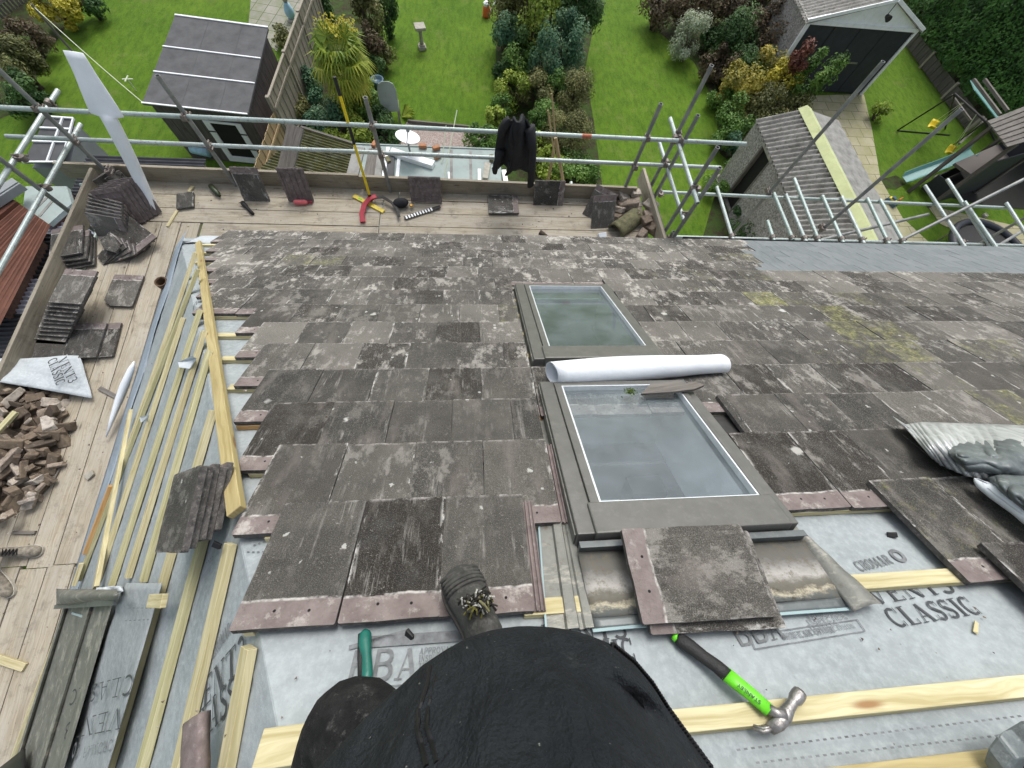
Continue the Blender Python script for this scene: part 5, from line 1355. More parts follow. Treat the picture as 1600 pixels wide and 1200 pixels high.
def dust(u, v):
    yy = 594 + 208*v; xr_ = 12 + 88*math.sin(math.pi*min(1, .18 + .80*v))**.7 + 6*mnoise.noise(Vector((v*9, 0, 0)))
    return H(-60 + (xr_+60)*u, yy, ZD + .004 + .13*(1-u)*math.sin(math.pi*v))
mb.sheet(dust, 10, 18, 0)
tag(mb.build('dust_heap', MT['rubble'], smooth=True), 'fine dusty waste spread beneath the rubble heap on the left walkway', 'waste heap')
plank('batten_offcut', 'yellow batten offcut lying on the rubble heap', 'batten offcut', H(-14, 690, ZD+.2), H(28, 644, ZD+.2), .05, .03, ZA, 'batteng')
plank('batten_offcut', 'orange-brown batten lying across the left walkway near the shoes', 'batten offcut', H(-20, 1022, ZD), H(42, 1042, ZD), .06, .025, ZA, 'batten')
plank('stick', 'grey stick lying on the left walkway under the white curled offcut', 'stick', H(157, 607, ZD), H(186, 622, ZD), .045, .02, ZA, 'oldwood')
plank('stick', 'short grey stick lying just above the toe of the grey shoe', 'stick', H(24, 832, ZD), H(58, 832, ZD), .03, .025, ZA, 'oldwood')
for i, (x0, y0, x1, y1) in enumerate(((78, 748, 92, 722), (84, 752, 99, 724), (70, 748, 80, 730))):
    plank('slate_sliver', 'thin grey sliver lying at the edge of the rubble heap', 'sliver', H(x0, y0, ZD), H(x1, y1, ZD), .03, .02, ZA, 'oldwood', 'slivers by the rubble')
chunk('mortar_lump', H(142, 743, ZD) + Vector((0, 0, .02)), (.09, .07, .04), 'small cream crumb of mortar alone on the left walkway', 'mortar', None, mat='stone', seed=8)
# soil pipe stub
p = H(251, 440, 5.12); mb = MB(); mb.pipe((p.x, p.y, 4.2), (p.x, p.y, 5.12), .055, 18, .006); mb.pipe((p.x, p.y, 5.04), (p.x, p.y, 5.125), .063, 18, .007)
tag(mb.build('soil_pipe', MT['clay']), 'open brown soil pipe standing at the left eave', 'pipe')
# ------------------------------------------------------------------ things on the far walkway
zz = ZD
sl = thing('spirit_level', 'yellow spirit level lying across the far walkway under the red pad', 'spirit level', H(576, 320, zz))
mb = MB(); A, B = H(553, 307, zz), H(600, 332, zz); mb.beam(A, B, .06, .022, ZA); mb.build('body', MT['yellowdull'], sl, bevel=.004)
mb = MB(); d = (B-A).normalized(); c = A.lerp(B, .22); mb.box(frame(c + ZA*.0225, d, ZA.cross(d)), .05, .02, .006)
mb.build('vial', MT['lime'], sl)
br = thing('pole', 'yellow fibreglass pole with black bands propped upright against the guard rails', 'pole', H(579, 312, zz))
b0 = H(579, 311, zz + .03); tp = Vector((b0.x - .02, b0.y + .17, 5.80))
def at_row(py):
    lo, hi = 0.0, 3.0
    for _ in range(40):
        m_ = (lo+hi)/2; q = b0.lerp(tp, m_) - CAM
        yy = 600 + F*(RX.y*q.x + RY.y*q.y + RZ.y*q.z)/(RX.z*q.x + RY.z*q.y + RZ.z*q.z)
        if yy > py: lo = m_
        else: hi = m_
    return b0.lerp(tp, lo)
mb = MB(); mb.tube([b0, at_row(224)], .0165, 12); mb.tube([at_row(196), at_row(148)], .0165, 12); mb.build('yellow_shaft', MT['yellow'], br, smooth=False)
mb = MB(); mb.tube([at_row(225), at_row(195)], .0185, 12); mb.tube([at_row(149), at_row(120)], .0185, 12); mb.build('grip_band', MT['black'], br)
mb = MB(); mb.tube([b0 - ZA*.02, b0 + (tp-b0).normalized()*.07], .024, 12); mb.build('foot_socket', MT['black'], br)
tb = thing('tool_belt', 'black tool belt with a red padded end and a pouch lying on the far walkway', 'tool belt', H(620, 325, zz))
def strap(mb, pts, w, t, z0):
    P = [H(x, y, zz) + ZA*(z0 + h) for x, y, h in pts]; R_ = []
    for k, p in enumerate(P):
        d = (P[min(k+1, len(P)-1)] - P[max(k-1, 0)]); s = ZA.cross(d).normalized()*w/2*(1 if not isinstance(w, list) else 1)
        R_.append([p - s, p + s, p + s + ZA*t, p - s + ZA*t])
    mb.loft(R_)
mb = MB(); strap(mb, [(568, 350, .0), (567, 338, .015), (571, 326, .03), (580, 317, .045), (590, 313, .04)], .068, .02, .02); mb.build('red_pad', MT['red'], tb, smooth=False, bevel=.004)
mb = MB(); strap(mb, [(584, 315, .03), (600, 314, .03), (613, 321, .02), (622, 332, .02), (625, 344, .02)], .04, .012, .03); mb.build('strap', MT['black'], tb, bevel=.003)
mb = MB(); c = H(626, 322, zz + .05)
rings = []
for k in range(7):
    t = k/6; z = zz + .01 + .11*t; rr_ = math.sin(math.pi*(.18 + .72*t)); rings.append([H(626, 322, zz) + Vector(((.105*math.cos(2*math.pi*j/14))*rr_ + .03*t, .075*math.sin(2*math.pi*j/14)*rr_, z - zz)) for j in range(14)])
mb.loft(rings); mb.build('pouch', MT['jacket'], tb, smooth=True)
mb = MB(); mb.lathe([(.022, 0), (.028, .01), (.02, .02)], Matrix.Translation(H(643, 322, zz+.03)), 12); mb.build('clip', MT['gold'], tb)
mb = MB()
A, B = H(632, 341, zz+.02), H(688, 323, zz+.02); d = (B-A); n = 26; s = ZA.cross(d).normalized()
for i in range(n):
    mb.beam(A + d*(i/n), A + d*((i+1)/n), .05, .008, ZA, mi=(1 if i % 2 and i < 21 else 0))
tag(mb.build('striped_strap', [MT['black'], MT['whitepaint']]), 'black and white striped strap lying beside the tool belt', 'strap')
bt = thing('bottle', 'pink plastic bottle lying in front of the mauve tile', 'bottle', H(472, 316, zz))
A, B = H(459, 316, zz+.035), H(488, 316, zz+.03); mb = MB(); mb.tube([A, A.lerp(B, .1), A.lerp(B, .6), A.lerp(B, .75)], .032, 12, rs=[.02, .033, .033, .014]); mb.build('body', MT['pink'], bt, smooth=True)
mb = MB(); mb.tube([A.lerp(B, .75), B], .013, 10); mb.build('cap', MT['red'], bt)
A, B = H(329, 290, zz+.035), H(343, 306, zz+.035); mb = MB(); mb.tube([A, A.lerp(B, .05), A.lerp(B, .8), A.lerp(B, .86), B], .034, 12, rs=[.026, .034, .034, .02, .018])
tag(mb.build('spray_can', MT['darkgreen'], smooth=True), 'dark green can lying on the far walkway left of the leaning tiles', 'can')
A, B = H(379, 317, zz+.025), H(395, 334, zz+.025); mb = MB(); mb.tube([A, A.lerp(B, .3), A.lerp(B, .35), B], .022, 12, rs=[.03, .03, .022, .022])
tag(mb.build('torch', MT['black'], smooth=True), 'black torch lying on the far walkway below the leaning grey tile', 'torch')
# jacket hung on the rails
jk = thing('jacket', 'black jacket hung over the guard rails above the far walkway', 'jacket', VY(803, 290, 4.33))
rows = [(184, 796, 818), (190, 788, 826), (200, 782, 830), (212, 779, 832), (226, 776, 833), (240, 773, 834), (252, 772, 834), (262, 774, 830)]
def jrow(u, v):
    k = v*(len(rows)-1); i = min(int(k), len(rows)-2); f_ = k-i
    py = rows[i][0]*(1-f_) + rows[i+1][0]*f_; xl = rows[i][1]*(1-f_) + rows[i+1][1]*f_; xr = rows[i][2]*(1-f_) + rows[i+1][2]*f_
    fold = .035*math.sin(u*13 + v*2.0) + .03*math.sin(u*5 - v*3) + .02*mnoise.noise(Vector((u*5, v*4, 0)))
    yb = 4.30 - .05*math.sin(math.pi*u) + .03*v
    return VY(xl + (xr-xl)*u, py, yb) + Vector((0, -fold, .015*math.sin(u*7)))
mb = MB(); mb.sheet(jrow, 30, 22, .03); mb.build('body', MT['jacket'], jk, smooth=True)
for (pts, w0, w1) in ((((828, 200), (832, 230), (831, 262), (829, 290)), .075, .055), (((783, 235), (776, 255), (773, 270), (771, 262)), .07, .03), (((800, 250), (796, 268), (790, 274)), .07, .02)):
    mb = MB(); P = [VY(x, y, 4.27) for x, y in pts]; mb.tube(P, w0, 12, rs=[w0 + (w1-w0)*i/(len(P)-1) for i in range(len(P))], flat=.6); mb.build('sleeve', MT['jacket'], jk, smooth=True)
mb = MB(); mb.tube([VY(803, 188, 4.24), VY(800, 215, 4.22), VY(803, 240, 4.22)], .05, 10, rs=[.03, .055, .02], flat=.5); mb.build('hood', MT['jacket'], jk, smooth=True)
mb = MB(); q = VY(803, 255, 4.25); mb.tube([VY(801, 243, 4.20), VY(796, 262, 4.22)], .006, 6); mb.build('drawcord', MT['zip'], jk)

# crumbs of tile and mortar trodden about the boards and the roof
mb = MB(); r = random.Random(21)
def crumb(p, up, sz):
    mb.rnd = r.random(); a = Vector((r.gauss(0, 1), r.gauss(0, 1), r.gauss(0, 1))).normalized(); a = (a - up*a.dot(up)).normalized(); b_ = up.cross(a)
    q = [p + a*sz, p - a*sz*.5 + b_*sz*.7, p - a*sz*.6 - b_*sz*.6, p + up*sz*.7 + a*sz*.1]
    i0 = [mb.vert(v) for v in q]
    for f_ in ((0, 1, 3), (1, 2, 3), (2, 0, 3), (0, 2, 1)): mb.face([i0[k] for k in f_])
for k in range(230):
    if r.random() < .5: p = Vector((r.uniform(-4.7, 2.3), 3.6 + .8*r.random()**.6, ZD + .003))
    else: p = Vector((r.uniform(-4.7, -3.55), r.uniform(-1.2, 4.3), ZD + .003))
    crumb(p, ZA, r.uniform(.004, .016))
for k in range(130):
    x, s_ = r.uniform(-.9, 3.6), r.uniform(-.05, .55)
    crumb(R2(x, s_, .012), RN, r.uniform(.002, .007))
for k in range(90):
    x, s_ = r.uniform(-2.0, 5.0), r.uniform(.7, 4.8)
    if .25 < x < 1.25: continue
    crumb(R2(x, s_, .075), RN, r.uniform(.004, .011))
o = mb.build('crumb_litter', MT['rubble']); o['kind'] = 'stuff'
# ------------------------------------------------------------------ ground, beds and paths
mb = MB(); i = [mb.vert(p) for p in ((-250, -250, 0), (250, -250, 0), (250, 250, 0), (-250, 250, 0))]; mb.face(i)
struct(mb.build('lawn', MT['grass']))
def patch(name, px, mat, z=.004, pts=None):
    mb = MB(); P = [H(x, y, z) for x, y in px] if pts is None else [Vector((x, y, z)) for x, y in pts]
    # make sure it faces up
    area = sum(P[k].x*P[(k+1) % len(P)].y - P[(k+1) % len(P)].x*P[k].y for k in range(len(P)))
    if area < 0: P.reverse()
    mb.face([mb.vert(p) for p in P]); return struct(mb.build(name, MT[mat]))
patch('flower_bed', [(496, -30), (612, -30), (585, 40), (585, 120), (608, 170), (620, 215), (560, 260), (395, 290), (452, 160)], 'soil')
patch('flower_bed', [(778, -30), (948, -30), (928, 40), (914, 110), (928, 190), (945, 320), (760, 320), (780, 190), (774, 120)], 'soil')
patch('flower_bed', [(1000, -30), (1255, -30), (1240, 160), (1160, 270), (1125, 240), (1118, 165), (1085, 98), (1030, 50)], 'soil')
patch('flower_bed', [(-60, -30), (135, -30), (110, 30), (60, 110), (50, 165), (-60, 210)], 'soil')
patch('flower_bed', [(1118, 300), (1185, 330), (1260, 400), (1090, 400)], 'soil')
patch('patio', [(395, -30), (500, -30), (452, 50), (432, 80), (388, 40)], 'pavegrey', .008)
patch('drive', [(1238, 150), (1350, 147), (1362, 200), (1376, 280), (1410, 340), (1475, 400), (1360, 400), (1300, 300)], 'paveyellow', .008)
patch('path', [(1448, 320), (1600, 356), (1640, 372), (1610, 400), (1520, 372), (1470, 350)], 'paveyellow', .012)
patch('gravel_bed', [(636, 190), (762, 202), (752, 300), (600, 300), (610, 230)], 'gravel', .008)
patch('patio', None, 'concrete', .006, [(-9, 2.0), (9, 2.0), (9, 7.4), (-9, 7.4)])
# ------------------------------------------------------------------ foliage
def leaves(mb, c, rx, ry, rz, n, size, seed=0, clumps=14, shell=.55, flat=0.0, base=0.0):
    r = random.Random(seed); C = Vector(c)
    cl = []
    for k in range(clumps):
        while True:
            v = Vector((r.uniform(-1, 1), r.uniform(-1, 1), r.uniform(-.9, 1)))
            if v.length <= 1 and v.length > .25: break
        v = v.normalized()*(v.length**.35)*.72
        cl.append((v*r.uniform(.85, 1.2), r.uniform(.20, .52), r.uniform(-.22, .22)))
    for k in range(n):
        v, cr, tone = cl[k % clumps]
        d = Vector((r.gauss(0, 1), r.gauss(0, 1), r.gauss(0, 1))).normalized()
        q = v + d*cr*(r.random()**.4)
        if q.length > 1.2: q *= 1.2/q.length*r.uniform(.85, 1.0)
        p = C + Vector((q.x*rx, q.y*ry, q.z*rz))
        if p.z < .02: p.z = .02 + r.uniform(0, .1)
        out = (d*.8 + q*.5 + Vector((0, 0, .45 + flat)) + Vector((r.uniform(-1, 1), r.uniform(-1, 1), r.uniform(-1, 1)))*.75).normalized()
        a = out.orthogonal().normalized(); th = r.uniform(0, 6.28); b_ = out.cross(a); t = a*math.cos(th) + b_*math.sin(th); s = out.cross(t)
        L = size*r.uniform(.6, 1.35); W = L*r.uniform(.42, .62)
        mb.rnd = min(1, max(0, r.random()*.56 + .22 + tone))
        i0 = [mb.vert(p - t*L*.5), mb.vert(p + s*W*.5 + out*L*.06), mb.vert(p + t*L*.5 - out*L*.1), mb.vert(p - s*W*.5 + out*L*.06)]
        mb.face(i0)
def stems(mb, base, c, rx, rz, n, seed, r0=.025):
    r = random.Random(seed)
    for k in range(n):
        e = Vector(c) + Vector((r.uniform(-.6, .6)*rx, r.uniform(-.6, .6)*rx, r.uniform(-.1, .6)*rz)); b_ = Vector(base) + Vector((r.uniform(-.1, .1)*rx, r.uniform(-.1, .1)*rx, 0))
        mb.tube([b_, b_.lerp(e, .5) + Vector((r.uniform(-.08, .08), r.uniform(-.08, .08), .05)), e], r0, 6, rs=[r0, r0*.7, r0*.3])
SEED = [100]
def shrub(name, px, py, rpx, h, mat, n, size, label, cat='shrub', group=None, yr=1.0, low=0.0, clumps=14, extra=None, part='crown'):
    SEED[0] += 1; sd = SEED[0]
    hc = low + (h-low)/2
    c = H(px, py, hc); rx = (H(px+rpx, py, hc) - H(px-rpx, py, hc)).length/2*1.15; n = int(n*2.7)
    t = thing(name, label, cat, (c.x, c.y, 0), group)
    mb = MB(); mb.rnd = .5; stems(mb, (c.x, c.y, 0), c, rx, (h-low)/2, 5, sd, .02 + .01*h); mb.build('trunk', MT['bark'], t)
    mb = MB(); leaves(mb, c, rx, rx*yr, (h-low)/2, n, size, sd, clumps)
    mb.build(part, MT[mat], t)
    if extra:
        em, en, es = extra; mb = MB(); leaves(mb, c + Vector((0, -.05, .08)), rx*.95, rx*yr*.95, (h-low)/2, en, es, sd+500, 9); mb.build('blossom', MT[em], t)
    return t
S = shrub
S('shrub', 90, 8, 40, 1.2, 'leafyellow', 1500, .11, 'bright yellow bush at the top left beside the dark trellis')
S('shrub', 135, 2, 20, 1.0, 'leafdark', 500, .10, 'small dark bush behind the bright yellow bush')
S('shrub', 18, 92, 36, 1.6, 'leafolive', 1500, .10, 'pale olive bush at the left end of the scaffold rails')
S('shrub', 42, 62, 30, 1.0, 'leafrust', 800, .10, 'brownish bush in front of the dark trellis')
S('shrub', 40, 150, 32, 1.1, 'leafdark', 1000, .10, 'low dark bush where the left rails cross')
S('shrub', 118, 245, 20, .9, 'leafolive', 600, .08, 'small olive plant beside the grey greenhouse')
S('shrub', 452, 55, 26, .6, 'leafolive', 500, .09, 'low weedy plant on the mossy paving beside the shed')
# bed beside the palm
S('conifer', 575, 18, 26, 2.4, 'leafolive', 1300, .12, 'olive-brown conifer behind the palm', 'conifer')
S('shrub', 600, 5, 22, 2.0, 'leafdark', 900, .12, 'dark bush at the top edge right of the olive conifer')
S('shrub', 498, 5, 22, 1.6, 'leafdark', 800, .12, 'dark bush against the timber fence behind the palm')
S('shrub', 580, 72, 22, 1.4, 'leafrust', 800, .10, 'brown tangled climber right of the palm crown')
S('shrub', 598, 85, 18, .9, 'leafolive', 500, .09, 'small pale shrub at the lawn edge right of the palm')
S('shrub', 478, 130, 20, 1.3, 'leafblue', 700, .10, 'blue-green shrub between the fence and the palm')
S('shrub', 503, 180, 32, 1.1, 'leafblue', 1400, .10, 'dark blue-green shrub below the palm')
S('shrub', 465, 170, 20, .9, 'leafolive', 600, .09, 'olive shrub against the newer fence panel')
S('shrub', 545, 160, 30, 1.1, 'leaflime', 1200, .10, 'lime green shrub directly under the palm')
S('shrub', 545, 212, 34, .9, 'leaflime', 1300, .09, 'yellow-green shrub between the two guard rails by the yellow pole')
S('shrub', 590, 190, 26, .8, 'leafdark', 900, .09, 'dark shrub behind the upright post by the yellow pole')
S('shrub', 608, 215, 18, .6, 'leafdark', 500, .08, 'low dark plant left of the satellite dish')
S('shrub', 492, 225, 26, .7, 'leafgreen', 700, .09, 'mid green plant beyond the mossy corrugated roof')
S('shrub', 585, 105, 16, .8, 'leafdark', 500, .09, 'dark plant above the blue pot')
# planting between the middle and the right lawn
M_ = [('conifer', 800, 12, 32, 2.4, 'leafolive', 1500, .12, 'olive conifer at the top left of the planting between two lawns', 'conifer'),
      ('conifer', 838, 18, 34, 3.2, 'leaflime', 1800, .10, 'tall yellow-green conifer in the planting between two lawns', 'conifer'),
      ('shrub', 872, 12, 26, 2.4, 'leafdark', 1100, .11, 'dark shrub right of the tall yellow-green conifer', 'shrub'),
      ('conifer', 908, 14, 34, 2.6, 'leafdark', 1700, .11, 'dark rounded conifer at the top right of the planting between two lawns', 'conifer'),
      ('shrub', 792, 62, 22, 1.6, 'leafblue', 900, .10, 'dark blue-green shrub at the edge of the middle lawn, upper one', 'shrub'),
      ('shrub', 822, 68, 28, 1.8, 'leafdark', 1200, .10, 'dark leafy shrub in the middle of the planting, below the tall conifer', 'shrub'),
      ('shrub', 884, 70, 30, 1.9, 'leafblue', 1600, .09, 'rounded blue-green shrub at the edge of the right lawn', 'shrub'),
      ('conifer', 852, 95, 24, 2.2, 'leafblue', 1200, .08, 'pale feathery blue-green conifer with a pointed top', 'conifer'),
      ('shrub', 792, 105, 20, 1.0, 'leafdark', 700, .10, 'dark low shrub beside the middle lawn, below the blue-green one', 'shrub'),
      ('shrub', 802, 140, 26, 1.1, 'leaflime', 1000, .09, 'light yellow-green shrub beside the middle lawn', 'shrub'),
      ('shrub', 838, 145, 26, 1.2, 'leafolive', 1000, .09, 'olive shrub behind the bamboo canes', 'shrub'),
      ('shrub', 896, 145, 30, 1.3, 'leafolive', 2200, .06, 'clipped brownish-olive ball shrub at the edge of the right lawn', 'shrub'),
      ('shrub', 888, 208, 40, 1.4, 'leafolive', 3200, .05, 'large clipped olive ball shrub above the guard rails', 'shrub'),
      ('shrub', 832, 190, 24, 1.0, 'leafgreen', 900, .09, 'green shrub just left of the hanging jacket top', 'shrub'),
      ('shrub', 845, 232, 22, .9, 'leaflime', 700, .10, 'lime green strappy plant right of the hanging jacket', 'shrub'),
      ('shrub', 895, 260, 34, .8, 'leafgreen', 1100, .09, 'low green shrub below the clipped golden ball', 'shrub'),
      ('shrub', 752, 212, 24, .8, 'leafgreen', 1300, .08, 'leafy green shrub on the gravel left of the hanging jacket', 'shrub'),
      ('shrub', 772, 182, 15, .8, 'leaflime', 400, .10, 'yellow-green spiky plant above the gravel shrub', 'shrub')]
for a in M_: S(*a)
# more growth that fills the beds
for (px, py, r_, h_, m_, n_, s_, lab) in ((812, 100, 24, 1.3, 'leafgreen', 1100, .09, 'mid green shrub below the yellow-green conifer'), (862, 135, 22, 1.2, 'leafgreen', 900, .09, 'mid green shrub left of the brownish ball shrub'), (858, 180, 26, 1.1, 'leafgreen', 1100, .08, 'bushy green shrub left of the large olive ball'),
                                         (820, 215, 20, .8, 'leafgreen', 700, .09, 'leafy green plant hidden behind the hanging jacket'), (785, 165, 18, .7, 'leafgreen', 500, .08, 'low green plant at the middle lawn edge under the light yellow-green shrub'), (865, 262, 26, .7, 'leaflime', 800, .08, 'yellow-green plant at the foot of the pale post'),
                                         (920, 275, 18, .5, 'leafgreen', 500, .08, 'low plant at the near end of the right lawn edge'), (520, 240, 30, .6, 'leafgreen', 900, .08, 'ground-hugging green plant beside the mossy roof'), (575, 165, 22, .9, 'leafgreen', 800, .09, 'green shrub just left of the yellow pole'),
                                         (568, 135, 20, .9, 'leaflime', 600, .09, 'bright green plant at the right foot of the palm'), (482, 95, 16, 1.0, 'leafgreen', 500, .09, 'green shrub pressed against the weathered fence'), (1110, 60, 18, 1.0, 'leafdark', 600, .09, 'dark shrub tucked beside the white-flecked ball shrub'),
                                         (1130, 150, 18, .9, 'leafgreen', 600, .09, 'light green plant spilling onto the right lawn'), (1135, 218, 18, .8, 'leafgreen', 600, .08, 'light green plant at the lawn edge by the rough garage'), (1190, 190, 24, .9, 'leafolive', 900, .08, 'olive plant behind the rough garage roof'), (1150, 255, 16, .6, 'leafgreen', 450, .08, 'small green plant at the far corner of the rough garage')):
    S('shrub', px, py, r_, h_, m_, n_, s_, lab)
# bed of the right garden
R_ = [(1035, 2, 30, 1.8, 'leafrust', 1200, .11, 'brown hedge shrub at the top of the right lawn, first from the left'), (1080, 4, 28, 1.8, 'leafrust', 1100, .11, 'brown hedge shrub behind the white-flecked ball shrub'),
      (1125, 12, 32, 2.0, 'leafrust', 1400, .11, 'reddish-brown shrub right of the white-flecked ball shrub'), (1170, 8, 32, 2.0, 'leafrust', 1400, .11, 'brown twiggy shrub near the top, left of the white garage'),
      (1150, 60, 30, 1.8, 'leafdark', 1500, .10, 'glossy dark green shrub right of the white-flecked ball shrub'), (1195, 45, 30, 2.0, 'leafrust', 1300, .11, 'dull brown shrub against the white garage wall'),
      (1218, 15, 24, 2.2, 'leafolive', 900, .11, 'bare olive shrub at the top beside the grey garage roof'), (1125, 100, 24, 1.2, 'leafrust', 900, .10, 'low brown shrub below the white-flecked ball shrub'),
      (1170, 100, 26, 1.4, 'leafdark', 1100, .10, 'dark shrub behind the golden autumn shrub'),
      (1195, 105, 22, 1.6, 'leafgold', 1000, .10, 'orange autumn shrub, the upper one beside the white garage'), (1160, 140, 34, 1.5, 'leafgold', 1700, .10, 'large golden autumn shrub at the edge of the right lawn'),
      (1218, 130, 26, 1.6, 'leafyellow', 1000, .10, 'bright yellow autumn shrub beside the dark garage door'), (1205, 165, 28, 1.3, 'leafolive', 1100, .09, 'olive shrub above the corrugated garage roof'),
      (1148, 185, 28, 1.2, 'leafgreen', 1200, .09, 'fresh green shrub below the large golden shrub'), (1160, 222, 24, 1.0, 'leafblue', 900, .09, 'blue-green shrub beside the rough garage wall'),
      (1240, 165, 20, 1.1, 'leafolive', 700, .09, 'weedy olive plant at the foot of the dark garage door'), (1180, 350, 34, .8, 'leafdark', 1600, .08, 'dark leafy plant below the rough garage wall seen through the lower tubes'),
      (1118, 290, 18, .6, 'leafgreen', 500, .08, 'small green plant at the foot of the rough garage wall')]
for (px, py, r_, h, m_, n, s_, lab) in R_: S('shrub', px, py, r_, h, m_, n, s_, lab)
S('shrub', 1080, 58, 25, 1.5, 'leafvar', 2600, .06, 'white-flecked round shrub at the top of the right lawn', clumps=22)
t = S('climber', 1278, 118, 30, 2.2, 'leafgreen', 900, .10, 'green climber spreading across the dark garage door', 'climber', low=.4, yr=.5)
S('climber', 1256, 88, 15, 2.2, 'leafred', 420, .12, 'red-leaved climber on the corner of the dark garage door', 'climber', low=1.2)
S('shrub', 1375, 175, 12, .6, 'leaflime', 220, .09, 'pale seedling at the edge of the buff paving')
# ---- palm
c = H(545, 168, 0); cr = H(532, 92, 1.85)
pt = thing('palm', 'fan palm with yellow-green fronds in front of the timber fence', 'palm tree', (c.x, c.y, 0))
mb = MB(); mb.tube([c, c.lerp(cr, .5) + Vector((.05, 0, 0)), cr], .12, 10, rs=[.15, .13, .16]); mb.build('trunk', MT['bark'], pt)
r = random.Random(4)
def frond(k):
    az = k*2.399; el = .95 - 2.15*(k/46.0) + r.uniform(-.12, .12)
    d = Vector((math.cos(az)*math.cos(el), math.sin(az)*math.cos(el), math.sin(el)))
    L = r.uniform(.32, .54); tip = cr + d*L + Vector((0, 0, -.04))
    m = MB(); m.rnd = .35; m.tube([cr, cr + d*L*.6, tip], .012, 5)
    s = d.cross(ZA).normalized(); up = s.cross(d)
    n = 17
    for i in range(n):
        a = (i/(n-1)-.5)*rad(215); fl = r.uniform(.44, .58)*(1 - .18*abs(i/(n-1)-.5))
        q = (d*math.cos(a) + s*math.sin(a)).normalized(); w = q.cross(up).normalized()*.026
        m.rnd = min(1, max(0, .30 + .5*(k/46.0) + r.uniform(-.18, .22)))
        mid = tip + q*fl*.55 + up*.05; end = tip + q*fl + ZA*(-.16 - .1*r.random())
        i0 = [m.vert(tip), m.vert(mid - w), m.vert(end), m.vert(mid + w)]; m.face(i0)
    return m.build('frond', MT['palm'], pt)
for k in range(46): frond(k)
mb = MB()
for k in range(420):
    a, rr_, z = r.uniform(0, 6.28), .55*math.sqrt(r.random()), r.uniform(0, .35)
    p = cr + Vector((math.cos(a)*rr_ - .05, math.sin(a)*rr_*.6 + .55, z + .25)); mb.rnd = r.uniform(.5, 1); d = Vector((r.uniform(-1, 1), r.uniform(-1, 1), r.uniform(-.2, 1)))*.05
    i0 = [mb.vert(p), mb.vert(p+d), mb.vert(p + d.orthogonal())]; mb.face(i0)
mb.build('flower_spray', MT['leafyellow'], pt)
for (px, py, n, lab, rr_) in ((628, 183, 7, 'small spiky plant beside the grey chair at the lawn edge', .5),):
    c = H(px, py, 0); mb = MB()
    for k in range(14):
        a = r.uniform(-1.2, 1.6); d = Vector((math.cos(a), math.sin(a)*.6, .55)).normalized(); s = d.cross(ZA).normalized()*.02; mb.rnd = r.random()
        i0 = [mb.vert(c - s), mb.vert(c + s), mb.vert(c + d*rr_*.7 + s), mb.vert(c + d*rr_ + Vector((0, 0, -.12))), mb.vert(c + d*rr_*.7 - s)]; mb.face(i0)
    tag(mb.build('spiky_plant', MT['leaflime']), lab, 'plant')
# ---- tall hedge on the right
hd = thing('hedge', 'tall dark green clipped hedge along the right-hand boundary', 'hedge', H(1480, 150, 0))
P = [H(1375, -40, 0), H(1402, 55, 0), H(1440, 118, 0), H(1512, 200, 0), H(1600, 262, 0), H(1720, 330, 0)]
mb = MB(); r = random.Random(77)
def leafat(mb, p, n, L, tone):
    out = (Vector(n) + Vector((r.uniform(-1, 1), r.uniform(-1, 1), r.uniform(-1, 1)))*.7).normalized(); a = out.orthogonal().normalized(); th = r.uniform(0, 6.28); b_ = out.cross(a); t = a*math.cos(th) + b_*math.sin(th); s = out.cross(t)
    W = L*.45; mb.rnd = min(1, max(0, r.random()*.6 + .2 + tone))
    i0 = [mb.vert(p - t*L*.5), mb.vert(p + s*W*.5), mb.vert(p + t*L*.5), mb.vert(p - s*W*.5)]; mb.face(i0)
segs = [(P[k], P[k+1]) for k in range(len(P)-1)]
def outn(A, B):
    d = (B-A).normalized(); n = Vector((d.y, -d.x, 0))
    return n if n.dot(CAM - A) > 0 else -n
for (A, B) in segs:
    L = (B-A).length; nrm = outn(A, B)
    for k in range(int(L*1500)):                       # face
        t, z = r.random(), .55 + 3.3*r.random()**1.1; p = A.lerp(B, t); p = Vector((p.x, p.y, z)) - nrm*(.30*mnoise.noise(Vector((p.x*1.1, p.y*1.1, z*1.5))) + .16*mnoise.noise(Vector((p.x*3.1, p.y*3.1, z*3.5))) + r.random()**2*.3 + .06*z)
        leafat(mb, p, nrm + ZA*.5, r.uniform(.07, .15), .45*mnoise.noise(Vector((p.x*1.6+9, p.y*1.6, z*1.9))))
    for k in range(int(L*260)):                        # top
        t, w_ = r.random(), r.random()*2.5; p = A.lerp(B, t) - nrm*(w_ + .2); z = 3.75 + .3*mnoise.noise(Vector((p.x*1.2, p.y*1.2, 0))) - r.random()**2*.3
        leafat(mb, Vector((p.x, p.y, z)), ZA + nrm*.3, r.uniform(.12, .24), .45*mnoise.noise(Vector((p.x*1.1+9, p.y*1.1, 3))))
mb.build('foliage', MT['leafhedge'], hd)
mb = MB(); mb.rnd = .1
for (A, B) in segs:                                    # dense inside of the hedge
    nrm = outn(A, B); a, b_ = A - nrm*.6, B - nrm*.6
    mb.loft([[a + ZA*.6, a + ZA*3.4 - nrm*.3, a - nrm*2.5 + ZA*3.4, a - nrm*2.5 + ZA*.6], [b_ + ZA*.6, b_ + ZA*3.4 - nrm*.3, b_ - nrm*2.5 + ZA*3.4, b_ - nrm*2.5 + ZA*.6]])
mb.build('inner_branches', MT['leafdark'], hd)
for (A, B) in segs:
    nrm = outn(A, B)
    for k in range(2):
        mb = MB(); p = A.lerp(B, (k+.5)/2) - nrm*.8; mb.tube([(p.x, p.y, 0), (p.x, p.y, 1.2)], .09, 7); mb.build('trunk', MT['bark'], hd)
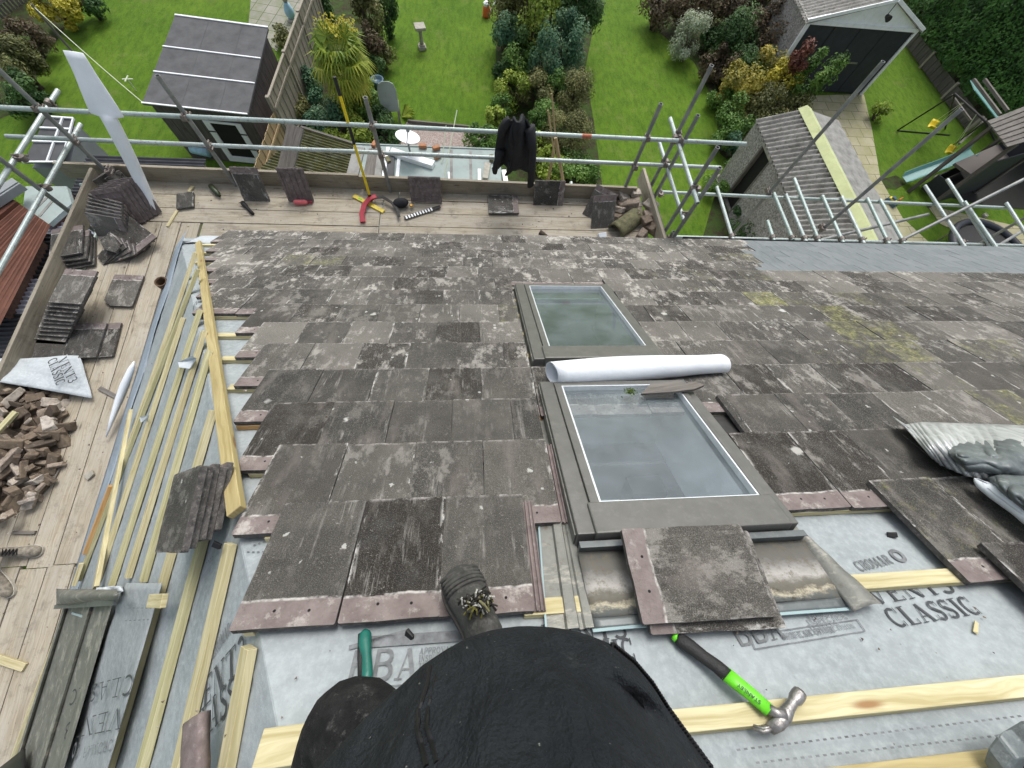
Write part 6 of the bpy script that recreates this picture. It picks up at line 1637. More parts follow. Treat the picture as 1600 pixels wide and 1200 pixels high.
# ------------------------------------------------------------------ fences
def fence(label, A, B, h, mat, board=.15, post_every=1.85, cap=True, group=None):
    A, B = Vector((A.x, A.y, 0)), Vector((B.x, B.y, 0)); L = (B-A).length; d = (B-A)/L; n = Vector((d.y, -d.x, 0))
    t = thing('timber_fence', label, 'fence', A.lerp(B, .5), group)
    k = 0; s = 0
    np_ = max(1, round(L/post_every)); pl = L/np_
    for j in range(np_):
        mb = MB(); x = j*pl + .05
        while x < (j+1)*pl - .06:
            w = min(board, (j+1)*pl - .05 - x); mb.rnd = rng.random(); c = A + d*(x + w/2) + n*(.008 if k % 2 else -.008)
            mb.beam(c + ZA*.05, c + ZA*(h - .03 + rng.uniform(-.008, .008)), w-.006, .016, n); x += w; k += 1
        for z in (.35, h-.35): mb.beam(A + d*(j*pl+.05) - n*.03 + ZA*z, A + d*((j+1)*pl-.05) - n*.03 + ZA*z, .03, .06, ZA)
        mb.build('panel', MT[mat], t)
        if cap:
            mb = MB(); mb.rnd = rng.random(); mb.beam(A + d*(j*pl+.05) + ZA*(h-.03), A + d*((j+1)*pl-.05) + ZA*(h-.03), .06, .03, ZA); mb.build('capping', MT['fence'], t)
    for j in range(np_ + 1):
        mb = MB(); mb.rnd = rng.random(); c = A + d*(j*pl); mb.beam(c, c + ZA*(h+.03), .09, .09, n, base=False); mb.build('post', MT['fence'], t)
    return t
fa, fb = H(474, -6, 1.75), H(418, 152, 1.75); fc_ = H(393, 212, 1.45)
fence('weathered timber fence with pale capping between the shed and the palm', fa + (fa-fb)*.25, fb, 1.75, 'fence')
fence('lower, newer orange timber fence panel at the near end of the weathered fence', fb, Vector((fb.x, fb.y, 0)) + (fb-fa).normalized()*2.4, 1.45, 'fencenew', cap=False)
fence('dark low timber fence running under the tall hedge', H(1406, 62, .0), H(1508, 206, .0), .55, 'shedwood', cap=False)
# dark slatted trellis, top left
A, B = H(-40, 62, 0), H(72, -22, 0); A.z = B.z = 0
tr_ = thing('trellis', 'dark slatted trellis screen in the top left corner', 'trellis', A.lerp(B, .5)); d = (B-A).normalized(); L = (B-A).length + 2.5; n = Vector((d.y, -d.x, 0))
mb = MB()
for k in range(int(L/.13)): mb.rnd = rng.random(); p = A - d*1.0 + d*(k*.13); mb.beam(p, p + ZA*1.7, .07, .02, n)
mb.build('slat_panel', MT['shedwood'], tr_)
mb = MB()
for z in (.25, .6, .95, 1.3, 1.6): mb.rnd = rng.random(); mb.beam(A - d + ZA*z + n*.025, A - d + d*L + ZA*z + n*.025, .02, .07, ZA)
mb.build('rail_panel', MT['oldwood'], tr_)
# ------------------------------------------------------------------ garden shed
FL, FR_, BL, BR = H(222, 161, 1.62), H(387, 179, 1.62), H(281, 36, 1.62), H(424, 55, 1.62)
shed = thing('garden_shed', 'garden shed with dark felt roof crossed by pale battens', 'shed', ((FL.x+FR_.x)/2, (FL.y+FR_.y)/2, 0))
for p in (BL, BR): p.z = 1.80
mb = MB()
up_ = Vector((0, 0, .05)); i0 = [mb.vert(p) for p in (FL, FR_, BR, BL)] + [mb.vert(p - up_) for p in (FL, FR_, BR, BL)]
mb.face(i0[:4]); mb.face(i0[7:3:-1])
for k in range(4): k2 = (k+1) % 4; mb.face((i0[k2], i0[k], i0[k+4], i0[k2+4]))
mb.build('roof', MT['felt'], shed)
for t_, w in ((.0, .04), (.335, .035), (.62, .035), (1.0, .05)):
    a, b_ = FL.lerp(BL, t_), FR_.lerp(BR, t_); mb = MB(); mb.rnd = rng.random(); mb.beam(a + ZA*.002, b_ + ZA*.002, w, .022, ZA); mb.build('roof_batten', MT['whitepaint'], shed)
for t_ in (.36, .72):
    mb = MB(); a, b_ = FL.lerp(FR_, t_), BL.lerp(BR, t_); mb.beam(a + ZA*.001, b_ + ZA*.001, .02, .004, ZA); mb.build('felt_joint', MT['felt'], shed)
ins = .10
def shr(p, q): return Vector((p.x, p.y, 0)).lerp(Vector((q.x, q.y, 0)), .04)
w0, w1, w2, w3 = shr(FL, BR), shr(FR_, BL), shr(BR, FL), shr(BL, FR_)
for nm_, (a, b_, ha, hb_) in (('front_wall', (w0, w1, 1.58, 1.58)), ('side_wall', (w1, w2, 1.58, 1.74)), ('back_wall', (w2, w3, 1.74, 1.74)), ('left_wall', (w3, w0, 1.74, 1.58))):
    mb = MB(); d = (b_-a); L = d.length; d = d/L; n = Vector((d.y, -d.x, 0)); x = 0
    while x < L - .01:
        w = min(.12, L-x); h_ = ha + (hb_-ha)*(x/L); mb.rnd = rng.random(); c = a + d*(x + w/2); mb.beam(c, c + ZA*h_, w-.004, .016 + .004*(int(x*10) % 2), n); x += w
    mb.build(nm_, MT['shedwood'], shed)
d = (w1-w0).normalized(); n = Vector((d.y, -d.x, 0))
def onfront(px, py):
    return PL(px, py, w0 + n*.03, n)
tl, tr, bl = onfront(316, 187), onfront(374, 190), onfront(350, 240)
x0, x1 = (tl-w0).dot(d), (tr-w0).dot(d)
def wbox(x0, x1, z0, z1, o0, o1): 
    mb = MB(); c = w0 + d*((x0+x1)/2) + ZA*((z0+z1)/2) + n*((o0+o1)/2); mb.box(frame(c, d, ZA.cross(d)), x1-x0, o1-o0, z1-z0); return mb
dr_ = wbox(x0+.05, x1-.05, .08, tl.z-.05, .012, .03).build('door', MT['darkopen'], shed)
for (a, b_, z0, z1) in ((x0, x0+.16, .05, tl.z), (x1-.16, x1, .05, tl.z), (x0+.16, x1-.16, tl.z-.05, tl.z), (x0+.16, x1-.16, .05, .22)):
    wbox(a, b_, z0, z1, .031, .055).build('door_frame', MT['whitepaint'], dr_)
for z in (.5, .95):
    wbox(x0-.01, x0+.17, z, z+.03, .056, .066).build('hinge', MT['black'], dr_); wbox(x1-.17, x1+.01, z, z+.03, .056, .066).build('hinge', MT['black'], dr_)
a_, b_ = H(300, 232, .25), H(327, 238, .25); mb = MB(); mb.tube([a_, b_], .13, 12); tag(mb.build('water_tank', MT['lightblue'], smooth=True), 'pale blue drum lying in front of the shed door', 'drum')
# clothes line
A, B = H(50, 8, 2.1), H(224, 161, 1.62); mb = MB(); mb.tube([A.lerp(B, k/10) - ZA*.10*math.sin(math.pi*k/10) for k in range(11)], .010, 5)
A0 = H(52, 10, 2.1); tag(mb.build('washing_line', MT['wire']), 'thin pale washing line strung from the shed corner to the top left', 'washing line')
mb = MB(); mb.tube([(A0.x, A0.y, 0), (A0.x, A0.y, 2.15)], .03, 8); tag(mb.build('line_post', MT['oldwood']), 'grey post that holds the washing line by the yellow bush', 'post')
p = H(213, 142, 0); mb = MB(); mb.tube([p, p + Vector((.02, 0, .35))], .015, 6); mb.beam(p + Vector((-.14, 0, .32)), p + Vector((.15, .03, .32)), .03, .02, ZA); mb.beam(p + Vector((0, -.14, .345)), p + Vector((0, .14, .345)), .03, .02, ZA)
tag(mb.build('line_prop', MT['wire']), 'small pale cross-shaped prop on the lawn at the shed corner', 'prop')
# ------------------------------------------------------------------ corrugated roofs on the left
def corr(mb, A, B, C_, D_, pitch, amp, t=.006):
    """corrugations run along A->B; the waves step along A->D"""
    L = (D_-A).length; n = max(2, int(L/pitch))
    nv = n*6
    nrm = (B-A).cross(D_-A).normalized()
    if nrm.z < 0: nrm = -nrm
    def f(u, v):
        p = A.lerp(B, u).lerp(D_.lerp(C_, u), v); return p + nrm*amp*math.sin(2*math.pi*n*v)
    mb.sheet(f, 1, nv, 0)
    return n
lean = thing('lean_to', 'black corrugated lean-to roof with clear strips below the left toe board', 'lean-to roof', H(150, 300, 0))
zc = 2.6
y_far = H(150, 243, zc).y; xr = H(325, 240, zc).x
bands = [(y_far, y_far-1.05, 'blackcorr', 'black_sheet'), (y_far-1.05, y_far-1.5, 'blackcorr', 'black_sheet')]
y1, y2, y3, y4 = H(100, 330, zc).y, H(80, 365, zc).y, H(60, 436, zc).y, H(45, 490, zc).y
seq = [(y_far, y1, 'blackcorr'), (y1, y2, 'clearcorr'), (y2, y3, 'blackcorr'), (y3, y4, 'clearcorr'), (y4, y4-3.5, 'blackcorr')]
def xl(y): return H(150, 243, zc).x if y > y1 + .6 else H(60, 365, zc).x - .15
for (ya, yb, mt_) in seq:
    mb = MB(); xa = -9.2 if yb < y1 else H(105, 300, zc).x
    if ya == y_far: xa = H(128, 262, zc).x
    corr(mb, Vector((xa, ya, zc)), Vector((xr, ya, zc)), Vector((xr, yb, zc)), Vector((xa, yb, zc)), .085, .02)
    mb.build('clear_sheet' if mt_ == 'clearcorr' else 'black_sheet', MT[mt_], lean, smooth=True)
mb = MB()
for (x, y) in ((xr-.1, y_far-.1), (H(140, 260, zc).x, y_far-.1), (xr-.1, 1.0), (-7.0, 0.0)):
    mb = MB(); mb.beam((x, y, 0), (x, y, zc-.05), .08, .08, XA, base=False); mb.build('post', MT['oldwood'], lean)
rr0 = thing('red_roof', 'red corrugated roof beyond the left guard rails', 'roof', H(10, 420, 0))
zr = 2.85
A, B, C_, D_ = H(79, 352, zr), H(-8, 524, zr), H(-160, 470, zr), H(30, 318, zr)
mb = MB(); corr(mb, A, B, C_, D_, .10, .034); mb.build('sheet', MT['redroof'], rr0)
mb = MB(); c = [Vector((p.x, p.y, 0)) for p in (A, B, C_, D_)]; cc = sum(c, Vector())/4; mb.loft([[q.lerp(cc, .30) for q in c], [q.lerp(cc, .30) + ZA*(zr-.06) for q in c]]); mb.build('wall', MT['brickdark'], rr0)
mb = MB(); mb.beam(D_ + ZA*.02, C_ + ZA*.02, .12, .06, ZA); mb.build('ridge', MT['redroof'], rr0)
fr_ = thing('flat_roof', 'pale green felt flat roof between the red roof and the black lean-to', 'flat roof', H(80, 320, 0)); zf = 2.75
mb = MB(); c = [H(40, 291, zf), H(104, 291, zf), H(112, 318, zf), H(76, 350, zf), H(36, 322, zf)]; mb.face([mb.vert(p) for p in c][::-1]); mb.face([mb.vert(p - ZA*.08) for p in c])
for k in range(5): a, b_ = c[k], c[(k+1) % 5]; mb.face([mb.vert(a), mb.vert(b_), mb.vert(b_ - ZA*.08), mb.vert(a - ZA*.08)])
mb.build('felt', MT['feltgreen'], fr_)
mb = MB(); cc = sum(c, Vector())/5; mb.loft([[Vector((p.lerp(cc, .08).x, p.lerp(cc, .08).y, 0)) for p in c], [p.lerp(cc, .08) - ZA*.1 for p in c]]); mb.build('wall', MT['brickdark'], fr_)
for (a, b_) in (((52, 330), (76, 306)), ((62, 338), (84, 312))):
    mb = MB(); mb.beam(H(*a, zf) + ZA*.002, H(*b_, zf) + ZA*.002, .05, .006, ZA); mb.build('felt_joint', MT['cementgrey'], fr_)
gt = MB(); A, B = H(-20, 330, 2.95), H(38, 292, 2.95); gt.beam(A, B, .22, .14, ZA); gt.beam(A + ZA*.14, B + ZA*.14, .16, .02, ZA)
gb = gt.build('box_gutter', MT['greypaint'], bevel=.01); tag(gb, 'grey box gutter at the upper edge of the red roof', 'gutter')
gh = thing('greenhouse', 'small grey glazed lean-to with white glazing bars beyond the left corner standard', 'greenhouse', H(80, 225, 0))
zg = 2.0
q = [H(72, 183, zg+.25), H(116, 186, zg+.25), H(98, 254, zg), H(36, 254, zg)]
mb = MB(); mb.face([mb.vert(p) for p in q][::-1]); mb.face([mb.vert(p - ZA*.03) for p in q]); mb.build('roof_pane', MT['felt'], gh)
for (a, b_) in ((q[0], q[1]), (q[1], q[2]), (q[2], q[3]), (q[0].lerp(q[3], .25), q[1].lerp(q[2], .25)), (q[0].lerp(q[3], .55), q[1].lerp(q[2], .55)), (q[0].lerp(q[1], .62), q[3].lerp(q[2], .62))):
    mb = MB(); mb.beam(a + ZA*.003, b_ + ZA*.003, .035, .03, ZA); mb.build('glazing_bar', MT['whitepaint'], gh)
mb = MB(); c = [Vector((p.x, p.y, 0)) for p in q]; cc = sum(c, Vector())/4; mb.loft([[p.lerp(cc, .05) for p in c], [p.lerp(cc, .05) - ZA*.05 for p in q]]); mb.build('wall', MT['greypaint'], gh)
# mossy corrugated roof and old board, middle left
mr = thing('mossy_roof', 'mossy corrugated roof right of the shed below the guard rails', 'roof', H(470, 240, 0)); zm = 2.3
mb = MB(); A, B, C_, D_ = H(470, 199, zm+.15), H(562, 228, zm), H(548, 330, zm-.12), H(380, 290, zm-.12)
corr(mb, A, B, C_, D_, .075, .018); mb.build('sheet', MT['thatch'], mr, smooth=True)
mb = MB()
for p in (A, B, C_, D_): q = p.lerp((A+C_)/2, .08); mb = MB(); mb.beam((q.x, q.y, 0), (q.x, q.y, q.z-.03), .08, .08, XA, base=False); mb.build('post', MT['oldwood'], mr)
mb = MB(); mb.beam(A - ZA*.05, B - ZA*.05, .05, .08, ZA); mb.beam(D_ - ZA*.05, C_ - ZA*.05, .05, .08, ZA); mb.build('rafter', MT['oldwood'], mr)
mb = MB(); mb.rnd = .2; a, b_ = VY(464, 198, 5.1), VY(446, 272, 4.62); a.z, b_.z = a.z, b_.z; mb.beam(a, b_, .20, .038, Vector((0, -.5, .8))); tag(mb.build('old_board', MT['oldwood']), 'dark old board leaning up outside the toe board above the mossy roof', 'board')
# ------------------------------------------------------------------ flat extension roof with its clutter
ze = 2.7
ex = thing('extension', 'flat green felted extension roof beyond the far walkway with loose timber on it', 'extension', H(660, 260, 0))
XL, XR, YF = H(556, 228, ze).x, H(782, 243, ze).x, H(660, 230, ze).y
mb = MB(); mb.abox(XL, XR, 2.9, YF, ze-.12, ze); mb.build('felt_roof', MT['feltgreen'], ex)
mb = MB(); mb.abox(XL+.1, XR-.1, 2.9, YF-.12, 0, ze-.125); mb.build('wall', MT['wallrender'], ex)
mb = MB(); mb.abox(XL-.03, XR+.03, YF, YF+.03, ze-.16, ze+.02); mb.build('edge_trim', MT['feltgreen'], ex)
for (px) in (705, 735): 
    mb = MB(); p = H(px, 255, ze); mb.beam((p.x, YF-.05, ze+.001), (p.x+.05, 3.2, ze+.001), .06, .004, ZA); mb.build('felt_joint', MT['cementgrey'], ex)
def lying(name, label, cat, a, b_, w, h, mat, z=ze, group=None): return plank(name, label, cat, H(*a, z), H(*b_, z), w, h, ZA, mat, group)
lying('long_plank', 'grey plank lying on the extension roof at its left edge', 'plank', (562, 232), (545, 300), .24, .04, 'cementgrey')
lying('long_plank', 'second grey plank from the left on the extension roof', 'plank', (585, 235), (572, 300), .22, .04, 'oldwood')
lying('long_plank', 'pale grey plank under the yellow pole on the extension roof', 'plank', (596, 240), (588, 300), .14, .05, 'cementgrey')
lying('white_batten', 'white painted batten lying beside the pale grey plank on the extension roof', 'batten', (607, 232), (596, 300), .07, .04, 'whitepaint')
lying('dark_plank', 'dark plank lying on the extension roof right of the white batten', 'plank', (612, 238), (610, 300), .14, .04, 'felt')
lying('white_batten', 'white batten standing out at the right of the dark plank on the extension roof', 'batten', (624, 248), (619, 300), .07, .04, 'whitepaint')
bx = lying('box_section', 'long pale box section lying at a slant on the extension roof', 'box section', (612, 241), (678, 261), .16, .10, 'whitepaint')
lying('white_batten', 'short white upright batten in front of the hanging jacket', 'batten', (749, 266), (749, 292), .07, .04, 'whitepaint')
lying('white_batten', 'white batten under the sleeve of the hanging jacket', 'batten', (787, 268), (792, 296), .10, .05, 'whitepaint')
lying('white_batten', 'thin white batten right of the mauve ribbed tile', 'batten', (701, 270), (703, 296), .04, .03, 'whitepaint')
lying('driftwood', 'short knotty log lying on the extension roof beside the hanging jacket', 'log', (762, 260), (758, 284), .12, .1, 'stone')
for k, (px, py, lab) in enumerate(((661, 231, 'orange brick at the edge of the extension roof, nearest the satellite dish'), (682, 234, 'orange brick at the edge of the extension roof, right of the other one'), (684, 247, 'orange brick lying on the extension roof by the box section end'), (586, 228, 'orange brick at the left end of the extension roof edge'), (768, 250, 'mossy brick on the extension roof beside the jacket'), (607, 253, 'mossy brick on the planks of the extension roof'))):
    p = H(px, py, ze); mb = MB(); mb.box(Matrix.Translation((p.x, p.y, ze + .045)) @ Matrix.Rotation(.4*k, 4, 'Z'), .16, .085, .07); tag(mb.build('brick', MT['brick' if k < 4 else 'mossy'], bevel=.006), lab, 'brick')
for k, (a, b_, z0, z1, lab) in enumerate((((714, 172), (692, 288), 2.9, 2.72, 'longer of two pale canes leaning on the extension roof'), ((697, 196), (690, 255), 2.9, 2.72, 'shorter of two pale canes leaning on the extension roof'))):
    mb = MB(); A, B = VY(a[0], a[1], YF + .1), H(*b_, z1); mb.tube([A, B], .010, 6); tag(mb.build('cane', MT['wire']), lab, 'cane')
# satellite dish
p = H(637, 215, 3.15)
sdh = thing('satellite_dish', 'white satellite dish on a short mast at the edge of the extension roof', 'satellite dish', (p.x, p.y, ze))
ax = (CAM - p).normalized(); ax = (ax + Vector((.05, .95, .35))).normalized()
m = frame(p, ax.orthogonal(), ax.cross(ax.orthogonal())); 
x_ = Vector((1, 0, 0)); x_ = (x_ - ax*x_.dot(ax)).normalized(); y_ = ax.cross(x_); m = Matrix((x_, y_, ax)).transposed().to_4x4(); m.translation = p
mb = MB(); mb.lathe([(.02, -.045), (.10, -.036), (.18, -.012), (.245, .02), (.25, .022), (.243, .025), (.18, -.006), (.10, -.030), (.02, -.038)], m, 28); mb.build('dish', MT['whitepaint'], sdh, smooth=True)
mb = MB(); f = p + ax*.20 - y_*.05; mb.tube([p - y_*.23 + ax*.01, f], .010, 6); mb.build('arm', MT['greypaint'], sdh)
mb = MB(); mb.tube([f - ax*.05, f + ax*.05], .035, 10); mb.build('receiver', MT['greypaint'], sdh)
mb = MB(); mb.tube([p - ax*.06, Vector((p.x, p.y - .05, 2.95)), Vector((p.x, p.y - .05, ze))], .022, 8); mb.build('mast', MT['greypaint'], sdh)
# ------------------------------------------------------------------ garden objects
p = H(660, 76, 0); bb = thing('bird_bath', 'pale stone bird bath standing alone on the middle lawn', 'bird bath', p)
m = Matrix.Translation(p) @ Matrix.Rotation(.25, 4, 'Z')
mb = MB(); mb.box(m @ Matrix.Translation((0, 0, .05)), .26, .26, .10); mb.box(m @ Matrix.Translation((0, 0, .12)), .19, .19, .06); mb.build('plinth', MT['stone'], bb, bevel=.01)
mb = MB(); mb.lathe([(.075, .15), (.06, .25), (.06, .45), (.085, .60)], m, 10); mb.build('column', MT['stone'], bb, smooth=True)
mb = MB(); mb.box(m @ Matrix.Translation((0, 0, .645)), .36, .36, .09); mb.build('bowl', MT['stone'], bb, bevel=.015)
p = H(457, 32, 0); go = thing('garden_statue', 'pale blue garden statue on the mossy paving behind the fence', 'statue', p); m = Matrix.Translation(p)
mb = MB(); mb.lathe([(.16, 0), (.17, .04), (.10, .07)], m, 12); mb.build('base', MT['stone'], go)
mb = MB(); mb.lathe([(.09, .07), (.15, .15), (.16, .3), (.10, .46), (.07, .52)], m, 12); mb.build('body', MT['lightblue'], go, smooth=True)
mb = MB(); mb.lathe([(.05, .50), (.09, .57), (.085, .65), (.03, .72)], m, 12); mb.build('head', MT['stone'], go, smooth=True)
p = H(594, 146, 0); mb = MB(); mb.lathe([(.13, 0), (.19, .3), (.215, .42), (.215, .45), (.17, .45), (.15, .38)], Matrix.Translation(p), 16); tag(mb.build('flower_pot', MT['blue'], smooth=True), 'dark blue glazed pot at the edge of the middle lawn below the palm', 'pot')
p = H(760, 26, 0); pt_ = thing('watering_can', 'orange watering can with a white top at the upper right edge of the middle lawn', 'watering can', p); m = Matrix.Translation(p)
mb = MB(); mb.lathe([(.14, 0), (.15, .05), (.13, .3), (.10, .34)], m, 12); mb.build('body', MT['orange'], pt_, smooth=True)
mb = MB(); mb.lathe([(.11, .34), (.12, .42), (.05, .47)], m, 12); mb.tube([p + Vector((.1, 0, .1)), p + Vector((.35, .1, .45))], .025, 6); mb.build('spout', MT['whitepaint'], pt_)
# grey chair
p = H(612, 200, 0); ch = thing('garden_chair', 'grey garden chair with a tall rounded back facing away by the lawn edge', 'chair', p)
m = Matrix.Translation(p + Vector((.05, .15, 0))) @ Matrix.Rotation(rad(6), 4, 'Z')
mb = MB(); mb.rnd = .3
mm = m @ Matrix.Translation((0, 0, .42)) @ Matrix.Rotation(rad(-12), 4, 'X')
mb.prism([(-.26, 0), (.26, 0), (.28, .55), (.22, .72), (.1, .78), (-.1, .78), (-.22, .72), (-.28, .55)], mm @ Matrix.Rotation(rad(90), 4, 'X'), .03); mb.build('backrest', MT['feltgreen'], ch)
mb = MB(); mb.box(m @ Matrix.Translation((0, .26, .42)), .52, .5, .03); mb.build('seat', MT['cementgrey'], ch, bevel=.01)
for x in (-.22, .22):
    for y in (.04, .46): mb = MB(); mb.box(m @ Matrix.Translation((x, y, .205)), .05, .05, .41); mb.build('leg', MT['cementgrey'], ch)
mb = MB(); A, B = H(638, 192, 0), H(762, 204, 0); mb.rnd = .4; mb.beam(A, B, .05, .10, ZA); tag(mb.build('bed_edging', MT['oldwood']), 'low timber edging between the middle lawn and the gravel', 'edging')
for k, (a, b_, lab) in enumerate((((862, 146), (868, 215), 'bamboo cane standing upright in the planting, the tallest'), ((856, 172), (866, 240), 'bamboo cane leaning beside the tallest one'), ((868, 215), (882, 296), 'pale post standing at the right of the hanging jacket'))):
    mb = MB(); A, B = VY(a[0], a[1], 8.2 - .6*k), VY(b_[0], b_[1], 8.0 - .6*k); B.z = max(B.z, 0) if k < 2 else B.z
    g_ = Vector((B.x, B.y, 0)); mb.tube([A, B, g_], .018 if k < 2 else .035, 7); tag(mb.build('garden_cane' if k < 2 else 'garden_post', MT['fencenew']), lab, 'cane' if k < 2 else 'post')
# ------------------------------------------------------------------ white garage, top right
TR_ = H(1438, 45, 2.12); TL_ = H(1264, 31, 2.12); gdir = (TR_ - TL_); gdir.z = 0; gw = gdir.length; gdir.normalize(); gn = Vector((gdir.y, -gdir.x, 0))
if gn.dot(CAM - TL_) < 0: gn = -gn
ga = thing('white_garage', 'white-fronted garage with dark double doors at the top right', 'garage', Vector(((TL_.x+TR_.x)/2, (TL_.y+TR_.y)/2, 0)))
g0_ = Vector((TL_.x, TL_.y, 0)); dep = 5.2
def gpt(x, o, z): return g0_ + gdir*x + gn*o + ZA*z
def gbox(x0, x1, o0, o1, z0, z1):
    mb = MB(); mb.box(frame(gpt((x0+x1)/2, (o0+o1)/2, (z0+z1)/2), gdir, ZA.cross(gdir)), x1-x0, abs(o1-o0), z1-z0); return mb
apx, apz = gw*.60, 2.12 + .62
mb = MB(); f = [gpt(-.02, .0, 2.12), gpt(gw+.02, 0, 2.12), gpt(apx, 0, apz)]; b_ = [p - gn*.08 for p in f]
mb.loft([b_, f]); mb.build('gable', MT['whitepaint'], ga)
for (a, c) in ((0, .13), (gw-.10, gw)): gbox(a, c, -.05, .02, 0, 2.10).build('door_post', MT['whitepaint'], ga)
gbox(.0, gw, -.03, .03, 2.02, 2.125).build('lintel', MT['whitepaint'], ga)
for k in range(4):
    a = .14 + (gw-.26)*k/4; c = .14 + (gw-.26)*(k+1)/4
    dd_ = gbox(a+.006, c-.006, -.06, -.02, .03, 2.01).build('door', MT['door'], ga, bevel=.006)
    gbox(c-.02, c-.004, -.02, -.008, .03, 2.01).build('cover_strip', MT['black'], dd_)
gbox(gw*.62, gw*.70, -.019, .01, 1.0, 1.05).build('handle', MT['steel'], ga)
gbox(0, .1, -dep, -.06, 0, 2.10).build('side_wall', MT['pebble'], ga); gbox(gw-.1, gw, -dep, -.06, 0, 2.10).build('side_wall', MT['pebble'], ga); gbox(.1, gw-.1, -dep, -dep+.1, 0, 2.1).build('back_wall', MT['pebble'], ga)
for (xa, xb) in ((-.08, apx), (gw+.08, apx)):
    mb = MB(); corr(mb, gpt(xa, .12, 2.06), gpt(xb, .12, apz+.03), gpt(xb, -dep-.1, apz+.03), gpt(xa, -dep-.1, 2.06), .15, .025); mb.build('roof', MT['cement'], ga, smooth=True)
mb = MB(); mb.beam(gpt(-.06, .10, 2.10), gpt(apx, .10, apz+.03), .03, .09, ZA); mb.beam(gpt(gw+.06, .10, 2.10), gpt(apx, .10, apz+.03), .03, .09, ZA); mb.build('bargeboard', MT['whitepaint'], ga)
mb = MB(); q = gpt(apx - .05, .16, 2.45); mb.tube([q + gn*0, q + gn*.18], .05, 10, rs=[.05, .09]); mb.tube([q + ZA*.3, q], .012, 6); mb.build('lamp', MT['black'], ga)
# ------------------------------------------------------------------ rough-walled garage with corrugated roof, right
ze2, zr2 = 1.98, 2.42
L0, L1 = H(1180, 187, ze2), H(1264, 392, ze2); R0_, R1_ = H(1260, 170, zr2), H(1372, 392, zr2); E0, E1 = H(1310, 188, ze2), H(1420, 392, ze2)
g2 = thing('concrete_garage', 'rough-walled garage with corrugated roof and lichen-green ridge', 'garage', ((L0.x+E0.x)/2, (L0.y+L1.y)/2, 0))
mb = MB(); corr(mb, L0, R0_, R1_, L1, .150, .040); mb.build('left_roof', MT['cement'], g2, smooth=True)
mb = MB(); corr(mb, E0, R0_, R1_, E1, .36, .008); mb.build('right_roof', MT['cementgrey'], g2, smooth=True)
mb = MB(); d = (R1_-R0_).normalized(); s = Vector((d.y, -d.x, 0)).normalized()
mb.loft([[R0_ - d*.06 - s*.20 - ZA*.03, R0_ - d*.06 + ZA*.06, R0_ - d*.06 + s*.20 - ZA*.03, R0_ - d*.06 - ZA*.06], [R1_ - s*.20 - ZA*.03, R1_ + ZA*.06, R1_ + s*.20 - ZA*.03, R1_ - ZA*.06]]); mb.build('ridge', MT['ridgegreen'], g2)
w_ = [Vector((p.x, p.y, 0)) for p in (L0, L1, E1, E0)]; cc = sum(w_, Vector())/4; w_ = [q.lerp(cc, .035) for q in w_]
a, b_ = w_[0], w_[1]; d = (b_-a).normalized(); L = (b_-a).length; n = Vector((d.y, -d.x, 0))
if n.dot(CAM - a) < 0: n = -n
def onw(px, py): q = PL(px, py, a, n) - a; return q.dot(d), q.z
dx0 = onw(1191, 227)[0]; dx1 = onw(1201, 257)[0]; dzt = onw(1191, 227)[1]
dx0, dx1 = max(.4, min(dx0, dx1)), max(dx0, dx1)
def g2b(x0, x1, z0, z1, o0=-.1, o1=0.0):
    mb = MB(); mb.box(frame(a + d*((x0+x1)/2) + n*((o0+o1)/2) + ZA*((z0+z1)/2), d, ZA.cross(d)), x1-x0, o1-o0, z1-z0); return mb
g2b(0, dx0, 0, ze2-.05).build('wall', MT['pebble'], g2); g2b(dx1, L, 0, ze2-.05).build('wall', MT['pebble'], g2)
g2b(dx0, dx1, min(dzt, ze2-.12), ze2-.05).build('lintel', MT['stone'], g2)
op = g2b(dx0, dx1, 0, min(dzt, ze2-.12), -.16, -.12).build('doorway', MT['darkopen'], g2)
g2b(dx0, dx0+.06, 0, min(dzt, ze2-.12), -.11, .01).build('door_frame', MT['oldwood'], op); g2b(dx1-.06, dx1, 0, min(dzt, ze2-.12), -.11, .01).build('door_frame', MT['oldwood'], op)
for (p0, p1, nm_) in ((w_[1], w_[2], 'near_wall'), (w_[2], w_[3], 'side_wall'), (w_[3], w_[0], 'far_wall')):
    mb = MB(); mb.beam(p0, p1, .1, ze2-.05, ZA); mb.build(nm_, MT['pebble'], g2)
for (p0, p1, pr_) in ((w_[0], w_[3], R0_), (w_[1], w_[2], R1_)):
    mb = MB(); mb.loft([[p0 + ZA*(ze2-.05), p1 + ZA*(ze2-.05), Vector((pr_.x, pr_.y, zr2-.04))], [q + (cc-q)*.02 for q in (p0 + ZA*(ze2-.05), p1 + ZA*(ze2-.05), Vector((pr_.x, pr_.y, zr2-.04)))]]); mb.build('gable', MT['pebble'], g2)
for k in range(26):
    t, u_ = r.random(), r.random(); 
mb = MB(); A, B = H(1122, 274, .0), H(1152, 345, .0); mb.rnd = .6; mb.beam(A, B, .35, .05, ZA); tag(mb.build('kerb_slab', MT['concrete']), 'row of concrete slabs along the foot of the rough garage wall', 'slab')
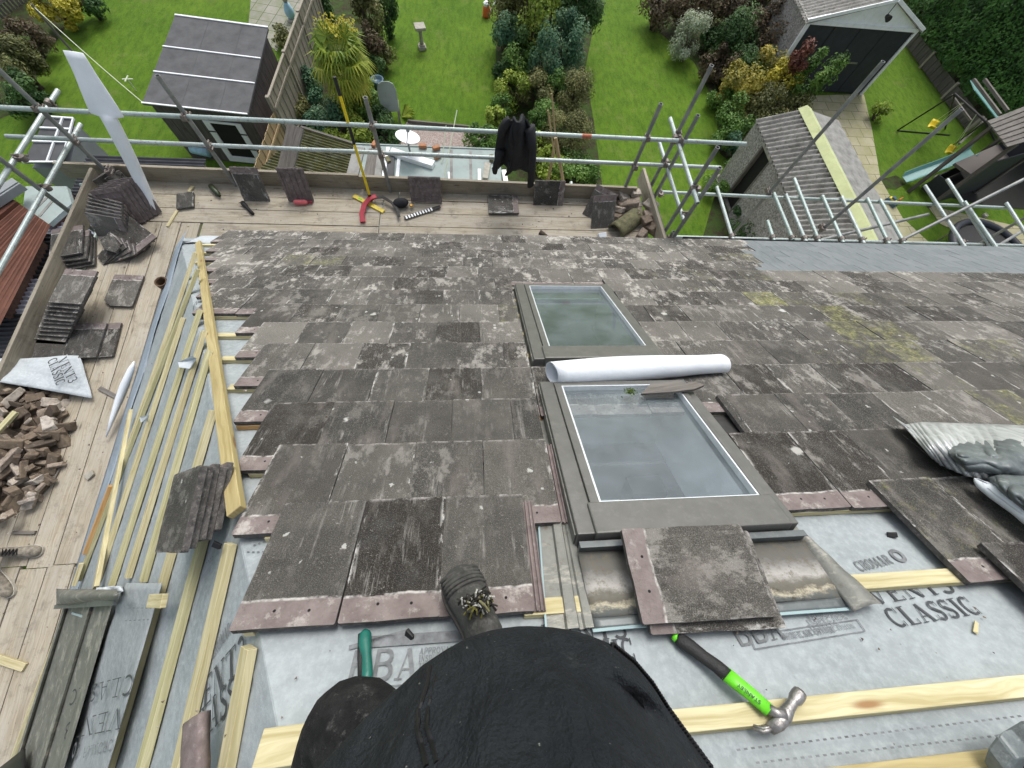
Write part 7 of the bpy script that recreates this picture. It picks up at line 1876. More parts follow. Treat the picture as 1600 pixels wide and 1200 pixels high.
# ------------------------------------------------------------------ play things
sw = thing('swing_set', 'dark metal swing set with two yellow seats before the hedge', 'swing', H(1450, 215, 0))
t0, t1 = H(1492, 147, 2.0), H(1540, 190, 2.0)
def leg(a, b_): mb = MB(); mb.tube([a, b_], .025, 8); mb.build('leg', MT['black'], sw)
leg(t0, H(1402, 204, 0)); leg(t0, H(1482, 210, 0) + Vector((0, .3, 0))); leg(t1, H(1488, 228, 0)); leg(t1, H(1560, 232, 0))
mb = MB(); mb.tube([t0, t1], .03, 8); mb.build('top_bar', MT['black'], sw)
mb = MB(); mb.tube([H(1402, 204, .02), H(1484, 211, .02)], .02, 8); mb.build('ground_bar', MT['black'], sw)
for (px, py, f_) in ((1454, 200, .3), (1481, 240, .72)):
    q = H(px, py, .45); s_ = MB(); s_.sheet(lambda u, v: q + Vector((.42*(u-.5)*.6, .42*(u-.5)*.9, .16*(2*u-1)**2)) + Vector((.20*(v-.5), -.12*(v-.5), 0)), 10, 3, .025); so_ = s_.build('swing_seat', MT['yellow'], sw, smooth=True)
    tp_ = t0.lerp(t1, f_)
    for e in (-.45, .45):
        m_ = MB(); m_.tube([q + Vector((.42*e*.6, .42*e*.9, .14)), tp_ + Vector((.1*e, .1*e, 0))], .008, 5); m_.build('rope', MT['wire'], so_)
tw = thing('play_tower', 'dark wooden play tower with grey plank roof and a teal slide', 'play tower', H(1580, 270, 0))
q = [H(1541, 190, 2.5), H(1640, 150, 2.5), H(1665, 205, 2.3), H(1572, 231, 2.3)]
for k in range(7):
    mb = MB(); mb.rnd = rng.random(); a_, b_ = q[0].lerp(q[3], (k+.5)/7), q[1].lerp(q[2], (k+.5)/7); mb.beam(a_, b_, (q[3]-q[0]).length/7-.008, .03, ZA); mb.build('roof_board', MT['oldwood'], tw)
mb = MB()
for k in range(4): c = q[k].lerp((q[0]+q[2])/2, .12); c = Vector((c.x + .35, c.y + .1, c.z)); mb = MB(); mb.beam((c.x, c.y, 0), (c.x, c.y, c.z-.02), .09, .09, XA, base=False); mb.build('post', MT['shedwood'], tw)
cc_ = [Vector((q[k].x, q[k].y, 0)).lerp(Vector(((q[0]+q[2])/2).to_tuple()) - ZA*((q[0]+q[2])/2).z, .25) + Vector((.55, .15, 0)) for k in range(4)]
mb = MB(); mb.loft([[p + ZA*1.02 for p in cc_], [p + ZA*1.1 for p in cc_]]); mb.build('deck', MT['shedwood'], tw)
for k in range(4):
    mb = MB(); mb.rnd = rng.random(); mb.beam(cc_[k] + ZA*.1, cc_[(k+1) % 4] + ZA*.1, .03, .55 if k in (3, 0) else 1.5, ZA); mb.build('side_panel', MT['door'], tw)
A, B = H(1519, 238, 1.05), H(1413, 281, .12); d = (B-A); s = Vector((d.y, -d.x, 0)).normalized()
def slide(u, v):
    p = A.lerp(B, u); p = p + ZA*(.10*math.sin(u*math.pi)*(-.9) + .06*math.sin(u*2*math.pi)*-.6); w_ = v - .5
    return p + s*w_*.42 + ZA*(.13*max(0, abs(w_)-.34)/.16)
mb = MB(); mb.sheet(slide, 20, 12, .02); mb.build('slide', MT['slide'], tw, smooth=False)
for (a_, b_) in (((1519, 126), (1560, 181)), ((1536, 126), (1572, 175))):
    mb = MB(); mb.rnd = .5; mb.beam(H(*a_, 2.2), H(*b_, 2.2), .07, .07, ZA); mb.build('beam', MT['oldwood'], tw)
mb = MB(); i_ = 0
mb.beam(H(1519, 134, 2.0), H(1562, 190, 1.2), .5, .02, ZA); mb.build('climbing_panel', MT['slide'], tw)
for (a_, b_, z_) in (((1485, 150), (1515, 190), 0), ((1497, 226), (1538, 188), .0)):
    mb = MB(); mb.rnd = .8; mb.beam(H(a_[0], a_[1], 1.0), H(b_[0], b_[1], 1.0), .06, .06, ZA); mb.build('rail', MT['oldwood'], tw)
patch('dark_ground_patch', [(1440, 290), (1520, 250), (1640, 235), (1660, 330), (1560, 325), (1490, 310)], 'darkopen', .010)  # near-black patch of ground round the slide and tower
patch('worn_grass', [(1376, 280), (1400, 274), (1420, 285), (1400, 296), (1380, 294)], 'soil', .006)
for (px, py, lab) in ((1465, 280, 'white round stepping disc, upper one by the slide foot'), (1474, 295, 'white round stepping disc, lower one by the slide foot'), (1537, 338, 'small white disc alone on the lawn right of the cross tubes')):
    p = H(px, py, 0); mb = MB(); mb.lathe([(.15 if px < 1500 else .08, 0), (.15 if px < 1500 else .08, .06), (.13 if px < 1500 else .07, .08), (.11 if px < 1500 else .04, .055)], Matrix.Translation(p), 16); tag(mb.build('stepping_disc', MT['stone']), lab, 'disc')
p = H(1390, 318, 0); ty = thing('ride_on_toy', 'yellow and blue ride-on toy on the buff paving beside the lower tubes', 'toy', p); m = Matrix.Translation(p) @ Matrix.Rotation(rad(-60), 4, 'Z') @ Matrix.Scale(.65, 4)
mb = MB(); mb.box(m @ Matrix.Translation((0, 0, .2)), .5, .18, .12); mb.build('body', MT['yellow'], ty, bevel=.03)
mb = MB(); mb.box(m @ Matrix.Translation((-.05, 0, .30)), .22, .16, .08); mb.build('seat', MT['blue'], ty, bevel=.02)
mb = MB(); mb.tube([m @ Vector((.2, 0, .25)), m @ Vector((.16, 0, .45))], .02, 6); mb.tube([m @ Vector((.16, -.14, .45)), m @ Vector((.16, .14, .45))], .02, 6); mb.build('handlebar', MT['orange'], ty)
for x in (-.17, .17):
    for y in (-.12, .12): mb = MB(); mb.tube([m @ Vector((x, y-.03, .09)), m @ Vector((x, y+.03, .09))], .09, 12); mb.build('wheel', MT['blue'], ty)
p = H(1545, 392, .55); tp = thing('trampoline', 'dark round trampoline under the lower scaffold at the right edge', 'trampoline', (p.x, p.y, 0))
mb = MB(); mb.lathe([(.02, .55), (1.0, .54), (1.02, .54)], Matrix.Translation((p.x, p.y, 0)), 28); mb.build('mat', MT['black'], tp)
mb = MB(); mb.tube([Vector((p.x + 1.12*math.cos(k*.2244), p.y + 1.12*math.sin(k*.2244), .56)) for k in range(29)], .10, 8, flat=1.0); mb.build('pad', MT['door'], tp, smooth=True)
for k in range(4): a_ = .8 + k*1.57; mb = MB(); mb.tube([(p.x + 1.1*math.cos(a_), p.y + 1.1*math.sin(a_), 0), (p.x + 1.1*math.cos(a_), p.y + 1.1*math.sin(a_), .55)], .025, 7); mb.build('leg', MT['steel'], tp)
# ------------------------------------------------------------------ timber, lead, trough and tools on the roof
A, B = RF(311, 379, .03), LS(377, 806, .06)
A = hip(EZ + .06) + Vector((.05, -.05, .05)); A = RF(312, 381, .05); B = RF(375, 803, .06)
upn = (RN + LN).normalized()
mb = MB(); mb.rnd = .77; mb.beam(A, B, .058, .028, upn); o = mb.build('timber_plank', MT['plank'], bevel=.003)
tag(o, 'long golden timber plank lying along the hip from the eave corner', 'plank')
mb = MB(); mb.rnd = .21
for (a, b_, m_, lab) in (((207, 642), (154, 918), 'batten', 'loose batten lying across the others near the eave strip'), ((176, 759), (136, 865), 'battenor', 'loose orange batten low on the left slope beside the eave strip'),
                         ((131, 880), (119, 915), 'batten', 'short batten end sticking up behind the metal trough'), ((109, 948), (20, 1195), 'batten', 'batten lying between the eave strip and the metal trough')):
    mb = MB(); mb.rnd = rng.random(); mb.beam(LS(*a, .032), LS(*b_, .032), .042, .025, LN); tag(mb.build('loose_batten', MT[m_], bevel=.002), lab, 'batten', 'loose battens on the left slope')
mb = MB(); mb.beam(LS(240, 938, .06), LS(262, 938, .06), .05, .02, LN); tag(mb.build('batten_offcut', MT['batten'], bevel=.002), 'small pale batten offcut lying across a batten above the underlay flap', 'batten offcut')
# darker flap of underlay folded back over the battens
fp = [(196, 911), (252, 909)], [(80, 1200), (190, 1200)]
def flap(u, v):
    x = (196 + 58*u)*(1-v) + (84 + 82*u)*v; y = 911 + 300*v
    return LS(x, y, .045 + .007*math.sin(u*5 + v*4) + .006*mnoise.noise(Vector((u*3, v*6, 0))) + .02*(1-u)*(v < .15))
mb = MB(); mb.sheet(flap, 14, 26, .003); mb.build('underlay_flap', MT['fleeceold'], house, smooth=True)
def word_left(txt, pa, pb, h, off, mat='ink'):
    mbx = MB(); tx_left(mbx, txt, pa, pb, h, -YV, off); mbx.build('printed_word', MT[mat], house)
word_left('CLASSIC', (211, 1052), (112, 1078), .07, .060); word_left('VENT3', (195, 1104), (104, 1130), .07, .060); word_left('CROMAR', (178, 1154), (132, 1168), .036, .060, 'ink2')
mb = MB(); ring(mb, LS(116, 1172, .060), .03, LN, 0, .012); mb.build('printed_emblem', MT['ink2'], house)
# folded metal trough leaning along the left slope
tr2 = thing('metal_trough', 'dark grey folded metal valley trough lying along the left slope', 'trough', LS(100, 1080, 0))
prof = [(0, .0, .030), (.04, .0, .034), (.10, .0, .014), (.36, 0, .010), (.44, 0, .013), (.50, 0, .028), (.56, 0, .030), (.62, 0, .014), (.86, 0, .011), (.93, 0, .028), (1.0, 0, .030)]
def trough(u, v):
    k = u*(len(prof)-1); i = min(int(k), len(prof)-2); f_ = k-i
    uu = prof[i][0]*(1-f_) + prof[i+1][0]*f_; o_ = prof[i][2]*(1-f_) + prof[i+1][2]*f_
    x = (103 + 77*uu)*(1-v) + (14 + 82*uu)*v; y = 938 + (-8*uu) + 285*v
    return LS(x, y, .045 + o_)
mb = MB(); mb.sheet(trough, 40, 10, .003); mb.build('channel', MT['flash'], tr2, smooth=False)
mb = MB()
def tcap(u, v): 
    x = 88 + 95*u; y = 946 - 8*u - 26*v*(1 - .35*u) 
    return LS(x, y, .10 + .035*math.sin(v*math.pi) + .012*math.sin(u*7))
mb.sheet(tcap, 14, 8, .004); mb.build('end_cap', MT['flash'], tr2, smooth=True)
mb = MB(); mb.beam(LS(88, 948, .09), LS(182, 940, .09), .03, .012, LN); mb.build('folded_lip', MT['flashclean'], tr2)
mb = MB(); mb.beam(LS(113, 958, .062), LS(139, 966, .062), .012, .004, LN); mb.build('solder_seam', MT['flashedge'], tr2)
mb = MB(); mb.sheet(lambda u, v: LS(150 + 42*u, 928 - 10*v - 3*u, .075 + .02*math.sin(u*8 + v*2)), 8, 4, .003); tag(mb.build('membrane_scrap', MT['white'], smooth=True), 'white torn scrap of membrane at the head of the metal trough', 'membrane scrap')
mb = MB(); mb.sheet(lambda u, v: LS(0 + 40*u, 1200 - 30*u*(1-v) + 30*v, .09 + .02*math.sin(u*3)), 8, 4, .01); tag(mb.build('felt_scrap', MT['zip'], smooth=True), 'black folded scrap at the lower left beside the metal trough', 'scrap')
# lead: pale crinkled sheet and dark rolls
ld = thing('lead_sheet', 'pale crinkled lead sheet lying on the tiles at the right edge', 'lead sheet', RF(1500, 700, .08))
topc = [(1393, 650), (1412, 664), (1440, 660), (1500, 662), (1560, 664), (1680, 668)]; botc = [(1436, 676), (1456, 715), (1472, 728), (1510, 744), (1550, 752), (1680, 800)]
def cur(c, u):
    k = u*(len(c)-1); i = min(int(k), len(c)-2); f_ = k-i
    return (c[i][0]*(1-f_) + c[i+1][0]*f_, c[i][1]*(1-f_) + c[i+1][1]*f_)
def lsheet(u, v):
    a, b_ = cur(topc, u), cur(botc, u); x = a[0]*(1-v) + b_[0]*v; y = a[1]*(1-v) + b_[1]*v
    return RF(x, y, .105 + .055*math.sin(math.pi*v)*(.5+u) + .006*math.sin(u*120*(1-.3*v)) + .014*math.sin(u*14 + v*5)*(1-u*.5) - .015*(u < .06))
mb = MB(); mb.sheet(lsheet, 110, 16, .003); mb.build('sheet', MT['leadpale'], ld, smooth=True)
def rollpx(name, label, pa, pb, oa, ob, r0, r1, mat, cat):
    A, B = RF(*pa, oa), RF(*pb, ob); ax = (B-A).normalized(); e1 = (RN - ax*RN.dot(ax)).normalized(); e2 = ax.cross(e1)
    mb = MB()
    def f(u, v):
        a = v*2*math.pi*1.2; r_ = (r0*(1-u) + r1*u)*(1 + .12*math.sin(u*7) + .10*mnoise.noise(Vector((u*5, v*6, 1))))*(.25 + .75*min(1, u*9)**.5)*(1 + .03*v)
        return A.lerp(B, u) + (e1*math.cos(a)*.85 + e2*math.sin(a)*1.15)*r_ + ax*.02*math.cos(a)
    mb.sheet(f, 30, 34, .003); return tag(mb.build(name, MT[mat], smooth=True), label, cat)
def crumple(name, label, tc, bc, o0, o1, seed):
    def f(u, v):
        a, b_ = cur(tc, u), cur(bc, u); x = a[0]*(1-v) + b_[0]*v; y = a[1]*(1-v) + b_[1]*v
        q = RF(x, y, 0); n1 = mnoise.noise(Vector((q.x*7 + seed, q.y*9, 0))); n2 = mnoise.noise(Vector((q.x*9 + 2*n1, q.y*13, seed)))
        rise = max(0.0, math.sin(math.pi*min(1, max(0, v))))**.55*min(1, u*6 + .05)**.6
        return RF(x, y, o0 + o1*rise*(1 + .35*n1) - .012*(1-abs(n2))**6*rise)
    mb = MB(); mb.sheet(f, 60, 34, .003); return tag(mb.build(name, MT['lead'], smooth=True), label, 'lead roll')
crumple('lead_roll', 'dark crumpled lead folded over the pale lead sheet', [(1481, 702), (1500, 690), (1560, 684), (1700, 682)], [(1483, 712), (1512, 736), (1560, 744), (1700, 752)], .125, .075, 1.0)
crumple('lead_roll', 'second dark fold of lead below the first at the right edge', [(1544, 746), (1575, 736), (1620, 734), (1720, 736)], [(1548, 756), (1578, 784), (1612, 812), (1720, 880)], .12, .075, 5.0)
rollpx('membrane_roll', 'thin white roll poking out from under the dark lead rolls', (1533, 752), (1650, 838), .14, .13, .022, .035, 'white', 'membrane roll')
# hammer
hm = thing('claw_hammer', 'claw hammer with black grip and lime green shaft lying across a yellow batten', 'hammer', RF(1130, 1060, .02))
def loftpath(mb, pts, cap=True, n=14):
    """pts: (px, py, off, half width along the roof, half height)"""
    C_ = [RF(a, b_, c) for a, b_, c, _, _ in pts]; R_ = []
    for k, p in enumerate(C_):
        d = (C_[min(k+1, len(C_)-1)] - C_[max(k-1, 0)]).normalized(); s = RN.cross(d).normalized()
        R_.append([p + s*pts[k][3]*math.cos(2*math.pi*j/n) + RN*pts[k][4]*math.sin(2*math.pi*j/n) for j in range(n)])
    mb.loft(R_, cap=cap)
mb = MB(); loftpath(mb, [(1056, 996, .024, .012, .012), (1062, 999, .025, .021, .016), (1078, 1010, .028, .021, .016), (1100, 1027, .034, .0185, .015), (1120, 1041, .040, .019, .015), (1136, 1055, .046, .020, .016)]); mb.build('grip', MT['black'], hm, smooth=True)
mb = MB(); loftpath(mb, [(1052, 992, .024, .013, .011), (1058, 997, .024, .015, .013)]); mb.build('butt_cap', MT['lime'], hm, smooth=True)
mb = MB(); loftpath(mb, [(1133, 1052, .045, .0205, .0145), (1150, 1066, .048, .020, .0135), (1175, 1086, .052, .0185, .0125), (1202, 1110, .058, .018, .012)], n=18); shf = mb.build('shaft', MT['lime'], hm, smooth=True)
A, B = RF(1191, 1092, .066), RF(1150, 1059, .0645)
A, B = RF(1190, 1096, .0675), RF(1154, 1067, .0655); d = (B-A); mm = frame(A, d, RN.cross(d))
plaintext('shaft_lettering', 'STANLEY', mm, .011, MT['ink'], shf, d.length)
mb = MB(); loftpath(mb, [(1200, 1107, .058, .013, .012), (1212, 1114, .06, .012, .013), (1226, 1118, .06, .015, .016)]); mb.build('neck', MT['steel'], hm, smooth=True)
mb = MB(); loftpath(mb, [(1250, 1082, .062, .0155, .0155), (1248, 1085, .062, .0165, .0165), (1243, 1092, .061, .016, .016), (1239, 1097, .061, .0115, .012), (1233, 1106, .060, .013, .0135), (1226, 1118, .058, .017, .016), (1216, 1131, .053, .015, .012), (1203, 1139, .047, .0125, .008)]); hd_ = mb.build('head', MT['steel'], hm, smooth=True)
for e in (-1, 1):
    mb = MB(); loftpath(mb, [(1205, 1138 + e*1.5, .047, .006, .008), (1192, 1141 + e*2.2, .040, .0055, .006), (1177, 1136 + e*2.5, .034, .003, .002)], n=8); mb.build('claw', MT['steel'], hd_, smooth=True)
# teal-handled tool by the knee
tl_ = thing('hand_tool', 'teal-handled hand tool lying on the underlay under the knee', 'hand tool', RF(570, 1020, .02))
mb = MB(); loftpath(mb, [(574, 985, .022, .010, .010), (571, 990, .024, .017, .014), (570, 1004, .024, .018, .014), (573, 1025, .024, .013, .012), (574, 1050, .024, .0145, .012), (572, 1085, .024, .014, .012)]); mb.build('handle', MT['teal'], tl_, smooth=True)
mb = MB(); loftpath(mb, [(565, 990, .017, .010, .007), (563, 1025, .017, .008, .007), (565, 1060, .017, .010, .007)]); mb.build('grip_strip', MT['black'], tl_, smooth=True)
# bag at the bottom right corner
bg_ = thing('tool_bag', 'black tool bag with a worn grey strap at the bottom right corner', 'tool bag', RF(1600, 1190, .02))
q = RF(1573, 1176, .02); bm0 = frame(q, (.92, -.38, 0), RN.cross(Vector((.92, -.38, 0)))); mb = MB(); R_ = []
for k, (x, w_, h_) in enumerate(((0, .07, .05), (.02, .10, .10), (.10, .12, .135), (.22, .125, .14), (.34, .12, .13), (.42, .10, .10), (.44, .07, .05))):
    R_.append([bm0 @ Vector((x, -.06 + w_*c_*(.85 if s_ > 0 else 1) + .006*math.sin(9*x+a_), max(0, h_*(.5 + .5*s_)))) for a_ in [2*math.pi*j/16 for j in range(16)] for c_, s_ in ((max(-1, min(1, 1.25*math.cos(a_))), max(-1, min(1, 1.25*math.sin(a_)))),)])
mb.loft(R_); mb.build('body', MT['jacket'], bg_, smooth=True)
mb = MB(); mb.beam(bm0 @ Vector((.06, -.06, .142)), bm0 @ Vector((.38, -.06, .142)), .012, .006, RN); mb.build('bag_zip', MT['steel'], bg_)
mb = MB(); P = [RF(1562, 1212, .05), RF(1570, 1188, .09), RF(1586, 1166, .12), RF(1618, 1142, .12)]
mb.loft([[p - RS*.02 + XA*.02, p - RS*.02 - XA*.02, p + RS*.025 - XA*.015 , p + RS*.025 + XA*.02][::-1] for p in P]); mb.build('strap', MT['lead'], bg_, bevel=.006)
mb = MB(); p = RF(1560, 1196, .06); mb.box(frame(p, XA, RS), .03, .025, .02); mb.build('buckle', MT['steel'], bg_, bevel=.003)
# small litter on the underlay
for (px, py, lab) in ((1394, 836, 'dark chip of tile lying on the bare underlay right of the near window'), (640, 992, 'tiny dark chip on the underlay above the stamp'), (338, 852, 'dark crumb beside the tile pile at the hip')):
    chunk('tile_chip', RF(px, py, .012), (.035, .022, .012), lab, 'tile chip', None, mat='zip', seed=px)
chunk('wood_chip', RF(1525, 980, .01), (.05, .012, .006), 'pale wood shaving on the printed underlay at the right', 'wood chip', None, mat='batten', seed=5)
# ------------------------------------------------------------------ people
def skin_body(name, verts, edges, radii, mat, root=0, parent=None, sub=2):
    me = bpy.data.meshes.new(name); r = parent
    off = Vector()
    if r is not None:
        while r.parent is not None: r = r.parent
        off = ROOT.get(r, Vector())
    me.from_pydata([Vector(v) - off for v in verts], edges, [])
    me.materials.append(MT[mat])
    o = bpy.data.objects.new(name, me); COL.objects.link(o)
    if parent is not None: o.parent = parent
    m = o.modifiers.new('skin', 'SKIN'); m.branch_smoothing = .6; m.use_smooth_shade = True
    sv = me.skin_vertices[0].data
    for i, q in enumerate(radii):
        sv[i].radius = (q, q) if not isinstance(q, tuple) else q
        sv[i].use_root = (i == root)
    s = o.modifiers.new('subd', 'SUBSURF'); s.levels = sub; s.render_levels = sub
    return o
def boot(mbs, toe, heel, up, w, mats, parent, h=.11, lace=True, cols=('boot', 'sole', 'lace')):
    toe, heel = Vector(toe), Vector(heel); d = (toe-heel); L = d.length; d.normalize(); s = Vector(up).cross(d).normalized(); u = d.cross(s)
    prof = [(0, .55, .95), (.06, .75, 1.0), (.2, .80, 1.02), (.35, .78, 1.0), (.5, .86, .78), (.65, .98, .60), (.8, 1.0, .50), (.9, .88, .44), (.97, .62, .34), (1.0, .30, .22)]
    mb = MB(); R_ = []
    for t, ww, hh in prof:
        c = heel + d*L*t; R_.append([c + s*(w/2*ww*math.cos(a)) + u*(.022 + (h*hh)*max(0, math.sin(a))**.8 if math.sin(a) > 0 else .022 + .004*math.sin(a)) for a in [2*math.pi*j/20 for j in range(20)]])
    mb.loft(R_); b_ = mb.build('boot', MT[cols[0]], parent, smooth=True)
    mb = MB(); R_ = []
    for t, ww, hh in prof:
        c = heel + d*(L*1.02*t - .003); R_.append([c + s*(w/2*ww*1.07*x) + u*z for x, z in ((-1, 0), (1, 0), (1.02, .026), (-1.02, .026))][::-1])
    mb.loft(R_); mb.build('sole', MT[cols[1]], b_)
    r = random.Random(3); mb = MB()
    for k in range(9 if not lace else 120):
        t = r.uniform(.27, .50) if lace else .34 + .03*k; p = heel + d*L*t + u*(h*(1.06 - (t-.36)*1.5) + .022 + r.uniform(0, .02)*lace)
        if lace:
            e = Vector((r.uniform(-1, 1), r.uniform(-1, 1), r.uniform(-.25, .3)))*.015; q = p + s*r.uniform(-.034, .034) - u*.012; mb.rnd = r.random(); mb.tube([q - e, q + u*.009, q + e], .0025, 5)
        else: mb.rnd = r.random(); mb.tube([p - s*w*.28 + d*.008*(-1)**k, p + s*w*.28 - d*.008*(-1)**k], .004, 5)
    mb.build('laces', MT[cols[2]], b_)
    if lace:
        for k in range(5):                                # toe cap creases
            mb = MB(); t = .70 + .05*k; R_ = heel + d*L*t; hh = .56 - .05*k
            mb.tube([R_ + s*(w/2*.96*math.cos(a)) + u*(.026 + h*hh*math.sin(a)**.8) for a in [math.pi*j/12 for j in range(1, 12)]], .0055, 5); mb.build('toe_crease', MT[cols[0]], b_, smooth=True)
    return b_
# the roofer who holds the camera: seen from the waist down
HP = Vector((.02, -.46, 8.32))
kL = H(546, 1098, 8.08); kR = Vector((.06, -.28, 8.12))
ftL = R2(-.34, .16, .05); ankL = ftL + ZA*.10
hR, tR = RF(772, 1040, .085), RF(714, 897, .085); ankR = hR.lerp(tR, .24) + ZA*.14
V = [HP, HP + Vector((0, .03, .20)), Vector((.02, -.40, 8.68)), Vector((.02, -.39, 8.88)), Vector((.01, -.36, 9.0)),      # 0-4 trunk
     HP + Vector((-.10, .02, -.06)), kL, ankL, HP + Vector((.10, .02, -.06)), kR, ankR]
E_ = [(0, 1), (1, 2), (2, 3), (3, 4), (0, 5), (5, 6), (6, 7), (0, 8), (8, 9), (9, 10)]
Rd = [(.14, .11), (.145, .11), (.155, .11), (.13, .09), (.06, .06), .10, .088, .055, .10, .085, .06]
pp = thing('person', 'person standing on the roof in black jacket and dusty black trousers, seen from above', 'person', (HP.x, HP.y, hR.z))
def limb(a, b_, n, r0, r1):
    pass
sh = [Vector((-.20, -.40, 8.84)), Vector((.22, -.40, 8.84))]; el = [Vector((-.36, -.36, 8.80)), Vector((.38, -.36, 8.80))]; wr = [Vector((-.15, -.10, 9.05)), Vector((.15, -.10, 9.05))]
for k in (0, 1):
    b0_ = len(V); V += [sh[k], el[k], wr[k]]; Rd += [.075, .055, .038]; E_ += [(3, b0_), (b0_, b0_+1), (b0_+1, b0_+2)]
skin_body('body', V, E_, Rd, 'trouser', 0, pp)
# head and hands
mb = MB(); hc = Vector((0, -.36, 9.17)); prof = [(.0, -.12), (.055, -.115), (.07, -.085), (.078, -.03), (.082, .03), (.075, .08), (.05, .115), (.0, .125)]
fwd = Vector((0, .85, -.53)).normalized(); sd2 = XA; upv = sd2.cross(fwd)
mh = Matrix((sd2, fwd, upv)).transposed().to_4x4(); mh.translation = hc
rings = []
for r_, z in prof:
    rings.append([mh @ Vector((.92*max(r_, .004)*math.cos(2*math.pi*j/20), 1.15*max(r_, .004)*math.sin(2*math.pi*j/20), z)) for j in range(20)])
mb.loft(rings); hd2 = mb.build('head', MT['skin'], pp, smooth=True, sub=1)
mb = MB(); mb.loft([[mh @ Vector((x*w_, .088 + y_, z)) for x in (-1, 0, 1, 0)] for w_, y_, z in ((.007, .0, .035), (.010, .012, .0), (.016, .024, -.022), (.010, .004, -.03))]); mb.build('nose', MT['skin'], hd2, smooth=True)
for x in (-.03, .03):
    mb = MB(); mb.lathe([(.004, -.011), (.011, 0), (.004, .011)], mh @ Matrix.Translation((x, .086, .02)), 10); mb.build('eye', MT['whitepaint'], hd2, smooth=True)
    mb = MB(); mb.lathe([(.006, -.03), (.017, 0), (.006, .03)], mh @ Matrix.Translation((x*2.6, .0, .0)), 10); mb.build('ear', MT['skin'], hd2, smooth=True)
mb = MB(); mb.tube([mh @ Vector((x, .083 - 12*x*x, -.062)) for x in (-.025, 0, .025)], .005, 6); mb.build('mouth', MT['pink'], hd2, smooth=True)
mb = MB(); rings = []
for r_, z in ((.088, .02), (.090, .06), (.078, .10), (.045, .135), (.004, .14)):
    rings.append([mh @ Vector((.95*r_*math.cos(2*math.pi*j/20), -.012 + 1.15*r_*math.sin(2*math.pi*j/20) - (.02 if z < .05 else 0), z - .035*(math.sin(2*math.pi*j/20) < -.2))) for j in range(20)])
mb.loft(rings); mb.build('hair', MT['hair'], pp, smooth=True)
for k, sgn in ((0, -1), (1, 1)):
    w = wr[k]; tdir = (Vector((sgn*.07, -.02, 9.07)) - w).normalized(); V2 = [w, w + tdir*.05, w + tdir*.085]; E2 = [(0, 1), (1, 2)]; R2_ = [(.026, .02), (.036, .016), (.034, .014)]
    acr = tdir.cross(Vector((0, .5, -.85))).normalized()
    for f_ in range(4):
        b0_ = len(V2); o_ = acr*(-.030 + .020*f_); q = w + tdir*.09 + o_; l_ = (.028, .032, .030, .023)[f_]
        V2 += [q, q + tdir*l_ + Vector((0, .006, -.010)), q + tdir*l_*1.5 + Vector((0, .012, -.028))]; R2_ += [.0092, .0085, .007]; E2 += [(2, b0_), (b0_, b0_+1), (b0_+1, b0_+2)]
    b0_ = len(V2); q = w + tdir*.04 + acr*.038; V2 += [q, q + tdir*.03 + acr*.012, q + tdir*.055 + acr*.008]; R2_ += [.011, .010, .008]; E2 += [(1, b0_), (b0_, b0_+1), (b0_+1, b0_+2)]
    skin_body('hand', V2, E2, R2_, 'skin', 0, pp)
boot(None, tR, hR, RN, .124, None, pp)
f2 = RS*.25; boot(None, ftL + RS*.14, ftL - RS*.13, RN, .108, None, pp)
from mathutils.bvhtree import BVHTree
# jacket: hem follows the outline seen from above
out = [(470, 1230), (505, 1195), (545, 1150), (580, 1115), (612, 1088), (650, 1052), (690, 1025), (735, 1000), (780, 988), (822, 983), (870, 985), (915, 992), (955, 1006), (990, 1033), (1018, 1066), (1042, 1104), (1075, 1150), (1116, 1205), (1150, 1260)]
hem = [H(x, y, 8.42) for x, y in out]; cx_ = sum((p.x for p in hem))/len(hem); cy_ = -.42
back = [Vector((cx_ + .33*math.cos(a), cy_ - .05 + .26*math.sin(a), 8.42)) for a in [rad(-8 - 164*k/12) for k in range(13)]]
hem = hem + back
c0_ = Vector((cx_-.02, -.40, 0))
def dens(P, n):
    L = [0]
    for k in range(len(P)): L.append(L[-1] + (P[(k+1) % len(P)] - P[k]).length)
    o_ = []
    for i in range(n):
        t = L[-1]*i/n; k = max(q for q in range(len(P)) if L[q] <= t); o_.append(P[k].lerp(P[(k+1) % len(P)], (t-L[k])/max(1e-9, L[k+1]-L[k])))
    return o_
hem = dens(hem, 110)
lev = ((8.30, .90, .80), (8.36, .985, .97), (8.42, 1.0, 1.0), (8.50, .872, .925), (8.60, .77, .78), (8.72, .72, .62), (8.84, .72, .53), (8.92, .60, .48), (8.98, .30, .34))
fold_l = [((700, 1030), (610, 1190), .022, .016), ((905, 1030), (1105, 1190), -.020, .013), ((860, 1050), (1010, 1230), .018, .020), ((960, 1040), (1070, 1130), .014, .010), ((780, 1010), (735, 1200), .015, .022), ((640, 1080), (560, 1200), -.018, .012),
          ((830, 1100), (900, 1230), -.016, .013), ((770, 1060), (640, 1230), -.014, .010), ((1000, 1110), (1060, 1230), -.016, .014)]
fold_w = [(H(*a_, 8.50), H(*b_, 8.50), am*1.5, wd*.62) for a_, b_, am, wd in fold_l]
def foldz(q):
    t = 0.0
    for a_, b_, am, wd in fold_w:
        ab = Vector((b_.x-a_.x, b_.y-a_.y)); ap = Vector((q.x-a_.x, q.y-a_.y)); k = max(0, min(1, ap.dot(ab)/ab.dot(ab))); d_ = (ap - ab*k).length
        t += am*math.exp(-(d_/wd)**2)*(1 - .5*abs(2*k-1))
    return t
rings = []
NR = 34
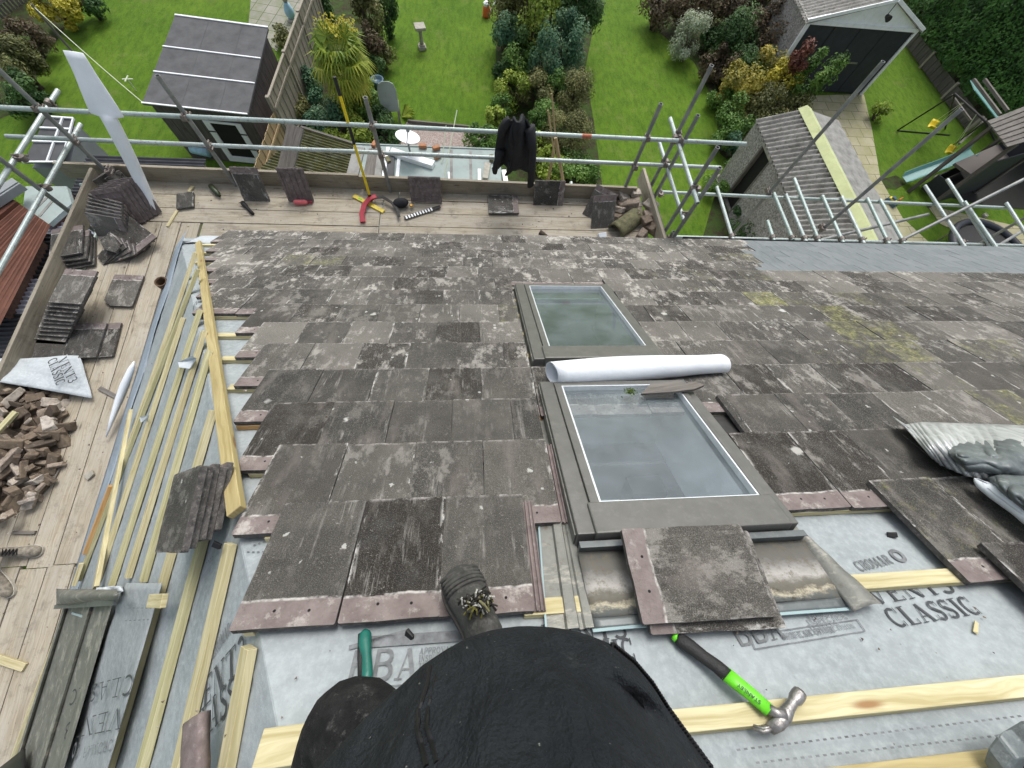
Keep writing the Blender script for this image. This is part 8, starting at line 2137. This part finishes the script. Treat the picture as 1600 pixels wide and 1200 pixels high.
for r_i in range(NR + 1):
    t = r_i/NR*(len(lev)-1); k = min(int(t), len(lev)-2); f_ = t-k
    z, sx, sy = (lev[k][m_]*(1-f_) + lev[k+1][m_]*f_ for m_ in range(3)); rg = []
    for i, p in enumerate(hem):
        q = Vector((c0_.x + (p.x - c0_.x)*sx, c0_.y + (p.y - c0_.y)*sy, z)); w_ = min(1, max(0, (z - 8.42)/.05))
        q += ZA*w_*(1.25*foldz(q) + .010*mnoise.noise(Vector((q.x*9, q.y*9, 2))) + .005*mnoise.noise(Vector((q.x*26, q.y*22, 5))))
        rg.append(q)
    rings.append(rg)
rings = [list(reversed(r_)) for r_ in rings]
mb = MB(); mb.loft(rings); bvh = BVHTree.FromPolygons(mb.v, mb.f); jk2 = mb.build('jacket', MT['fleececloth'], pp, smooth=True)
for k in (0, 1):
    mb = MB(); mb.tube([sh[k] + Vector((-.02*(1 if k else -1), 0, .01)), sh[k].lerp(el[k], .5), el[k], el[k].lerp(wr[k], .5), wr[k].lerp(el[k], .06)], .08, 14, rs=[.10, .085, .075, .062, .048]); mb.build('sleeve', MT['fleececloth'], pp, smooth=True, sub=1)
def onj(px, py, lift=.004):
    # zip tape on the cloth: a point on the sloping front
    d_ = ray(px, py).normalized(); h_ = bvh.ray_cast(CAM, d_)
    return (h_[0] - d_*lift) if h_[0] is not None else H(px, py, 8.45)
mb = MB(); P = [onj(x, y) for x, y in ((672, 1040), (668, 1070), (655, 1110), (652, 1140), (660, 1170), (668, 1210))]
P = [onj(*[(1-t_)*a_ + t_*b_ for a_, b_ in zip(u_, v_)], .002) for u_, v_ in zip(((672, 1042), (668, 1070), (655, 1110), (652, 1140), (660, 1170)), ((668, 1070), (655, 1110), (652, 1140), (660, 1170), (668, 1206))) for t_ in (0, .25, .5, .75)]
mb.tube(P, .0026, 6); P2 = [p + XA*.009 + YA*.002 for p in P]; mb.tube(P2, .0022, 6); mb.build('zip', MT['zip'], jk2)
mb = MB()
edge = [(958, 1008), (990, 1034), (1018, 1067), (1042, 1105), (1075, 1151), (1114, 1204)]
for k in range(len(edge)-1):
    for j in range(9):
        t = j/9; p = H(edge[k][0]*(1-t) + edge[k+1][0]*t, edge[k][1]*(1-t) + edge[k+1][1]*t, 8.422); mb.box(Matrix.Translation(p), .0055, .0055, .006)
mb.build('zip_teeth', MT['zip'], jk2)
# second roofer at the left: only the shoes and a trouser end are in view
p2 = thing('person', 'person at the left edge in black trousers and laced grey shoes on the walkway', 'person', H(10, 875, ZD))
hA, tA = H(8, 862, ZD), H(70, 861, ZD); hB, tB = H(-26, 868, ZD), H(22, 930, ZD)
ak1, ak2 = hA.lerp(tA, .22) + ZA*.13, hB.lerp(tB, .2) + ZA*.13
hp = (ak1+ak2)/2 + Vector((-.12, .02, .78)); 
V = [hp, hp + ZA*.22, hp + ZA*.45, hp + ZA*.55, hp + Vector((0, .09, -.05)), ak1.lerp(hp, .52) + Vector((.03, .03, 0)), ak1, hp + Vector((0, -.09, -.05)), ak2.lerp(hp, .52) + Vector((.03, -.03, 0)), ak2]
E_ = [(0, 1), (1, 2), (2, 3), (0, 4), (4, 5), (5, 6), (0, 7), (7, 8), (8, 9)]
Rd = [(.14, .11), (.14, .1), (.16, .1), (.055, .055), .09, .07, .055, .09, .07, .055]
for sg in (1, -1):
    b0_ = len(V); V += [hp + Vector((0, .2*sg, .44)), hp + Vector((.02, .26*sg, .18)), hp + Vector((.12, .24*sg, -.06))]; Rd += [.07, .05, .036]; E_ += [(2, b0_), (b0_, b0_+1), (b0_+1, b0_+2)]
skin_body('body', V, E_, Rd, 'fleececloth', 0, p2)
mb = MB(); mh = Matrix.Translation(hp + ZA*.72); rings = []
for r_, z in ((.03, -.13), (.055, -.11), (.07, -.08), (.08, -.02), (.082, .03), (.075, .08), (.05, .115), (.004, .125)):
    rings.append([mh @ Vector((1.12*r_*math.cos(2*math.pi*j/18), .92*r_*math.sin(2*math.pi*j/18), z)) for j in range(18)])
mb.loft(rings); mb.build('head', MT['skin'], p2, smooth=True, sub=1)
mb = MB(); rings = []
for r_, z in ((.088, .03), (.088, .07), (.07, .115), (.03, .14), (.004, .143)): rings.append([mh @ Vector((-.01 + 1.12*r_*math.cos(2*math.pi*j/18), .95*r_*math.sin(2*math.pi*j/18), z)) for j in range(18)])
mb.loft(rings); mb.build('hair', MT['hair'], p2, smooth=True)
for sg, i_ in ((1, 12), (-1, 15)):
    w = V[i_]; V2 = [w, w + Vector((.04, 0, -.05)), w + Vector((.06, 0, -.08))]; E2 = [(0, 1), (1, 2)]; R2_ = [.026, (.034, .018), (.032, .016)]
    for f_ in range(4):
        b0_ = len(V2); q = V2[2] + Vector((0, -.028 + .019*f_, -.006)); V2 += [q, q + Vector((.014, 0, -.03)), q + Vector((.010, 0, -.055))]; R2_ += [.009, .0085, .007]; E2 += [(2, b0_), (b0_, b0_+1), (b0_+1, b0_+2)]
    b0_ = len(V2); q = V2[1] + Vector((.03, 0, .0)); V2 += [q, q + Vector((.02, 0, -.03)), q + Vector((.018, 0, -.05))]; R2_ += [.011, .010, .008]; E2 += [(1, b0_), (b0_, b0_+1), (b0_+1, b0_+2)]
    skin_body('hand', V2, E2, R2_, 'skin', 0, p2)
boot(None, tA, hA, ZA, .105, None, p2, .10, False, ('trainer', 'shoepale', 'zip')); boot(None, tB, hB, ZA, .105, None, p2, .10, False, ('trainer', 'shoepale', 'zip'))
# ------------------------------------------------------------------ light, sky, camera
w = bpy.data.worlds.new('World'); SC.world = w; w.use_nodes = True
nt = w.node_tree; bg = nt.nodes['Background']
sky = nt.nodes.new('ShaderNodeTexSky'); sky.sky_type = 'NISHITA'; sky.sun_disc = False
SUN_EL, SUN_AZ = rad(54), rad(12)
sky.sun_elevation = SUN_EL; sky.sun_rotation = SUN_AZ; sky.air_density = 1.0; sky.dust_density = 4.0; sky.ozone_density = 1.0
hs = nt.nodes.new('ShaderNodeHueSaturation'); hs.inputs['Saturation'].default_value = 0.45
nt.links.new(sky.outputs[0], hs.inputs['Color']); nt.links.new(hs.outputs[0], bg.inputs['Color'])
bg.inputs['Strength'].default_value = 0.14
sd = bpy.data.lights.new('sun', 'SUN'); sd.energy = 1.25; sd.angle = rad(26); sd.color = (1.0, 0.97, 0.93)
so = bpy.data.objects.new('sun', sd); COL.objects.link(so)
d = Vector((math.sin(SUN_AZ)*math.cos(SUN_EL), math.cos(SUN_AZ)*math.cos(SUN_EL), math.sin(SUN_EL)))
so.rotation_euler = (-d).to_track_quat('-Z', 'Y').to_euler(); so.location = (0, 0, 30)
cd = bpy.data.cameras.new('camera'); co = bpy.data.objects.new('camera', cd); COL.objects.link(co)
cd.sensor_width = 36; cd.sensor_fit = 'HORIZONTAL'; cd.lens = 36*F/1600; cd.clip_start = 0.02; cd.clip_end = 1000
m = Matrix(((RX.x, -RX.y, -RX.z, 0), (RY.x, -RY.y, -RY.z, 0), (RZ.x, -RZ.y, -RZ.z, 0), (0, 0, 0, 1)))
m.translation = CAM; co.matrix_world = m
SC.camera = co
SC.view_settings.view_transform = 'Standard'; SC.view_settings.look = 'None'; SC.view_settings.gamma = 1; SC.view_settings.exposure = 0.6
SC.cycles.max_bounces = 6; SC.cycles.transparent_max_bounces = 16
